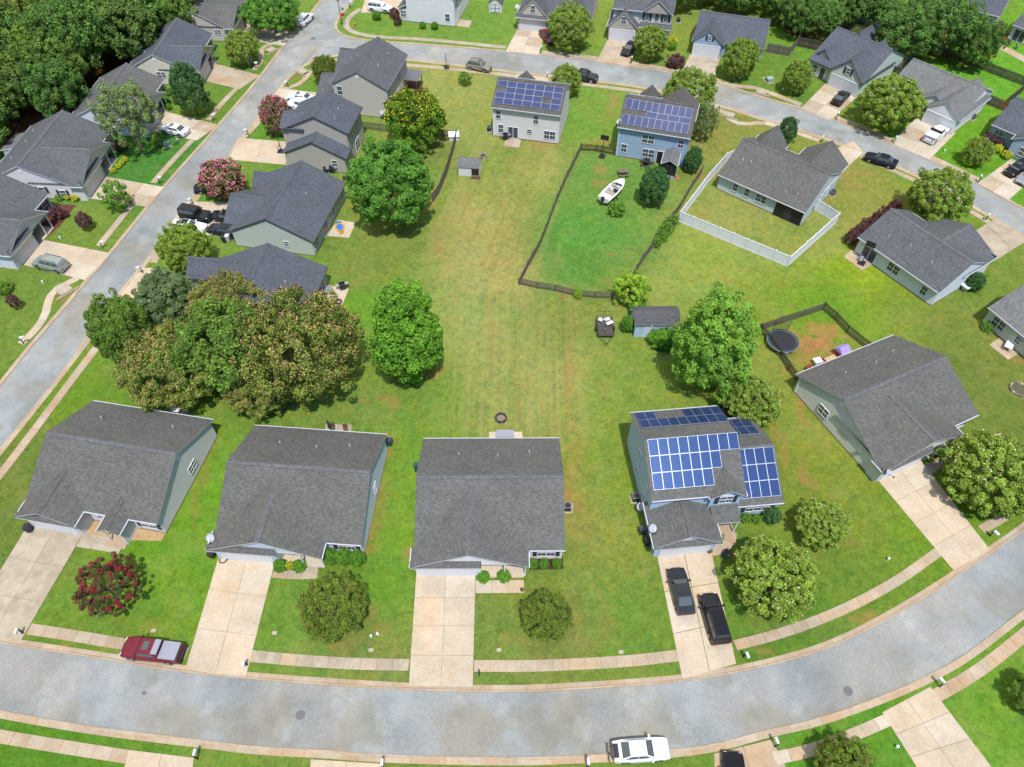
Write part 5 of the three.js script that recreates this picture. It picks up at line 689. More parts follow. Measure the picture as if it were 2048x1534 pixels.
// ---------- fences ----------
const woodGrey = mat(S(142, 132, 116, .55), .9), woodDark = mat(S(112, 102, 90, .52), .9), woodNew = mat(S(176, 120, 72, .55), .85), vinyl = mat([.76, .77, .78], .45), woodBrown = mat(S(138, 100, 70, .5), .9);
function fence(label, px, o = {}) {                         // posts, rails and pickets along ground points
  const { h = 1.25, gap = .15, pw = .1, post = 2.4, m = woodGrey, rails = [.3, .85], inside = 1, tall = false } = o, pts = px.map(([x, y]) => G(x, y)), t = thing('wooden_fence', label, 'fence', pts[0].clone(), 0), og = pts[0], pk = [], r = rng(px[0][0] * 3 + px[0][1] | 0);
  for (let i = 0; i < pts.length - 1; i++) {
    const a = pts[i].clone().sub(og), b = pts[i + 1].clone().sub(og), L = a.distanceTo(b), d = b.clone().sub(a).normalize(), n = V(-d.z, 0, d.x).multiplyScalar(inside), np = Math.max(1, Math.round(L / post));
    for (let k = 0; k <= np; k++) { if (k === np && i < pts.length - 2) continue; const p = a.clone().addScaledVector(d, L * k / np).addScaledVector(n, .11), s = .05; part(t, 'post', hexa([[-s, -s], [s, -s], [s, s], [-s, s]].map(([u, v]) => p.clone().addScaledVector(d, u).addScaledVector(n, v)), [[-s, -s], [s, -s], [s, s], [-s, s]].map(([u, v]) => p.clone().addScaledVector(d, u).addScaledVector(n, v).setY(h + .02))), m); }
    for (let k = 0; k < np; k++) for (const y of rails) { const A = a.clone().addScaledVector(d, L * k / np + .03), B = a.clone().addScaledVector(d, L * (k + 1) / np - .03), q = (p, u, yy) => p.clone().addScaledVector(n, u).setY(yy); part(t, 'rail', hexa([q(A, .02, y * h / 1.1), q(B, .02, y * h / 1.1), q(B, .056, y * h / 1.1), q(A, .056, y * h / 1.1)], [q(A, .02, y * h / 1.1 + .09), q(B, .02, y * h / 1.1 + .09), q(B, .056, y * h / 1.1 + .09), q(A, .056, y * h / 1.1 + .09)]), m); }
    const c = Math.floor(L / gap); for (let k = 0; k < c; k++) { const p = a.clone().addScaledVector(d, (k + .5) * L / c), w = pw / 2, lean = (r() - .5) * .03, top = h + (r() - .5) * .05, q = (u, v, y) => p.clone().addScaledVector(d, u + lean * y).addScaledVector(n, v).setY(y); pk.push(hexa([q(-w, -.012, .03), q(w, -.012, .03), q(w, .014, .03), q(-w, .014, .03)], [q(-w, -.012, top), q(w, -.012, top), q(w, .014, top), q(-w, .014, top)])); }
  }
  part(t, 'pickets', merge(pk), m).userData.kind = 'stuff';
}
fence('weathered picket fence along the foot of the boat yard', [[1039, 569], [1075, 577], [1110, 582], [1148, 592], [1190, 596], [1226, 597]], { gap: .17, pw: .11 });
fence('wavy picket fence between the mown field and the boat yard', [[1039, 569], [1056, 535], [1078, 496], [1092, 462], [1100, 440], [1114, 402], [1135, 355], [1162, 300]], { inside: -1, gap: .16 });
fence('picket fence with a gate running to the steel blue house', [[1162, 301], [1192, 303], [1229, 310]], { m: woodBrown, gap: .16 });
fence('picket fence overgrown with weeds at the right of the boat yard', [[1262, 562], [1285, 522], [1310, 490], [1330, 455], [1358, 420], [1384, 375], [1404, 345]], { inside: -1 });
fence('dark picket fence around the trampoline yard on the field side', [[1600, 775], [1577, 742], [1556, 710], [1534, 680], [1519, 662]], { m: woodDark, h: 1.4, gap: .17, inside: -1 });
fence('picket fence along the back of the trampoline yard', [[1519, 662], [1560, 648], [1605, 634], [1645, 620]], { m: woodGrey, h: 1.4, gap: .17, inside: -1 });
fence('picket fence from the trampoline yard corner to the ranch house', [[1645, 620], [1668, 640], [1692, 666], [1734, 700]], { m: woodDark, h: 1.4, gap: .17, inside: -1 });
fence('tall board fence along the golden tree yard', [[914, 276], [905, 310], [895, 345], [878, 388], [866, 404]], { h: 1.6, gap: .145, pw: .14, rails: [.3, .95] });
fence('tall board fence behind the golden tree', [[726, 258], [760, 262], [830, 270], [914, 276]], { h: 1.4, gap: .17, pw: .1, inside: -1 });
fence('brown board fence at the back of the sage house', [[690, 370], [714, 376]], { h: 1.6, gap: .145, pw: .14, m: woodBrown });
fence('dark board fence from the pale green house to the wood', [[1592, 92], [1620, 98], [1648, 104]], { h: 1.8, gap: .145, pw: .14, m: woodDark });
fence('board fence behind the blue grey house lawn', [[1532, 104], [1576, 112], [1592, 92], [1606, 66]], { h: 1.7, gap: .145, pw: .14 });
fence('long open board fence behind the pale green house by the pool', [[1668, 56], [1700, 62], [1745, 74]], { h: 1.6, gap: .3, pw: .14, m: woodDark, inside: -1 });
fence('dark board fence joining the pale green and grey houses', [[1764, 142], [1786, 152], [1812, 158]], { h: 1.8, gap: .145, pw: .14, m: woodDark });
fence('board fence running back from the gate to the shade trees', [[1786, 152], [1812, 128], [1838, 102]], { h: 1.8, gap: .145, pw: .14 });
fence('long dark board fence below the shade trees', [[1838, 102], [1880, 112], [1920, 124], [1960, 138], [2000, 154], [2060, 176]], { h: 1.6, gap: .16, pw: .13, m: woodDark, inside: -1 });
fence('fence climbing beside the pale house with glass doors', [[1968, 122], [1990, 104], [2008, 84]], { h: 1.1, gap: .22, m: woodGrey });
fence('grey board fence between the work truck house and its neighbour', [[1972, 208], [1996, 218]], { h: 1.7, gap: .145, pw: .14 });
fence('fresh orange board gate beside the grey fence', [[1996, 218], [2024, 228]], { h: 1.7, gap: .145, pw: .14, m: woodNew });
fence('board fence running back behind the blue sided house', [[2004, 216], [2048, 180], [2070, 162]], { h: 1.7, gap: .145, pw: .14, m: woodDark });
{ // white panel fence: each panel and post a piece
  const px = [[1468, 318], [1450, 326], [1415, 366], [1357, 443], [1574, 533], [1671, 446], [1630, 420]], pts = px.map(([x, y]) => G(x, y)), og = pts[0], t = thing('vinyl_fence', 'white vinyl panel fence round the yard of the aqua ranch house', 'fence', og.clone());
  for (let i = 0; i < pts.length - 1; i++) { const a = pts[i].clone().sub(og), b = pts[i + 1].clone().sub(og), L = a.distanceTo(b), d = b.clone().sub(a).normalize(), n = V(-d.z, 0, d.x), c = Math.max(1, Math.round(L / 2.1)), sq = (p, s, y0, y1, w = s) => hexa([[-s, -w], [s, -w], [s, w], [-s, w]].map(([u, v]) => p.clone().addScaledVector(d, u).addScaledVector(n, v).setY(y0)), [[-s, -w], [s, -w], [s, w], [-s, w]].map(([u, v]) => p.clone().addScaledVector(d, u).addScaledVector(n, v).setY(y1)));
    for (let k = 0; k < c; k++) { const p = a.clone().addScaledVector(d, L * (k + .5) / c), w = L / c / 2 - .075; const m = part(t, 'panel', sq(p, w, .08, 1.72, .022), vinyl); part(m, 'top_rail', sq(p, w, 1.7, 1.8, .045), vinyl); part(m, 'bottom_rail', sq(p, w, .02, .14, .045), vinyl); }
    for (let k = 0; k <= c; k++) { if (k === c && i < pts.length - 2) continue; const p = a.clone().addScaledVector(d, L * k / c), m = part(t, 'post', sq(p, .065, 0, 1.84), vinyl); part(m, 'post_cap', sq(p, .085, 1.84, 1.89), vinyl); } }
}
// ---------- street things ----------
const post = mat(S(60, 54, 48, .4), .8), boxWhite = mat([.72, .73, .72], .45), boxBlack = mat([.02, .02, .02], .5);
{ const mb = new THREE.Group(); const pm = (n, g, m) => part(mb, n, g, m);
  pm('post', bx(-.055, .055, 0, 1.2, -.055, .055), post); pm('arm', bx(-.04, .04, .92, 1.0, -.05, .5), post);
  const s = new THREE.Shape(); s.moveTo(-.11, 0); s.lineTo(.11, 0); s.lineTo(.11, .16); s.absarc(0, .16, .11, 0, Math.PI); s.closePath(); const g = new THREE.ExtrudeGeometry(s, { depth: .52, bevelEnabled: true, bevelSize: .01, bevelThickness: .01, bevelSegments: 1 }); g.translate(0, 1.02, 0); const b = pm('box', plain(g), boxWhite); part(b, 'flag', bx(.122, .14, 1.08, 1.34, .1, .14), lampRed);
  const list = [[47, 1266, 'white mailbox on the corner of the weathered grey driveway', 0], [495, 1330, 'white mailbox between the cream driveway and grey sidewalk', 0], [1487, 1313, 'white mailbox beside the driveway with two dark cars', .2], [1978, 1072, 'white mailbox under the broad white flowered tree', .5], [1878, 1374, 'white mailbox at the cracked driveway', Math.PI + .5], [1549, 1494, 'white mailbox on the verge beyond the black car nose', Math.PI + .2], [396, 1518, 'white mailbox on a dark post beside the concrete apron', Math.PI], [767, 1538, 'white mailbox by the apron opposite the wide driveway', Math.PI], [1175, 1536, 'white mailbox behind the white saloon', Math.PI], [206, 497, 'white mailbox at the driveway of the sage estate car', 2], [48, 688, 'white mailbox at the end of the pale curving sidewalk', 2], [286, 546, 'white mailbox by the driveway behind the pine', -1], [320, 368, 'white mailbox on the verge of the terraced flower bed lawn', 2], [427, 242, 'white mailbox by the lawn of the conical tree', 2], [497, 271, 'white mailbox below the first pink tree', -1], [577, 175, 'white mailbox by the eroded corner drain', -1], [512, 138, 'white mailbox at the for sale lawn', 2], [583, 60, 'white mailbox near the white hatchback', 2], [387, 410, 'white mailbox beside the black off roader', -1], [1082, 107, 'white mailbox on a dark post by the tan house driveway', Math.PI * .95], [1262, 128, 'white mailbox by the purple bush lawn', 2.9], [1426, 162, 'white mailbox by the mottled driveway', 2.9], [1672, 240, 'white mailbox by the driveway of the pale green house', 2.6], [1787, 288, 'white mailbox by the work truck driveway', 2.6], [1955, 366, 'white mailbox on the verge of the yellow bush house', 2.6], [1095, 156, 'white mailbox beyond the white solar house', -.1], [1643, 284, 'white mailbox across from the broad flowering tree', -.5], [1971, 440, 'white mailbox beside the hedge house driveway', -.5], [700, 16, 'white mailbox near the corner lamp', 2.4]];
  list.forEach(([x, y, l, a], i) => { const o = i ? mb.clone() : mb; o.name = numbered('mailbox'); o.position.copy(G(x, y)); o.rotation.y = a; tag(o, l, 'mailbox', 'mailboxes along the streets'); scene.add(o); });
  const bm = thing('mailbox_post', 'slim black post beside the wide straight driveway', 'post', G(959, 1349)); part(bm, 'post', bx(-.06, .06, 0, 1.15, -.06, .06), boxBlack); part(bm, 'arm', bx(-.05, .05, 1.0, 1.1, -.06, .45), boxBlack);
}
const iron = mat(S(150, 146, 140, .55), .7, { metalness: .3 });
for (const [x, y, l, r] of [[601, 1430, 'round iron manhole cover in the front street', .42], [1696, 1382, 'round iron manhole cover on the bend', .42], [1846, 337, 'round iron manhole cover in the cross street', .4], [288, 1386, 'small round valve cover in the front street', .2], [626, 77, 'round manhole cover at the street junction', .45]]) { const p = G(x, y), t = thing('manhole_cover', l, 'manhole cover', V(p.x, 0, p.z)); part(t, 'rim', cyl(0, -.02, .016, 0, r, r, 24), iron); part(t, 'lid', cyl(0, -.02, .024, 0, r * .84, r * .84, 24), iron); }
for (const [x, y, l, a] of [[131, 583, 'brown slab storm drain beside the pale curving sidewalk', .9], [542, 102, 'grey slab storm drain by the for sale lawn', .9], [606, 145, 'slab storm drain on the corner bank', -.7], [1522, 186, 'slab storm drain by the wavy sidewalk', -.4], [1458, 232, 'slab storm drain on the eroded bank', -.45]]) { const t = thing('storm_drain', l, 'storm drain', G(x, y), a); part(t, 'slab', bx(-.85, .85, .22, .36, -.7, .7), concreteGrey[0]); part(t, 'inlet', bx(-.75, .75, 0, .22, -.6, .6), boxBlack); part(t, 'curb', bx(-1.6, 1.6, 0, .2, .62, .85), concreteClay[0]); }
{ const t = thing('street_lamp', 'black street lamp at the corner by the stop sign', 'street lamp', G(684, 49)); part(t, 'pole', cyl(0, 0, 4.2, 0, .07, .05), boxBlack); part(t, 'base', cyl(0, 0, .7, 0, .14, .09), boxBlack); part(t, 'lantern', cyl(0, 4.2, 4.65, 0, .12, .2, 8), mat([.3, .3, .28], .3)); part(t, 'lantern_cap', cyl(0, 4.65, 4.85, 0, .24, .03, 8), boxBlack);
  const s = thing('stop_sign', 'red octagonal stop sign below the corner lamp', 'sign', G(689, 51), .3), oc = [...Array(8)].map((_, i) => V(.38 * Math.cos(i * Math.PI / 4 + .39), 2.1 + .38 * Math.sin(i * Math.PI / 4 + .39), .05)); part(s, 'pole', cyl(0, 0, 2.3, 0, .03, .03), metalGrey); part(s, 'plate', hexa(oc, oc.map((p) => p.clone().setZ(.075))), mat([.5, .02, .03], .5));
  const n = thing('street_sign', 'green street name blades above the stop sign', 'sign', G(690, 48), .8); part(n, 'pole', cyl(0, 0, 2.9, 0, .03, .03), metalGrey); part(n, 'blade', bx(-.4, .4, 2.7, 2.9, -.01, .01), mat([.01, .16, .09], .5)); part(n, 'blade', bx(-.01, .01, 2.92, 3.12, -.4, .4), mat([.01, .16, .09], .5));
  const r = thing('marker_sign', 'small red sign on the corner lawn', 'sign', G(712, 58), .4); part(r, 'pole', cyl(0, 0, 1.2, 0, .025, .025), metalGrey); part(r, 'plate', bx(-.22, .22, .5, .95, .03, .05), mat([.45, .07, .05], .6));
  const f = thing('sale_sign', 'white post for sale sign with a blue board', 'sign', G(498, 131), .9); part(f, 'post', bx(-.04, .04, 0, 1.6, -.04, .04), white); part(f, 'arm', bx(-.04, .9, 1.45, 1.53, -.03, .03), white); part(f, 'board', bx(.12, .82, .75, 1.38, -.015, .015), mat([.02, .2, .5], .5)); }
function hoop(label, at, turn, board, h = 3) { const t = thing('basketball_hoop', label, 'basketball hoop', at, turn); part(t, 'base', bx(-.45, .45, 0, .25, -.4, .55), boxBlack); part(t, 'pole', merge(bar(V(0, .2, 0), V(0, h - .2, 0), .06), bar(V(0, h - .3, 0), V(0, h, .5), .05)), boxBlack); part(t, 'backboard', bx(-.6, .6, h - .25, h + .5, .5, .54), board); part(t, 'board_frame', merge(bx(-.64, .64, h + .5, h + .54, .49, .55), bx(-.64, .64, h - .29, h - .25, .49, .55), bx(-.64, -.6, h - .25, h + .5, .49, .55), bx(.6, .64, h - .25, h + .5, .49, .55)), board === clearBoard ? white : boxBlack); const g = new THREE.TorusGeometry(.23, .015, 6, 20); g.rotateX(Math.PI / 2); g.translate(0, h, .8); part(t, 'rim', plain(g), mat([.5, .09, .03], .5)); return t; }
const clearBoard = mat([.62, .66, .68], .1);
hoop('basketball hoop with a clear backboard at the cross street kerb', G(893, 136), .2, clearBoard); hoop('black basketball hoop beside the pink tree driveway', G(563, 304), -1.6, boxBlack); hoop('basketball hoop behind the picket fence gate', G(1204, 314), 2.8, boxBlack);
{ const t = hoop('black portable basketball hoop at the patio of the hedge house', G(1722, 528), 2.5, boxBlack); }
// ---------- yard things ----------
const acM = mat(S(150, 150, 146, .6), .6, { metalness: .3 });
function ac(label, x, y, a = 0) { const t = thing('air_conditioner', label, 'air conditioner', G(x, y), a); part(t, 'pad', bx(-.5, .5, 0, .08, -.5, .5), concreteGrey[0]); part(t, 'case', bx(-.36, .36, .08, .8, -.36, .36), acM); part(t, 'fan_grille', cyl(0, .8, .83, 0, .3, .3, 18), plastic); for (const s of [-1, 1]) { part(t, 'louvre_panel', bx(-.3, .3, .16, .74, Math.min(s * .362, s * .375), Math.max(s * .362, s * .375)), plastic); } }
ac('air conditioner beside the middle ranch house', 1135, 1018); ac('air conditioner at the wall below the solar gable', 1270, 999, .1); ac('air conditioner beside the white shuttered house', 1356, 44); ac('air conditioner beside the aqua ranch house', 1664, 390, .8); ac('air conditioner beside the work truck house', 1944, 238, .7); ac('air conditioner beside the pale green house', 1749, 164, .7); ac('air conditioner at the white solar house corner', 978, 262); ac('air conditioner beside the hip gabled house', 2000, 52, .5);
const dishM = mat([.42, .44, .45], .5);
function dish(label, p, a = 0, tilt = .7, pole = .9) { const t = thing('satellite_dish', label, 'satellite dish', p, a), g = new THREE.SphereGeometry(.75, 18, 6, 0, 6.2832, 0, .5); g.rotateX(Math.PI); g.scale(1.1, .9, 1.2); g.translate(0, .66, 0); g.rotateX(tilt); g.translate(0, pole, .12); part(t, 'mast', bar(V(0, 0, 0), V(0, pole + .06, .05), .03), metalGrey); part(t, 'dish', plain(g), dishM); part(t, 'feed_arm', bar(V(0, pole - .1, .1), V(0, pole + .05, .75), .02), plastic); part(t, 'receiver', bx(-.07, .07, pole, pole + .12, .7, .85), plastic); }
dish('satellite dish at the eave corner of the blue sided house', G(424, 1078, 2.6), .2, .6, .5); dish('satellite dish on the ground beside the bins', G(1277, 1022), .2, .5, 1.1); dish('satellite dish on the garage roof of the panelled house', G(1303, 1058, 3.2), .3, .7, .4); dish('satellite dish on the corner of the pale green ranch roof', G(1772, 948, 2.75), .6, .8, .35); dish('satellite dish on a pole beside the tan corner house', G(766, 238), .4, .7, 1.2); dish('satellite dish on the eave of the tan gabled house', G(1034, 17, 4), .1, .7, .4); dish('satellite dish at the eave of the steel blue house', G(1238, 247, 5.3), -.2, .8, .35); dish('satellite dish beside the sage house garage', G(628, 330), .3, .7, 1);
function bin(label, x, y, m, a = 0) { const t = thing('wheeled_bin', label, 'bin', G(x, y), a); part(t, 'body', hexa([V(-.22, .08, -.24), V(.22, .08, -.24), V(.22, .08, .24), V(-.22, .08, .24)], [V(-.29, 1.0, -.32), V(.29, 1.0, -.32), V(.29, 1.0, .36), V(-.29, 1.0, .36)]), m); part(t, 'lid', hexa([V(-.31, 1.0, -.34), V(.31, 1.0, -.34), V(.31, 1.0, .4), V(-.31, 1.0, .4)], [V(-.28, 1.07, -.3), V(.28, 1.07, -.3), V(.28, 1.12, .34), V(-.28, 1.12, .34)]), m); for (const s of [-1, 1]) part(t, 'wheel', (() => { const g = new THREE.CylinderGeometry(.11, .11, .05, 12); g.rotateZ(Math.PI / 2); g.translate(s * .24, .11, -.26); return plain(g); })(), tyreMat); part(t, 'handle', bar(V(-.26, .98, -.4), V(.26, .98, -.4), .02), m); }
const binBlack = mat([.025, .027, .03], .55), binGreen = mat([.02, .06, .07], .55), binGrey = mat([.07, .075, .08], .55);
bin('black bin at the garage corner of the grey ranch house', 62, 1062, binBlack, .3); bin('black bin at the garage corner of the blue ranch house', 427, 1113, binBlack); bin('grey bin behind its like beside the panelled house', 1284, 1066, binGrey, 1.6); bin('dark bin with a rusty base beside the panelled house', 1294, 1088, binBlack, 1.6); bin('green bin at the wall of the pale green house', 1728, 184, binGreen); bin('black bin beside the sage house garage', 450, 484, binBlack); bin('white lidded bin next to the black bin', 458, 482, mat([.6, .6, .58], .5)); bin('green bin beside the middle ranch house', 836, 940, binGreen, 1.57); bin('dark green bin against the blue ranch wall', 780, 890, binGreen, 1.5);
// paved pads behind and beside houses
drive('patio slab behind the corner house', [[332, 812], [380, 816], [374, 830], [326, 826]], 2, 1, concreteClay, 'patio'); drive('brown paved patio behind the blue ranch house', [[652, 848], [704, 850], [702, 866], [650, 862]], 2, 1, concreteGrey, 'patio'); drive('patio slab behind the middle ranch house', [[978, 864], [1044, 864], [1046, 882], [978, 882]], 2, 1, concrete, 'patio'); drive('patio slab with the toy slide', [[676, 440], [712, 446], [698, 476], [654, 472]], 2, 2, concrete, 'patio'); drive('patio slab with grills behind the mimosa house', [[650, 570], [698, 578], [684, 612], [636, 604]], 2, 2, concrete, 'patio'); drive('patio slab with the folded hoop', [[1702, 500], [1748, 526], [1724, 542], [1688, 514]], 2, 2, concreteClay, 'patio'); drive('square patio slab with a white table', [[2000, 675], [2040, 706], [2016, 720], [1978, 690]], 2, 2, concreteClay, 'patio'); drive('patio slab behind the white solar house', [[1014, 276], [1042, 280], [1038, 296], [1006, 292]], 2, 1, concreteClay, 'patio'); drive('brick patio at the pale house with glass doors', [[2000, 88], [2060, 118], [2050, 126], [1994, 96]], 3, 1, concreteClay, 'patio'); drive('brown patio slab beside the long pale grey wall', [[916, 38], [944, 42], [938, 56], [912, 52]], 1, 1, concreteClay, 'patio');
{ const g = faces([[G(152, 410, .008), G(120, 452, .008), G(90, 478, .008), G(74, 462, .008), G(92, 430, .008), G(118, 408, .008)]], V(0, -9, -80)); struct('mulch_bed', 'red mulch bed stepping down beside the ranch porch', g, mat(S(158, 92, 70, .55), .98, { map: per(roofTex, 6) })); struct('mulch_bed', 'brown mulch bed under the shuttered window', faces([[G(1059, 1112, .008), G(1126, 1112, .008), G(1127, 1138, .008), G(1059, 1140, .008)]], V(0, -9, -30)), mat(S(120, 84, 66, .5), .98, { map: per(roofTex, 6) })); struct('straw_bed', 'straw mulch bed in the recess of the corner house', faces([[G(164, 1038, .008), G(214, 1044, .008), G(236, 1060, .008), G(234, 1080, .008), G(170, 1074, .008)]], V(0, -9, -30)), mat(S(222, 186, 128, .95), .98, { map: per(roofTex, 4) })); struct('straw_bed', 'straw mulch bed below the right window of the corner house', faces([[G(262, 1052, .008), G(334, 1062, .008), G(322, 1082, .008), G(256, 1080, .008)]], V(0, -9, -30)), mat(S(222, 186, 128, .95), .98, { map: per(roofTex, 4) })); struct('gravel_bed', 'pale gravel round the air conditioner', faces([[G(1128, 1004, .008), G(1146, 1004, .008), G(1148, 1020, .008), G(1130, 1022, .008)]], V(0, -9, -30)), mat(S(220, 205, 180, .62), .98, { map: per(roofTex, 3) })); }
{ // fire pits
  const fp = (label, x, y, r, m, fill) => { const t = thing('fire_pit', label, 'fire pit', G(x, y)), n = 14; for (let i = 0; i < n; i++) { const a = i / n * 6.2832, c = Math.cos(a), s = Math.sin(a), b = bx(-.16 * r / .55, .16 * r / .55, 0, .24, -.1, .1); b.rotateY(-a + Math.PI / 2); b.translate(c * r, 0, s * r); part(t, 'stone', b, m[i % m.length]); } part(t, 'ash', cyl(0, 0, .05, 0, r * .85, r * .85, 18), fill); };
  const st = [concreteGrey[0], mat(S(170, 140, 120, .5), .9), mat(S(190, 160, 140, .5), .9)];
  fp('dark ringed fire pit on the mown field', 1002, 837, .6, [boxBlack, binGrey], mat(S(190, 160, 130, .5), .95)); fp('pale stone fire ring on the side lawn', 2038, 780, 1.0, st, mat(S(120, 120, 90, .5), .95)); fp('small stone fire ring beside the playhouse', 966, 313, .55, st, mat(S(90, 90, 70, .5), .95)); fp('dark fire bowl on the grill patio', 677, 605, .4, [boxBlack, binGrey], mat(S(110, 100, 90, .5), .95));
}
function table(label, p, a, m, w = 1.6, d = .9, h = .74) { const t = thing('garden_table', label, 'table', p, a); part(t, 'table_top', bx(-w / 2, w / 2, h - .05, h, -d / 2, d / 2), m); for (const x of [-1, 1]) for (const z of [-1, 1]) part(t, 'leg', bx(x * (w / 2 - .1) - .03, x * (w / 2 - .1) + .03, 0, h - .05, z * (d / 2 - .1) - .03, z * (d / 2 - .1) + .03), metalGrey); return t; }
function chair(label, p, a, m) { const t = thing('garden_chair', label, 'chair', p, a); part(t, 'seat', bx(-.24, .24, .4, .45, -.24, .24), m); part(t, 'backrest', hexa([V(-.24, .46, -.24), V(.24, .46, -.24), V(.24, .46, -.2), V(-.24, .46, -.2)], [V(-.24, .95, -.34), V(.24, .95, -.34), V(.24, .95, -.3), V(-.24, .95, -.3)]), m); for (const x of [-1, 1]) for (const z of [-1, 1]) part(t, 'leg', bx(x * .2 - .02, x * .2 + .02, 0, .4, z * .2 - .02, z * .2 + .02), m); }
function grill(label, p, a) { const t = thing('grill', label, 'grill', p, a); part(t, 'lid', (() => { const g = new THREE.CylinderGeometry(.3, .3, .75, 14, 1, false, 0, Math.PI); g.rotateZ(Math.PI / 2); g.rotateX(-Math.PI / 2); g.translate(0, .92, 0); return plain(g); })(), binBlack); part(t, 'firebox', bx(-.38, .38, .62, .92, -.3, .3), binBlack); part(t, 'shelf', bx(-.85, -.4, .86, .9, -.26, .26), metalGrey); part(t, 'shelf', bx(.4, .85, .86, .9, -.26, .26), metalGrey); part(t, 'cart', bx(-.36, .36, .06, .62, -.26, .26), plastic); for (const s of [-1, 1]) part(t, 'wheel', (() => { const g = new THREE.CylinderGeometry(.09, .09, .05, 10); g.rotateZ(Math.PI / 2); g.translate(s * .39, .09, .2); return plain(g); })(), tyreMat); }
table('white table on the patio behind the corner house', G(352, 824), -.2, white); table('white table on the square patio slab', G(2014, 696), .9, white); table('white draped table behind the middle ranch house', G(1010, 874), 0, coverGrey, 2, 1);
for (const [x, y, a, l] of [[666, 860, 0, 'brown cushioned chair beside the folded umbrella'], [692, 862, .2, 'brown cushioned chair at the patio edge']]) chair(l, G(x, y), a, woodBrown);
{ const t = thing('umbrella', 'folded dark green umbrella on the brown patio', 'umbrella', G(662, 864)); part(t, 'pole', cyl(0, 0, 2.4, 0, .025, .025), metalGrey); part(t, 'canopy', cyl(0, 1.0, 2.35, 0, .2, .05, 10), binGreen); part(t, 'base', cyl(0, 0, .08, 0, .25, .22), plastic); }
grill('black grill at the corner of the grill patio', G(686, 578), .4); grill('covered black grill behind the white solar house', G(1011, 279), .1); grill('grill beside the patio of the mint house', G(2010, 668), .9); grill('grill beside the garage wall clutter', G(665, 345), .1);
table('round edged steel table on the grill patio', G(657, 586), .3, metalGrey, 1.2, 1.1); chair('dark chair on the grill patio', G(650, 598), 2, plastic); chair('folding chair beside the garage wall clutter', G(652, 346), .5, plastic);
{ // orange mower behind the panelled house
  const t = thing('lawn_mower', 'orange ride on mower under the flowering tree', 'mower', G(1446, 806), .4), or = mat([.62, .2, .03], .5); part(t, 'deck', bx(-.55, .75, .2, .42, -.6, .6), or); part(t, 'hood', hexa([V(.1, .42, -.35), V(.95, .42, -.3), V(.95, .42, .3), V(.1, .42, .35)], [V(.15, .85, -.3), V(.9, .75, -.25), V(.9, .75, .25), V(.15, .85, .3)]), or); part(t, 'seat', merge(bx(-.55, -.1, .6, .7, -.25, .25), bx(-.62, -.52, .65, 1.05, -.25, .25)), binBlack); for (const [x, r] of [[-.45, .28], [.75, .2]]) for (const z of [-1, 1]) part(t, 'wheel', (() => { const g = new THREE.CylinderGeometry(r, r, .2, 14); g.rotateX(Math.PI / 2); g.translate(x, r, z * .5); return plain(g); })(), tyreMat); part(t, 'steering_wheel', (() => { const g = new THREE.TorusGeometry(.17, .02, 6, 16); g.rotateX(1.1); g.translate(.05, 1.0, 0); return plain(g); })(), plastic); }
{ const t = thing('storage_box', 'dark lidded storage bench behind the panelled house', 'box', G(1455, 830), .1); part(t, 'box', bx(-.5, .5, 0, .75, -.8, .8), binGrey); part(t, 'lid', bx(-.53, .53, .75, .84, -.83, .83), binBlack); }
{ // trampoline
  const t = thing('trampoline', 'round black trampoline with a sagging net inside the picket yard', 'trampoline', G(1562, 690)), r = 1.95, ring = (R0, y, tr, m, n) => { const g = new THREE.TorusGeometry(R0, tr, 8, 40); g.rotateX(Math.PI / 2); g.translate(0, y, 0); return part(t, n, plain(g), m); };
  ring(r, .85, .035, metalGrey, 'frame'); part(t, 'mat', cyl(0, .83, .84, 0, r * .84, r * .84, 40), mat([.02, .022, .026], .7)); const q = new THREE.RingGeometry(r * .85, r * .99, 40); q.rotateX(-Math.PI / 2); q.translate(0, .89, 0); part(t, 'pad', plain(q), mat([.03, .06, .07], .6));
  for (let i = 0; i < 6; i++) { const a = i / 6 * 6.283, x = Math.cos(a) * r, z = Math.sin(a) * r; part(t, 'leg', bar(V(x, 0, z), V(x, .85, z), .03), metalGrey); if (i > 3) part(t, 'net_pole', bar(V(x * 1.03, .3, z * 1.03), V(x * 1.03, 2.5, z * 1.03), .03), boxBlack); }
  part(t, 'net', faces([[V(r * Math.cos(4.19), 2.4, r * Math.sin(4.19)), V(r * Math.cos(5.24), 2.3, r * Math.sin(5.24)), V(r * Math.cos(5.24), .9, r * Math.sin(5.24)), V(r * Math.cos(4.19), .9, r * Math.sin(4.19))]]), mat([.03, .03, .032], .8, { transparent: true, opacity: .35 })); part(t, 'ladder', merge(bx(-.25, -.2, 0, .9, r, r + .06), bx(.2, .25, 0, .9, r, r + .06), bx(-.2, .2, .3, .36, r, r + .06), bx(-.2, .2, .6, .66, r, r + .06)), metalGrey);
}
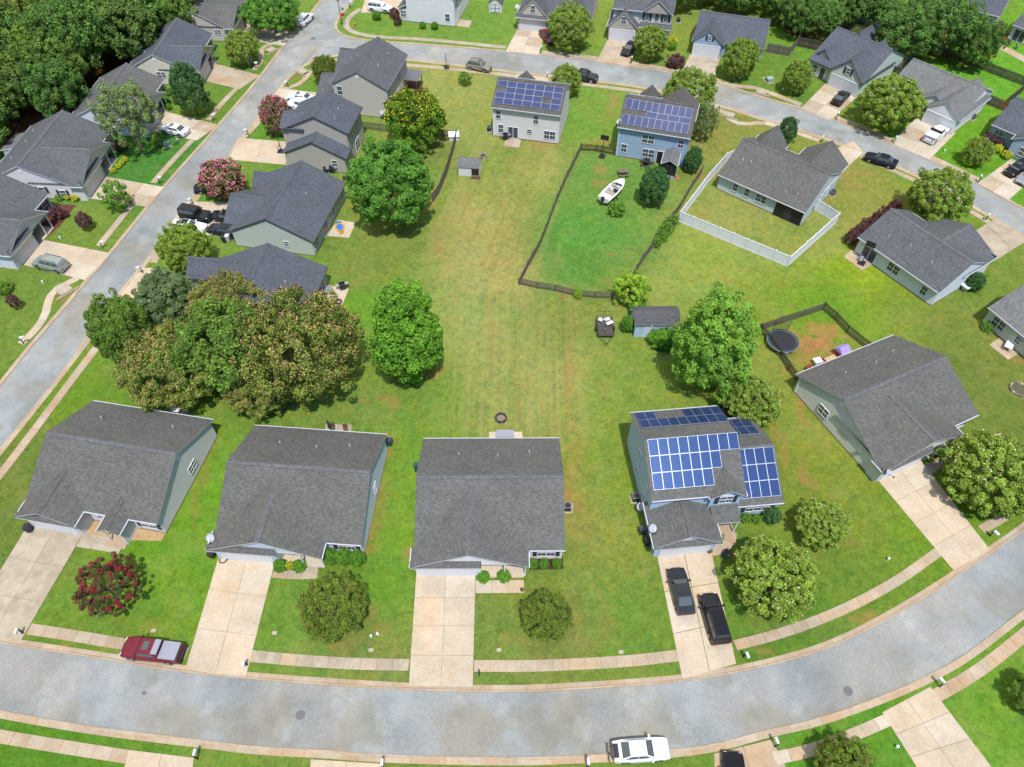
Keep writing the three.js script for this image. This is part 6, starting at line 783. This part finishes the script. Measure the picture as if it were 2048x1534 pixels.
{ // playhouse with a lilac roof
  const t = thing('playhouse', 'plastic playhouse with a lilac roof and magenta walls', 'playhouse', G(1680, 710), .5), mg = mat([.35, .04, .18], .5), li = mat([.36, .28, .62], .5); part(t, 'wall', bx(-.55, .55, 0, 1, -.5, .5), mg); part(t, 'roof', hexa([V(-.75, .98, -.7), V(.75, .98, -.7), V(.75, .98, .7), V(-.75, .98, .7)], [V(-.7, 1.5, -.1), V(.7, 1.5, -.1), V(.7, 1.5, .1), V(-.7, 1.5, .1)]), li); part(t, 'door', bx(-.22, .22, 0, .85, .5, .53), li); part(t, 'window', bx(.551, .57, .45, .8, -.2, .2), white);
  const w = thing('toy_cart', 'white plastic toy bin on the clay yard', 'toy', G(1632, 728), .3); part(w, 'body', hexa([V(-.35, .1, -.3), V(.35, .1, -.3), V(.35, .1, .3), V(-.35, .1, .3)], [V(-.5, .75, -.42), V(.5, .75, -.42), V(.5, .75, .42), V(-.5, .75, .42)]), white); part(w, 'wheel', bx(-.3, .3, 0, .1, -.32, .32), plastic);
  const g2 = thing('sandbox', 'wooden play platform beside the playhouse', 'sandbox', G(1664, 722), .45); part(g2, 'frame', merge(bx(-.9, .9, 0, .25, -.8, -.7), bx(-.9, .9, 0, .25, .7, .8), bx(-.9, -.8, 0, .25, -.7, .7), bx(.8, .9, 0, .25, -.7, .7)), woodNew); part(g2, 'sand', bx(-.8, .8, 0, .16, -.7, .7), mat(S(230, 200, 150, .6), .95));
  const k = thing('toy_wagon', 'dark red toy ride on against the yard wall', 'toy', G(1616, 738), .8); part(k, 'tub', bx(-.4, .4, .2, .5, -.25, .25), mat([.2, .04, .02], .5)); for (const x of [-.25, .25]) part(k, 'wheel', bx(x - .1, x + .1, 0, .2, -.3, .3), plastic); part(k, 'handle', bar(V(.4, .4, 0), V(.8, .8, 0), .02), plastic);
}
{ // boat on its trailer
  const a = G(1249, 362, .8), b = G(1203, 406, .8), c = a.clone().add(b).multiplyScalar(.5), t = thing('boat', 'white open motor boat with a black outboard on its trailer', 'boat', V(c.x, .45, c.z), Math.atan2(-(a.z - b.z), a.x - b.x)), gel = mat([.78, .79, .8], .25, { clearcoat: .6 }), L = 5.6, st = [[-L / 2, .98, .85], [-1.2, 1.08, .9], [.6, 1.05, .95], [1.7, .82, 1.02], [2.4, .45, 1.08], [L / 2 + .1, .04, 1.12]], P = [];
  for (let i = 0; i < st.length - 1; i++) { const [x0, w0, h0] = st[i], [x1, w1, h1] = st[i + 1]; for (const s of [-1, 1]) { P.push([V(x0, h0, s * w0), V(x1, h1, s * w1), V(x1, .35 + i * .03, s * w1 * .8), V(x0, .35, s * w0 * .8)], [V(x0, .35, s * w0 * .8), V(x1, .35 + i * .03, s * w1 * .8), V(x1, .08 + i * .03, 0), V(x0, .08, 0)], [V(x0, h0, s * w0), V(x1, h1, s * w1), V(x1, h1, s * Math.max(0, w1 - .2)), V(x0, h0, s * (w0 - .2))]); if (i < 3) P.push([V(x0, h0, s * (w0 - .2)), V(x1, h1, s * (w1 - .2)), V(x1, .5, s * (w1 - .25)), V(x0, .5, s * (w0 - .25))]); } }
  P.push([V(-L / 2, .85, -.98), V(-L / 2, .85, .98), V(-L / 2, .35, .78), V(-L / 2, .08, 0), V(-L / 2, .35, -.78)]); part(t, 'hull', faces(P), gel); part(t, 'floor', bx(-L / 2 + .05, 1.7, .44, .5, -.8, .8), mat(S(200, 185, 160, .6), .8)); part(t, 'foredeck', faces([[V(1.5, 1.0, -.75), V(1.5, 1.0, .75), V(2.45, 1.1, .3), V(2.45, 1.1, -.3)]]), gel); part(t, 'engine_cover', bx(-L / 2 + .02, -1.7, .5, .98, -.72, .72), gel);
  for (const z of [-.45, .45]) part(t, 'seat', merge(bx(-.2, .3, .5, .8, z - .25, z + .25), bx(-.28, -.18, .75, 1.2, z - .25, z + .25)), z > 0 ? binBlack : gel); part(t, 'console', bx(.55, .8, .5, 1.15, .2, .72), gel); part(t, 'windshield', hexa([V(.95, 1.02, -.8), V(.99, 1.02, -.8), V(.99, 1.02, .8), V(.95, 1.02, .8)], [V(.7, 1.35, -.7), V(.74, 1.35, -.7), V(.74, 1.35, .7), V(.7, 1.35, .7)]), carGlass); part(t, 'outboard', merge(bx(-L / 2 - .5, -L / 2 - .05, .7, 1.25, -.2, .2), bx(-L / 2 - .35, -L / 2 - .15, .1, .7, -.08, .08)), binBlack);
  const tr = thing('boat_trailer', 'galvanised trailer under the white boat', 'trailer', V(c.x, 0, c.z), t.rotation.y); part(tr, 'frame', merge(bar(V(-2.4, .4, -.6), V(1.6, .4, -.6), .05), bar(V(-2.4, .4, .6), V(1.6, .4, .6), .05), bar(V(1.6, .4, -.6), V(3.4, .4, 0), .05), bar(V(1.6, .4, .6), V(3.4, .4, 0), .05), bar(V(-.8, .35, -1), V(-.8, .35, 1), .05)), metalGrey); for (const z of [-1, 1]) part(tr, 'wheel', (() => { const g = new THREE.CylinderGeometry(.32, .32, .2, 16); g.rotateX(Math.PI / 2); g.translate(-.8, .32, z * 1.08); return plain(g); })(), tyreMat); part(tr, 'jack', bar(V(3.2, 0, 0), V(3.2, .8, 0), .04), metalGrey);
}
function shed(name, label, p, a, w, d, h, r, wm, rm, extra) { const t = thing(name, label, 'shed', p, a); const ov = .12; part(t, 'wall', faces([[V(-w / 2, 0, -d / 2), V(w / 2, 0, -d / 2), V(w / 2, h, -d / 2), V(-w / 2, h, -d / 2)], [V(-w / 2, 0, d / 2), V(w / 2, 0, d / 2), V(w / 2, h, d / 2), V(-w / 2, h, d / 2)], ...[-1, 1].map((s) => [V(s * w / 2, 0, -d / 2), V(s * w / 2, 0, d / 2), V(s * w / 2, h, d / 2), V(s * w / 2, (h + r) / 2 + .18, d / 4), V(s * w / 2, r - .02, 0), V(s * w / 2, (h + r) / 2 + .18, -d / 4), V(s * w / 2, h, -d / 2)])], V(0, h / 2, 0)), wm);
  const x0 = -w / 2 - ov, x1 = w / 2 + ov, L = []; for (const s of [-1, 1]) { const y1 = (h + r) / 2 + .22; L.push([V(x0, h - .03, s * (d / 2 + ov)), V(x1, h - .03, s * (d / 2 + ov)), V(x1, y1, s * d / 4), V(x0, y1, s * d / 4)], [V(x0, y1, s * d / 4), V(x1, y1, s * d / 4), V(x1, r + .02, 0), V(x0, r + .02, 0)]); } part(t, 'roof', faces(L, V(0, 0, 0)), rm); extra?.(t); return t; }
shed('garden_shed', 'blue barn roofed shed between clipped shrubs', G(1306, 655), .02, 5.4, 3.2, 2.1, 3.1, WALL.sky, ROOF.dark, (t) => { part(t, 'window', bx(1, 1.6, 1.1, 1.7, 1.6, 1.64), glass); part(t, 'door', bx(-1.6, -.5, .05, 1.95, 1.6, 1.63), WALL.blue); part(t, 'lamp', cyl(-.7, 2.0, 2.14, 1.68, .05, .05), white); });
shed('garden_shed', 'little white play shed with an open porch end', G(940, 344), -.12, 3.2, 2.2, 1.6, 2.4, WALL.white, ROOF.pale, (t) => { part(t, 'porch_opening', bx(.5, 1.5, .3, 1.4, 1.1, 1.13), screen); for (const x of [.5, 1, 1.55]) part(t, 'porch_post', bx(x - .04, x + .04, 0, 1.6, 1.13, 1.2), woodBrown); part(t, 'deck', bx(.4, 1.75, 0, .2, 1.1, 1.7), woodBrown); });
shed('garden_shed', 'white barn shed with crossed doors on the corner lawn', G(993, 18), -1.7, 3.4, 2.6, 1.7, 2.7, WALL.white, ROOF.brown, (t) => { for (const z of [-.45, .45]) { const d = part(t, 'door', bx(1.7, 1.74, .1, 1.7, z - .42, z + .42), white); part(d, 'door_trim', merge(bx(1.74, 1.77, .1, .16, z - .42, z + .42), bx(1.74, 1.77, 1.64, 1.7, z - .42, z + .42), bx(1.74, 1.77, .16, 1.64, z - .42, z - .36), bx(1.74, 1.77, .16, 1.64, z + .36, z + .42), bx(1.742, 1.768, .86, .94, z - .36, z + .36)), darkTrim); } });
shed('dog_house', 'small white roofed hutch at the board fence corner', G(908, 277), .1, 1.5, 1.3, .8, 1.15, WALL.ice, mat([.66, .68, .7], .5));
{ // trailer piled with brush
  const t = thing('utility_trailer', 'black mesh gated utility trailer parked beside the blue shed', 'trailer', G(1209, 660), 0); part(t, 'bed', bx(-1, 1, .5, .58, -1.5, 1.5), woodDark); part(t, 'side_rail', merge(bar(V(-1, .95, -1.5), V(-1, .95, 1.5), .03), bar(V(1, .95, -1.5), V(1, .95, 1.5), .03), bar(V(-1, .95, 1.5), V(1, .95, 1.5), .03), ...[-1.5, -.5, .5, 1.5].flatMap((z) => [bar(V(-1, .5, z), V(-1, .95, z), .025), bar(V(1, .5, z), V(1, .95, z), .025)])), boxBlack); part(t, 'tongue', merge(bar(V(-.8, .5, 1.5), V(0, .45, 2.8), .04), bar(V(.8, .5, 1.5), V(0, .45, 2.8), .04), bar(V(0, 0, 2.7), V(0, .6, 2.7), .03)), boxBlack); part(t, 'gate', merge(...[...Array(9)].map((_, i) => bar(V(-1 + i * .25, .58, -1.5), V(-1 + i * .25, 1.7, -1.6), .016)), bar(V(-1, 1.7, -1.6), V(1, 1.7, -1.6), .025), bar(V(-1, 1.15, -1.55), V(1, 1.15, -1.55), .016)), boxBlack); for (const x of [-1, 1]) part(t, 'wheel', (() => { const g = new THREE.CylinderGeometry(.33, .33, .2, 16); g.rotateZ(Math.PI / 2); g.translate(x * 1.13, .33, 0); return plain(g); })(), tyreMat);
  const b = thing('brush_pile', 'heap of cut grey branches on the utility trailer', 'branches', G(1209, 660).setY(.58)), r = rng(12), g = []; for (let i = 0; i < 90; i++) { const a = r() * 6.28, l = .5 + r(), p = V((r() - .5) * 1.4, .05 + r() * .6, (r() - .4) * 2.2); g.push(bar(p, p.clone().add(V(Math.cos(a) * l * .6, (r() - .3) * .4, Math.sin(a) * l * .6)).setY(.05 + r() * .8), .02, .008, 4)); } part(b, 'branches', merge(g), mat(S(170, 158, 150, .5), .95)).userData.kind = 'stuff';
  for (const [x, z, w, d, l] of [[-.5, -.9, .6, .5, 'white discarded panel at the trailer gate'], [.3, -1.0, .7, .5, 'white discarded board on the branches'], [.5, .1, .9, .45, 'long white carton across the trailer']]) { const q = thing('discarded_board', l, 'board', G(1209, 660).add(V(x, 1.0 + z * .06 + (x > .4 ? .4 : 0), z)), x); part(q, 'sheet', bx(-w / 2, w / 2, 0, .08, -d / 2, d / 2), white); part(q, 'edge', bx(-w / 2 - .01, w / 2 + .01, -.02, 0, -d / 2 - .01, d / 2 + .01), coverGrey); } }
{ // toy slide and pool on the patio
  const t = thing('toy_slide', 'yellow and blue toddler water slide on the patio', 'toy', G(680, 456), 1.9), ye = mat([.65, .36, .01], .45), bl = mat([.04, .18, .55], .45); part(t, 'rim', (() => { const g = new THREE.TorusGeometry(.75, .14, 8, 24); g.rotateX(Math.PI / 2); g.scale(1.3, 1, .75); g.translate(0, .15, 0); return plain(g); })(), ye); part(t, 'pool', (() => { const g = new THREE.CylinderGeometry(.7, .7, .1, 20); g.scale(1.3, 1, .72); g.translate(0, .1, 0); return plain(g); })(), bl); part(t, 'slide', hexa([V(-1.5, .1, -.25), V(-.7, .1, -.25), V(-.7, .1, .25), V(-1.5, .1, .25)], [V(-1.5, .75, -.25), V(-.75, .2, -.25), V(-.75, .2, .25), V(-1.5, .75, .25)]), ye); part(t, 'arch', (() => { const g = new THREE.TorusGeometry(.4, .09, 8, 16, Math.PI); g.rotateY(Math.PI / 2); g.translate(.8, .2, 0); return plain(g); })(), mat([.05, .35, .6], .45)); }
{ // deck with metal roof behind the tan corner house
  const p = G(818, 178), t = thing('covered_deck', 'timber deck under a ribbed grey metal roof', 'deck', p, -.2), ribM = mat([.2, .21, .22], .45, { metalness: .5 }); part(t, 'floor', bx(-2, 2, .3, .42, -2, 2), woodBrown); for (let i = 0; i < 8; i++) part(t, 'roof_panel', hexa([V(-2.2 + i * .55, 2.5, -2.1), V(-1.67 + i * .55, 2.5, -2.1), V(-1.67 + i * .55, 2.3, 1.2), V(-2.2 + i * .55, 2.3, 1.2)], [V(-2.2 + i * .55, 2.55, -2.1), V(-1.67 + i * .55, 2.55, -2.1), V(-1.67 + i * .55, 2.35, 1.2), V(-2.2 + i * .55, 2.35, 1.2)]), ribM); for (const x of [-1.9, 1.9]) for (const z of [-1.8, 1.1]) part(t, 'post', bx(x - .06, x + .06, 0, 2.35, z - .06, z + .06), woodBrown); part(t, 'railing', merge(bx(-2, 2, 1.2, 1.28, 1.92, 2), ...[...Array(20)].map((_, i) => bx(-1.96 + i * .205, -1.92 + i * .205, .42, 1.2, 1.94, 1.98))), woodBrown); part(t, 'stair', merge(bx(2, 2.3, .1, .28, -.6, .6), bx(2.3, 2.6, 0, .14, -.6, .6)), woodBrown); }
{ const t = thing('round_pool', 'round blue above ground pool behind the board fence', 'pool', G(1718, 32)); const w = new THREE.CylinderGeometry(2.6, 2.6, 1.1, 32, 1, true); w.translate(0, .55, 0); part(t, 'pool_wall', plain(w), mat([.3, .5, .58], .4)); part(t, 'rim', (() => { const g = new THREE.TorusGeometry(2.6, .09, 6, 40); g.rotateX(Math.PI / 2); g.translate(0, 1.1, 0); return plain(g); })(), white); part(t, 'water', cyl(0, 0, .95, 0, 2.58, 2.58, 32), mat([.08, .42, .55], .05)); }
{ const t = thing('picnic_table', 'grey weathered picnic table in the boat yard', 'table', G(1246, 350), .1); part(t, 'table_top', bx(-.8, .8, .7, .75, -.35, .35), woodGrey); for (const z of [-1, 1]) part(t, 'bench', bx(-.8, .8, .42, .46, z * .7 - .13, z * .7 + .13), woodGrey); for (const x of [-.6, .6]) part(t, 'leg', merge(bar(V(x, 0, -.6), V(x, .7, -.2), .04), bar(V(x, 0, .6), V(x, .7, .2), .04), bar(V(x, .4, -.7), V(x, .4, .7), .03)), woodGrey);
  const q = thing('patio_set', 'dark red round picnic set by the steel blue wall', 'table', G(1292, 329)); part(q, 'table_top', cyl(0, .7, .76, 0, .6, .6, 16), plastic); part(q, 'leg', cyl(0, 0, .7, 0, .08, .08), plastic); for (let i = 0; i < 5; i++) { const a = i * 1.257; part(q, 'seat', cyl(Math.cos(a) * .95, .4, .46, Math.sin(a) * .95, .24, .24, 10), mat([.12, .03, .025], .6)); } part(q, 'seat_frame', cyl(0, .1, .16, 0, .7, .7, 10), plastic); }
// brick steps before the screened porch
{ const g = struct('brick_path', 'orange brick stepping path before the screened porch'), m = [mat(S(206, 140, 92, .6), .95), mat(S(194, 126, 84, .6), .95), mat(S(216, 156, 104, .6), .95)], a = G(1337, 344), b = G(1362, 352), c = G(1358, 362), d = G(1330, 353); for (let i = 0; i < 5; i++) for (let j = 0; j < 3; j++) { const at = (u, v) => a.clone().lerp(b, u).lerp(d.clone().lerp(c, u), v), K = [at(i / 5 + .02, j / 3 + .04), at((i + 1) / 5 - .02, j / 3 + .04), at((i + 1) / 5 - .02, (j + 1) / 3 - .04), at(i / 5 + .02, (j + 1) / 3 - .04)]; part(g, 'brick', hexa(K.map((p) => p.clone().setY(-.02)), K.map((p) => p.clone().setY(.05))), m[(i + j) % 3]); } }
// yard boxes, posts and small fixtures
for (const [x, y, l, c] of [[335, 291, 'green utility cabinet beside the leafy shrub', [.12, .22, .17]], [1538, 164, 'pale green utility cabinet on the wavy sidewalk lawn', [.3, .42, .34]]]) { const t = thing('utility_cabinet', l, 'cabinet', G(x, y), .3); part(t, 'case', bx(-.55, .55, .1, .75, -.5, .5), mat(c, .5)); part(t, 'lid', hexa([V(-.58, .75, -.53), V(.58, .75, -.53), V(.58, .75, .53), V(-.58, .75, .53)], [V(-.5, .85, -.4), V(.5, .85, -.4), V(.5, .85, .5), V(-.5, .85, .5)]), mat(c, .5)); part(t, 'pad', bx(-.7, .7, 0, .1, -.65, .65), concreteGrey[0]); }
for (const [x, y, l] of [[743, 1274, 'white capped cleanout pipe left of its pair on the front lawn'], [756, 1270, 'white capped cleanout pipe right of its pair on the front lawn'], [1775, 1120, 'white dome cap on the long side lawn'], [87, 567, 'small white pipe on the mown corner lawn'], [356, 283, 'white marker pedestal by the green cabinet'], [1792, 1495, 'grey capped pipe beside the cracked driveway'], [1526, 160, 'white pedestal beside the pale green cabinet'], [1355, 130, 'white post at the purple bush'], [1888, 304, 'white pedestal on the driveway lawn'], [122, 478, 'low white garden stake on the mulch lawn']]) { const t = thing('pipe_marker', l, 'pipe', G(x, y)); part(t, 'pipe', cyl(0, 0, .42, 0, .1, .1, 10), white); part(t, 'cap', cyl(0, .42, .52, 0, .14, .08, 10), white); }
for (const [x, y, l] of [[742, 1300, 'white meter lid set in the lawn by the pipes'], [307, 1261, 'pale green meter lid near the red pickup'], [1242, 1304, 'pale meter lid near the sidewalk'], [998, 1300, 'tiny pale lid on the lawn of the small round tree'], [549, 1266, 'brown meter lid beside the rust tipped tree']]) { const t = thing('meter_lid', l, 'lid', G(x, y)); part(t, 'lid', bx(-.22, .22, -.01, .025, -.16, .16), concreteGrey[0]); part(t, 'hinge', bx(-.2, .2, .025, .035, -.03, .03), metalGrey); }
{ const t = thing('garden_hose', 'coiled hose on the cream driveway', 'hose', G(446, 1120)), g = []; for (let i = 0; i < 3; i++) { const q = new THREE.TorusGeometry(.3 + i * .06, .022, 6, 30); q.rotateX(Math.PI / 2); q.translate(.03 * i, .08 + .03 * i, 0); g.push(plain(q)); } part(t, 'coil', merge(g), mat(S(110, 100, 60, .5), .6)); part(t, 'nozzle', bx(.4, .6, .07, .12, -.03, .03), plastic); }
{ const t = thing('flower_pot', 'terracotta pot at the garage corner of the panelled house', 'pot', G(1418, 1104)); part(t, 'pot', cyl(0, 0, .4, 0, .2, .3), mat(S(170, 90, 60, .55), .9)); part(t, 'soil', cyl(0, .38, .405, 0, .26, .26), woodDark); const u = thing('flower_pot', 'dark shallow planter at the lawn edge of the panelled house', 'pot', G(1452, 1108)); part(u, 'pot', cyl(0, 0, .22, 0, .36, .46), binGrey); part(u, 'soil', cyl(0, .2, .225, 0, .42, .42), woodDark);
  const w = thing('flower_pot', 'little terracotta pot at the end of the entrance path', 'pot', G(1044, 1181)); part(w, 'pot', cyl(0, 0, .3, 0, .14, .2), mat(S(150, 84, 60, .55), .9)); part(w, 'soil', cyl(0, .28, .305, 0, .18, .18), woodDark); }
{ const t = thing('toy_ride', 'yellow toddler slide on the far lawn', 'toy', G(1985, 112), .4), y = mat([.68, .36, .02], .5); part(t, 'slide', hexa([V(-.6, 0, -.25), V(.5, 0, -.25), V(.5, 0, .25), V(-.6, 0, .25)], [V(-.6, .9, -.25), V(.5, .1, -.25), V(.5, .1, .25), V(-.6, .9, .25)]), y); part(t, 'ladder', bx(-.9, -.6, 0, .9, -.25, .25), y); for (const [x, yy, l, m] of [[2006, 84, 'orange patio chair by the glass doors', woodNew], [2016, 92, 'dark patio chair next to the orange one', plastic], [2032, 98, 'dark patio chair by the brick edge', binGrey]]) chair(l, G(x, yy), .5, m);
  const d = thing('dinghy', 'white upturned sink tub beside the round dark bush', 'tub', G(1930, 580), .5); part(d, 'tub', hexa([V(-.5, .5, -.4), V(.5, .5, -.3), V(.5, .5, .3), V(-.5, .5, .4)], [V(-.7, .9, -.6), V(.8, .9, -.4), V(.8, .9, .4), V(-.7, .9, .6)]), white); part(d, 'leg', merge(bx(-.45, -.38, 0, .5, -.3, .3), bx(.38, .45, 0, .5, -.2, .2)), metalGrey);
  const f = thing('patio_bench', 'wire patio bench on the hoop patio', 'bench', G(1722, 522), .9); part(f, 'seat', bx(-.6, .6, .4, .44, -.25, .25), coverGrey); part(f, 'backrest', bx(-.6, .6, .5, .9, -.28, -.25), coverGrey); for (const x of [-.5, .5]) part(f, 'leg', bx(x - .03, x + .03, 0, .4, -.2, .2), metalGrey); }
{ const t = thing('outbuilding', 'white flat roofed outbuilding in a clearing of the wood', 'shed', G(140, 34), .5); part(t, 'wall', bx(-2.4, 2.4, 0, 2.4, -2, 2), WALL.white); part(t, 'roof', hexa([V(-2.6, 2.4, -2.2), V(2.6, 2.4, -2.2), V(2.6, 2.4, 2.2), V(-2.6, 2.4, 2.2)], [V(-2.6, 2.6, -2.2), V(2.6, 2.6, -2.2), V(2.6, 2.5, 2.2), V(-2.6, 2.5, 2.2)]), white); part(t, 'door', bx(-.5, .5, 0, 2, 2, 2.04), garageWhite); }
renderer.render(scene, camera);
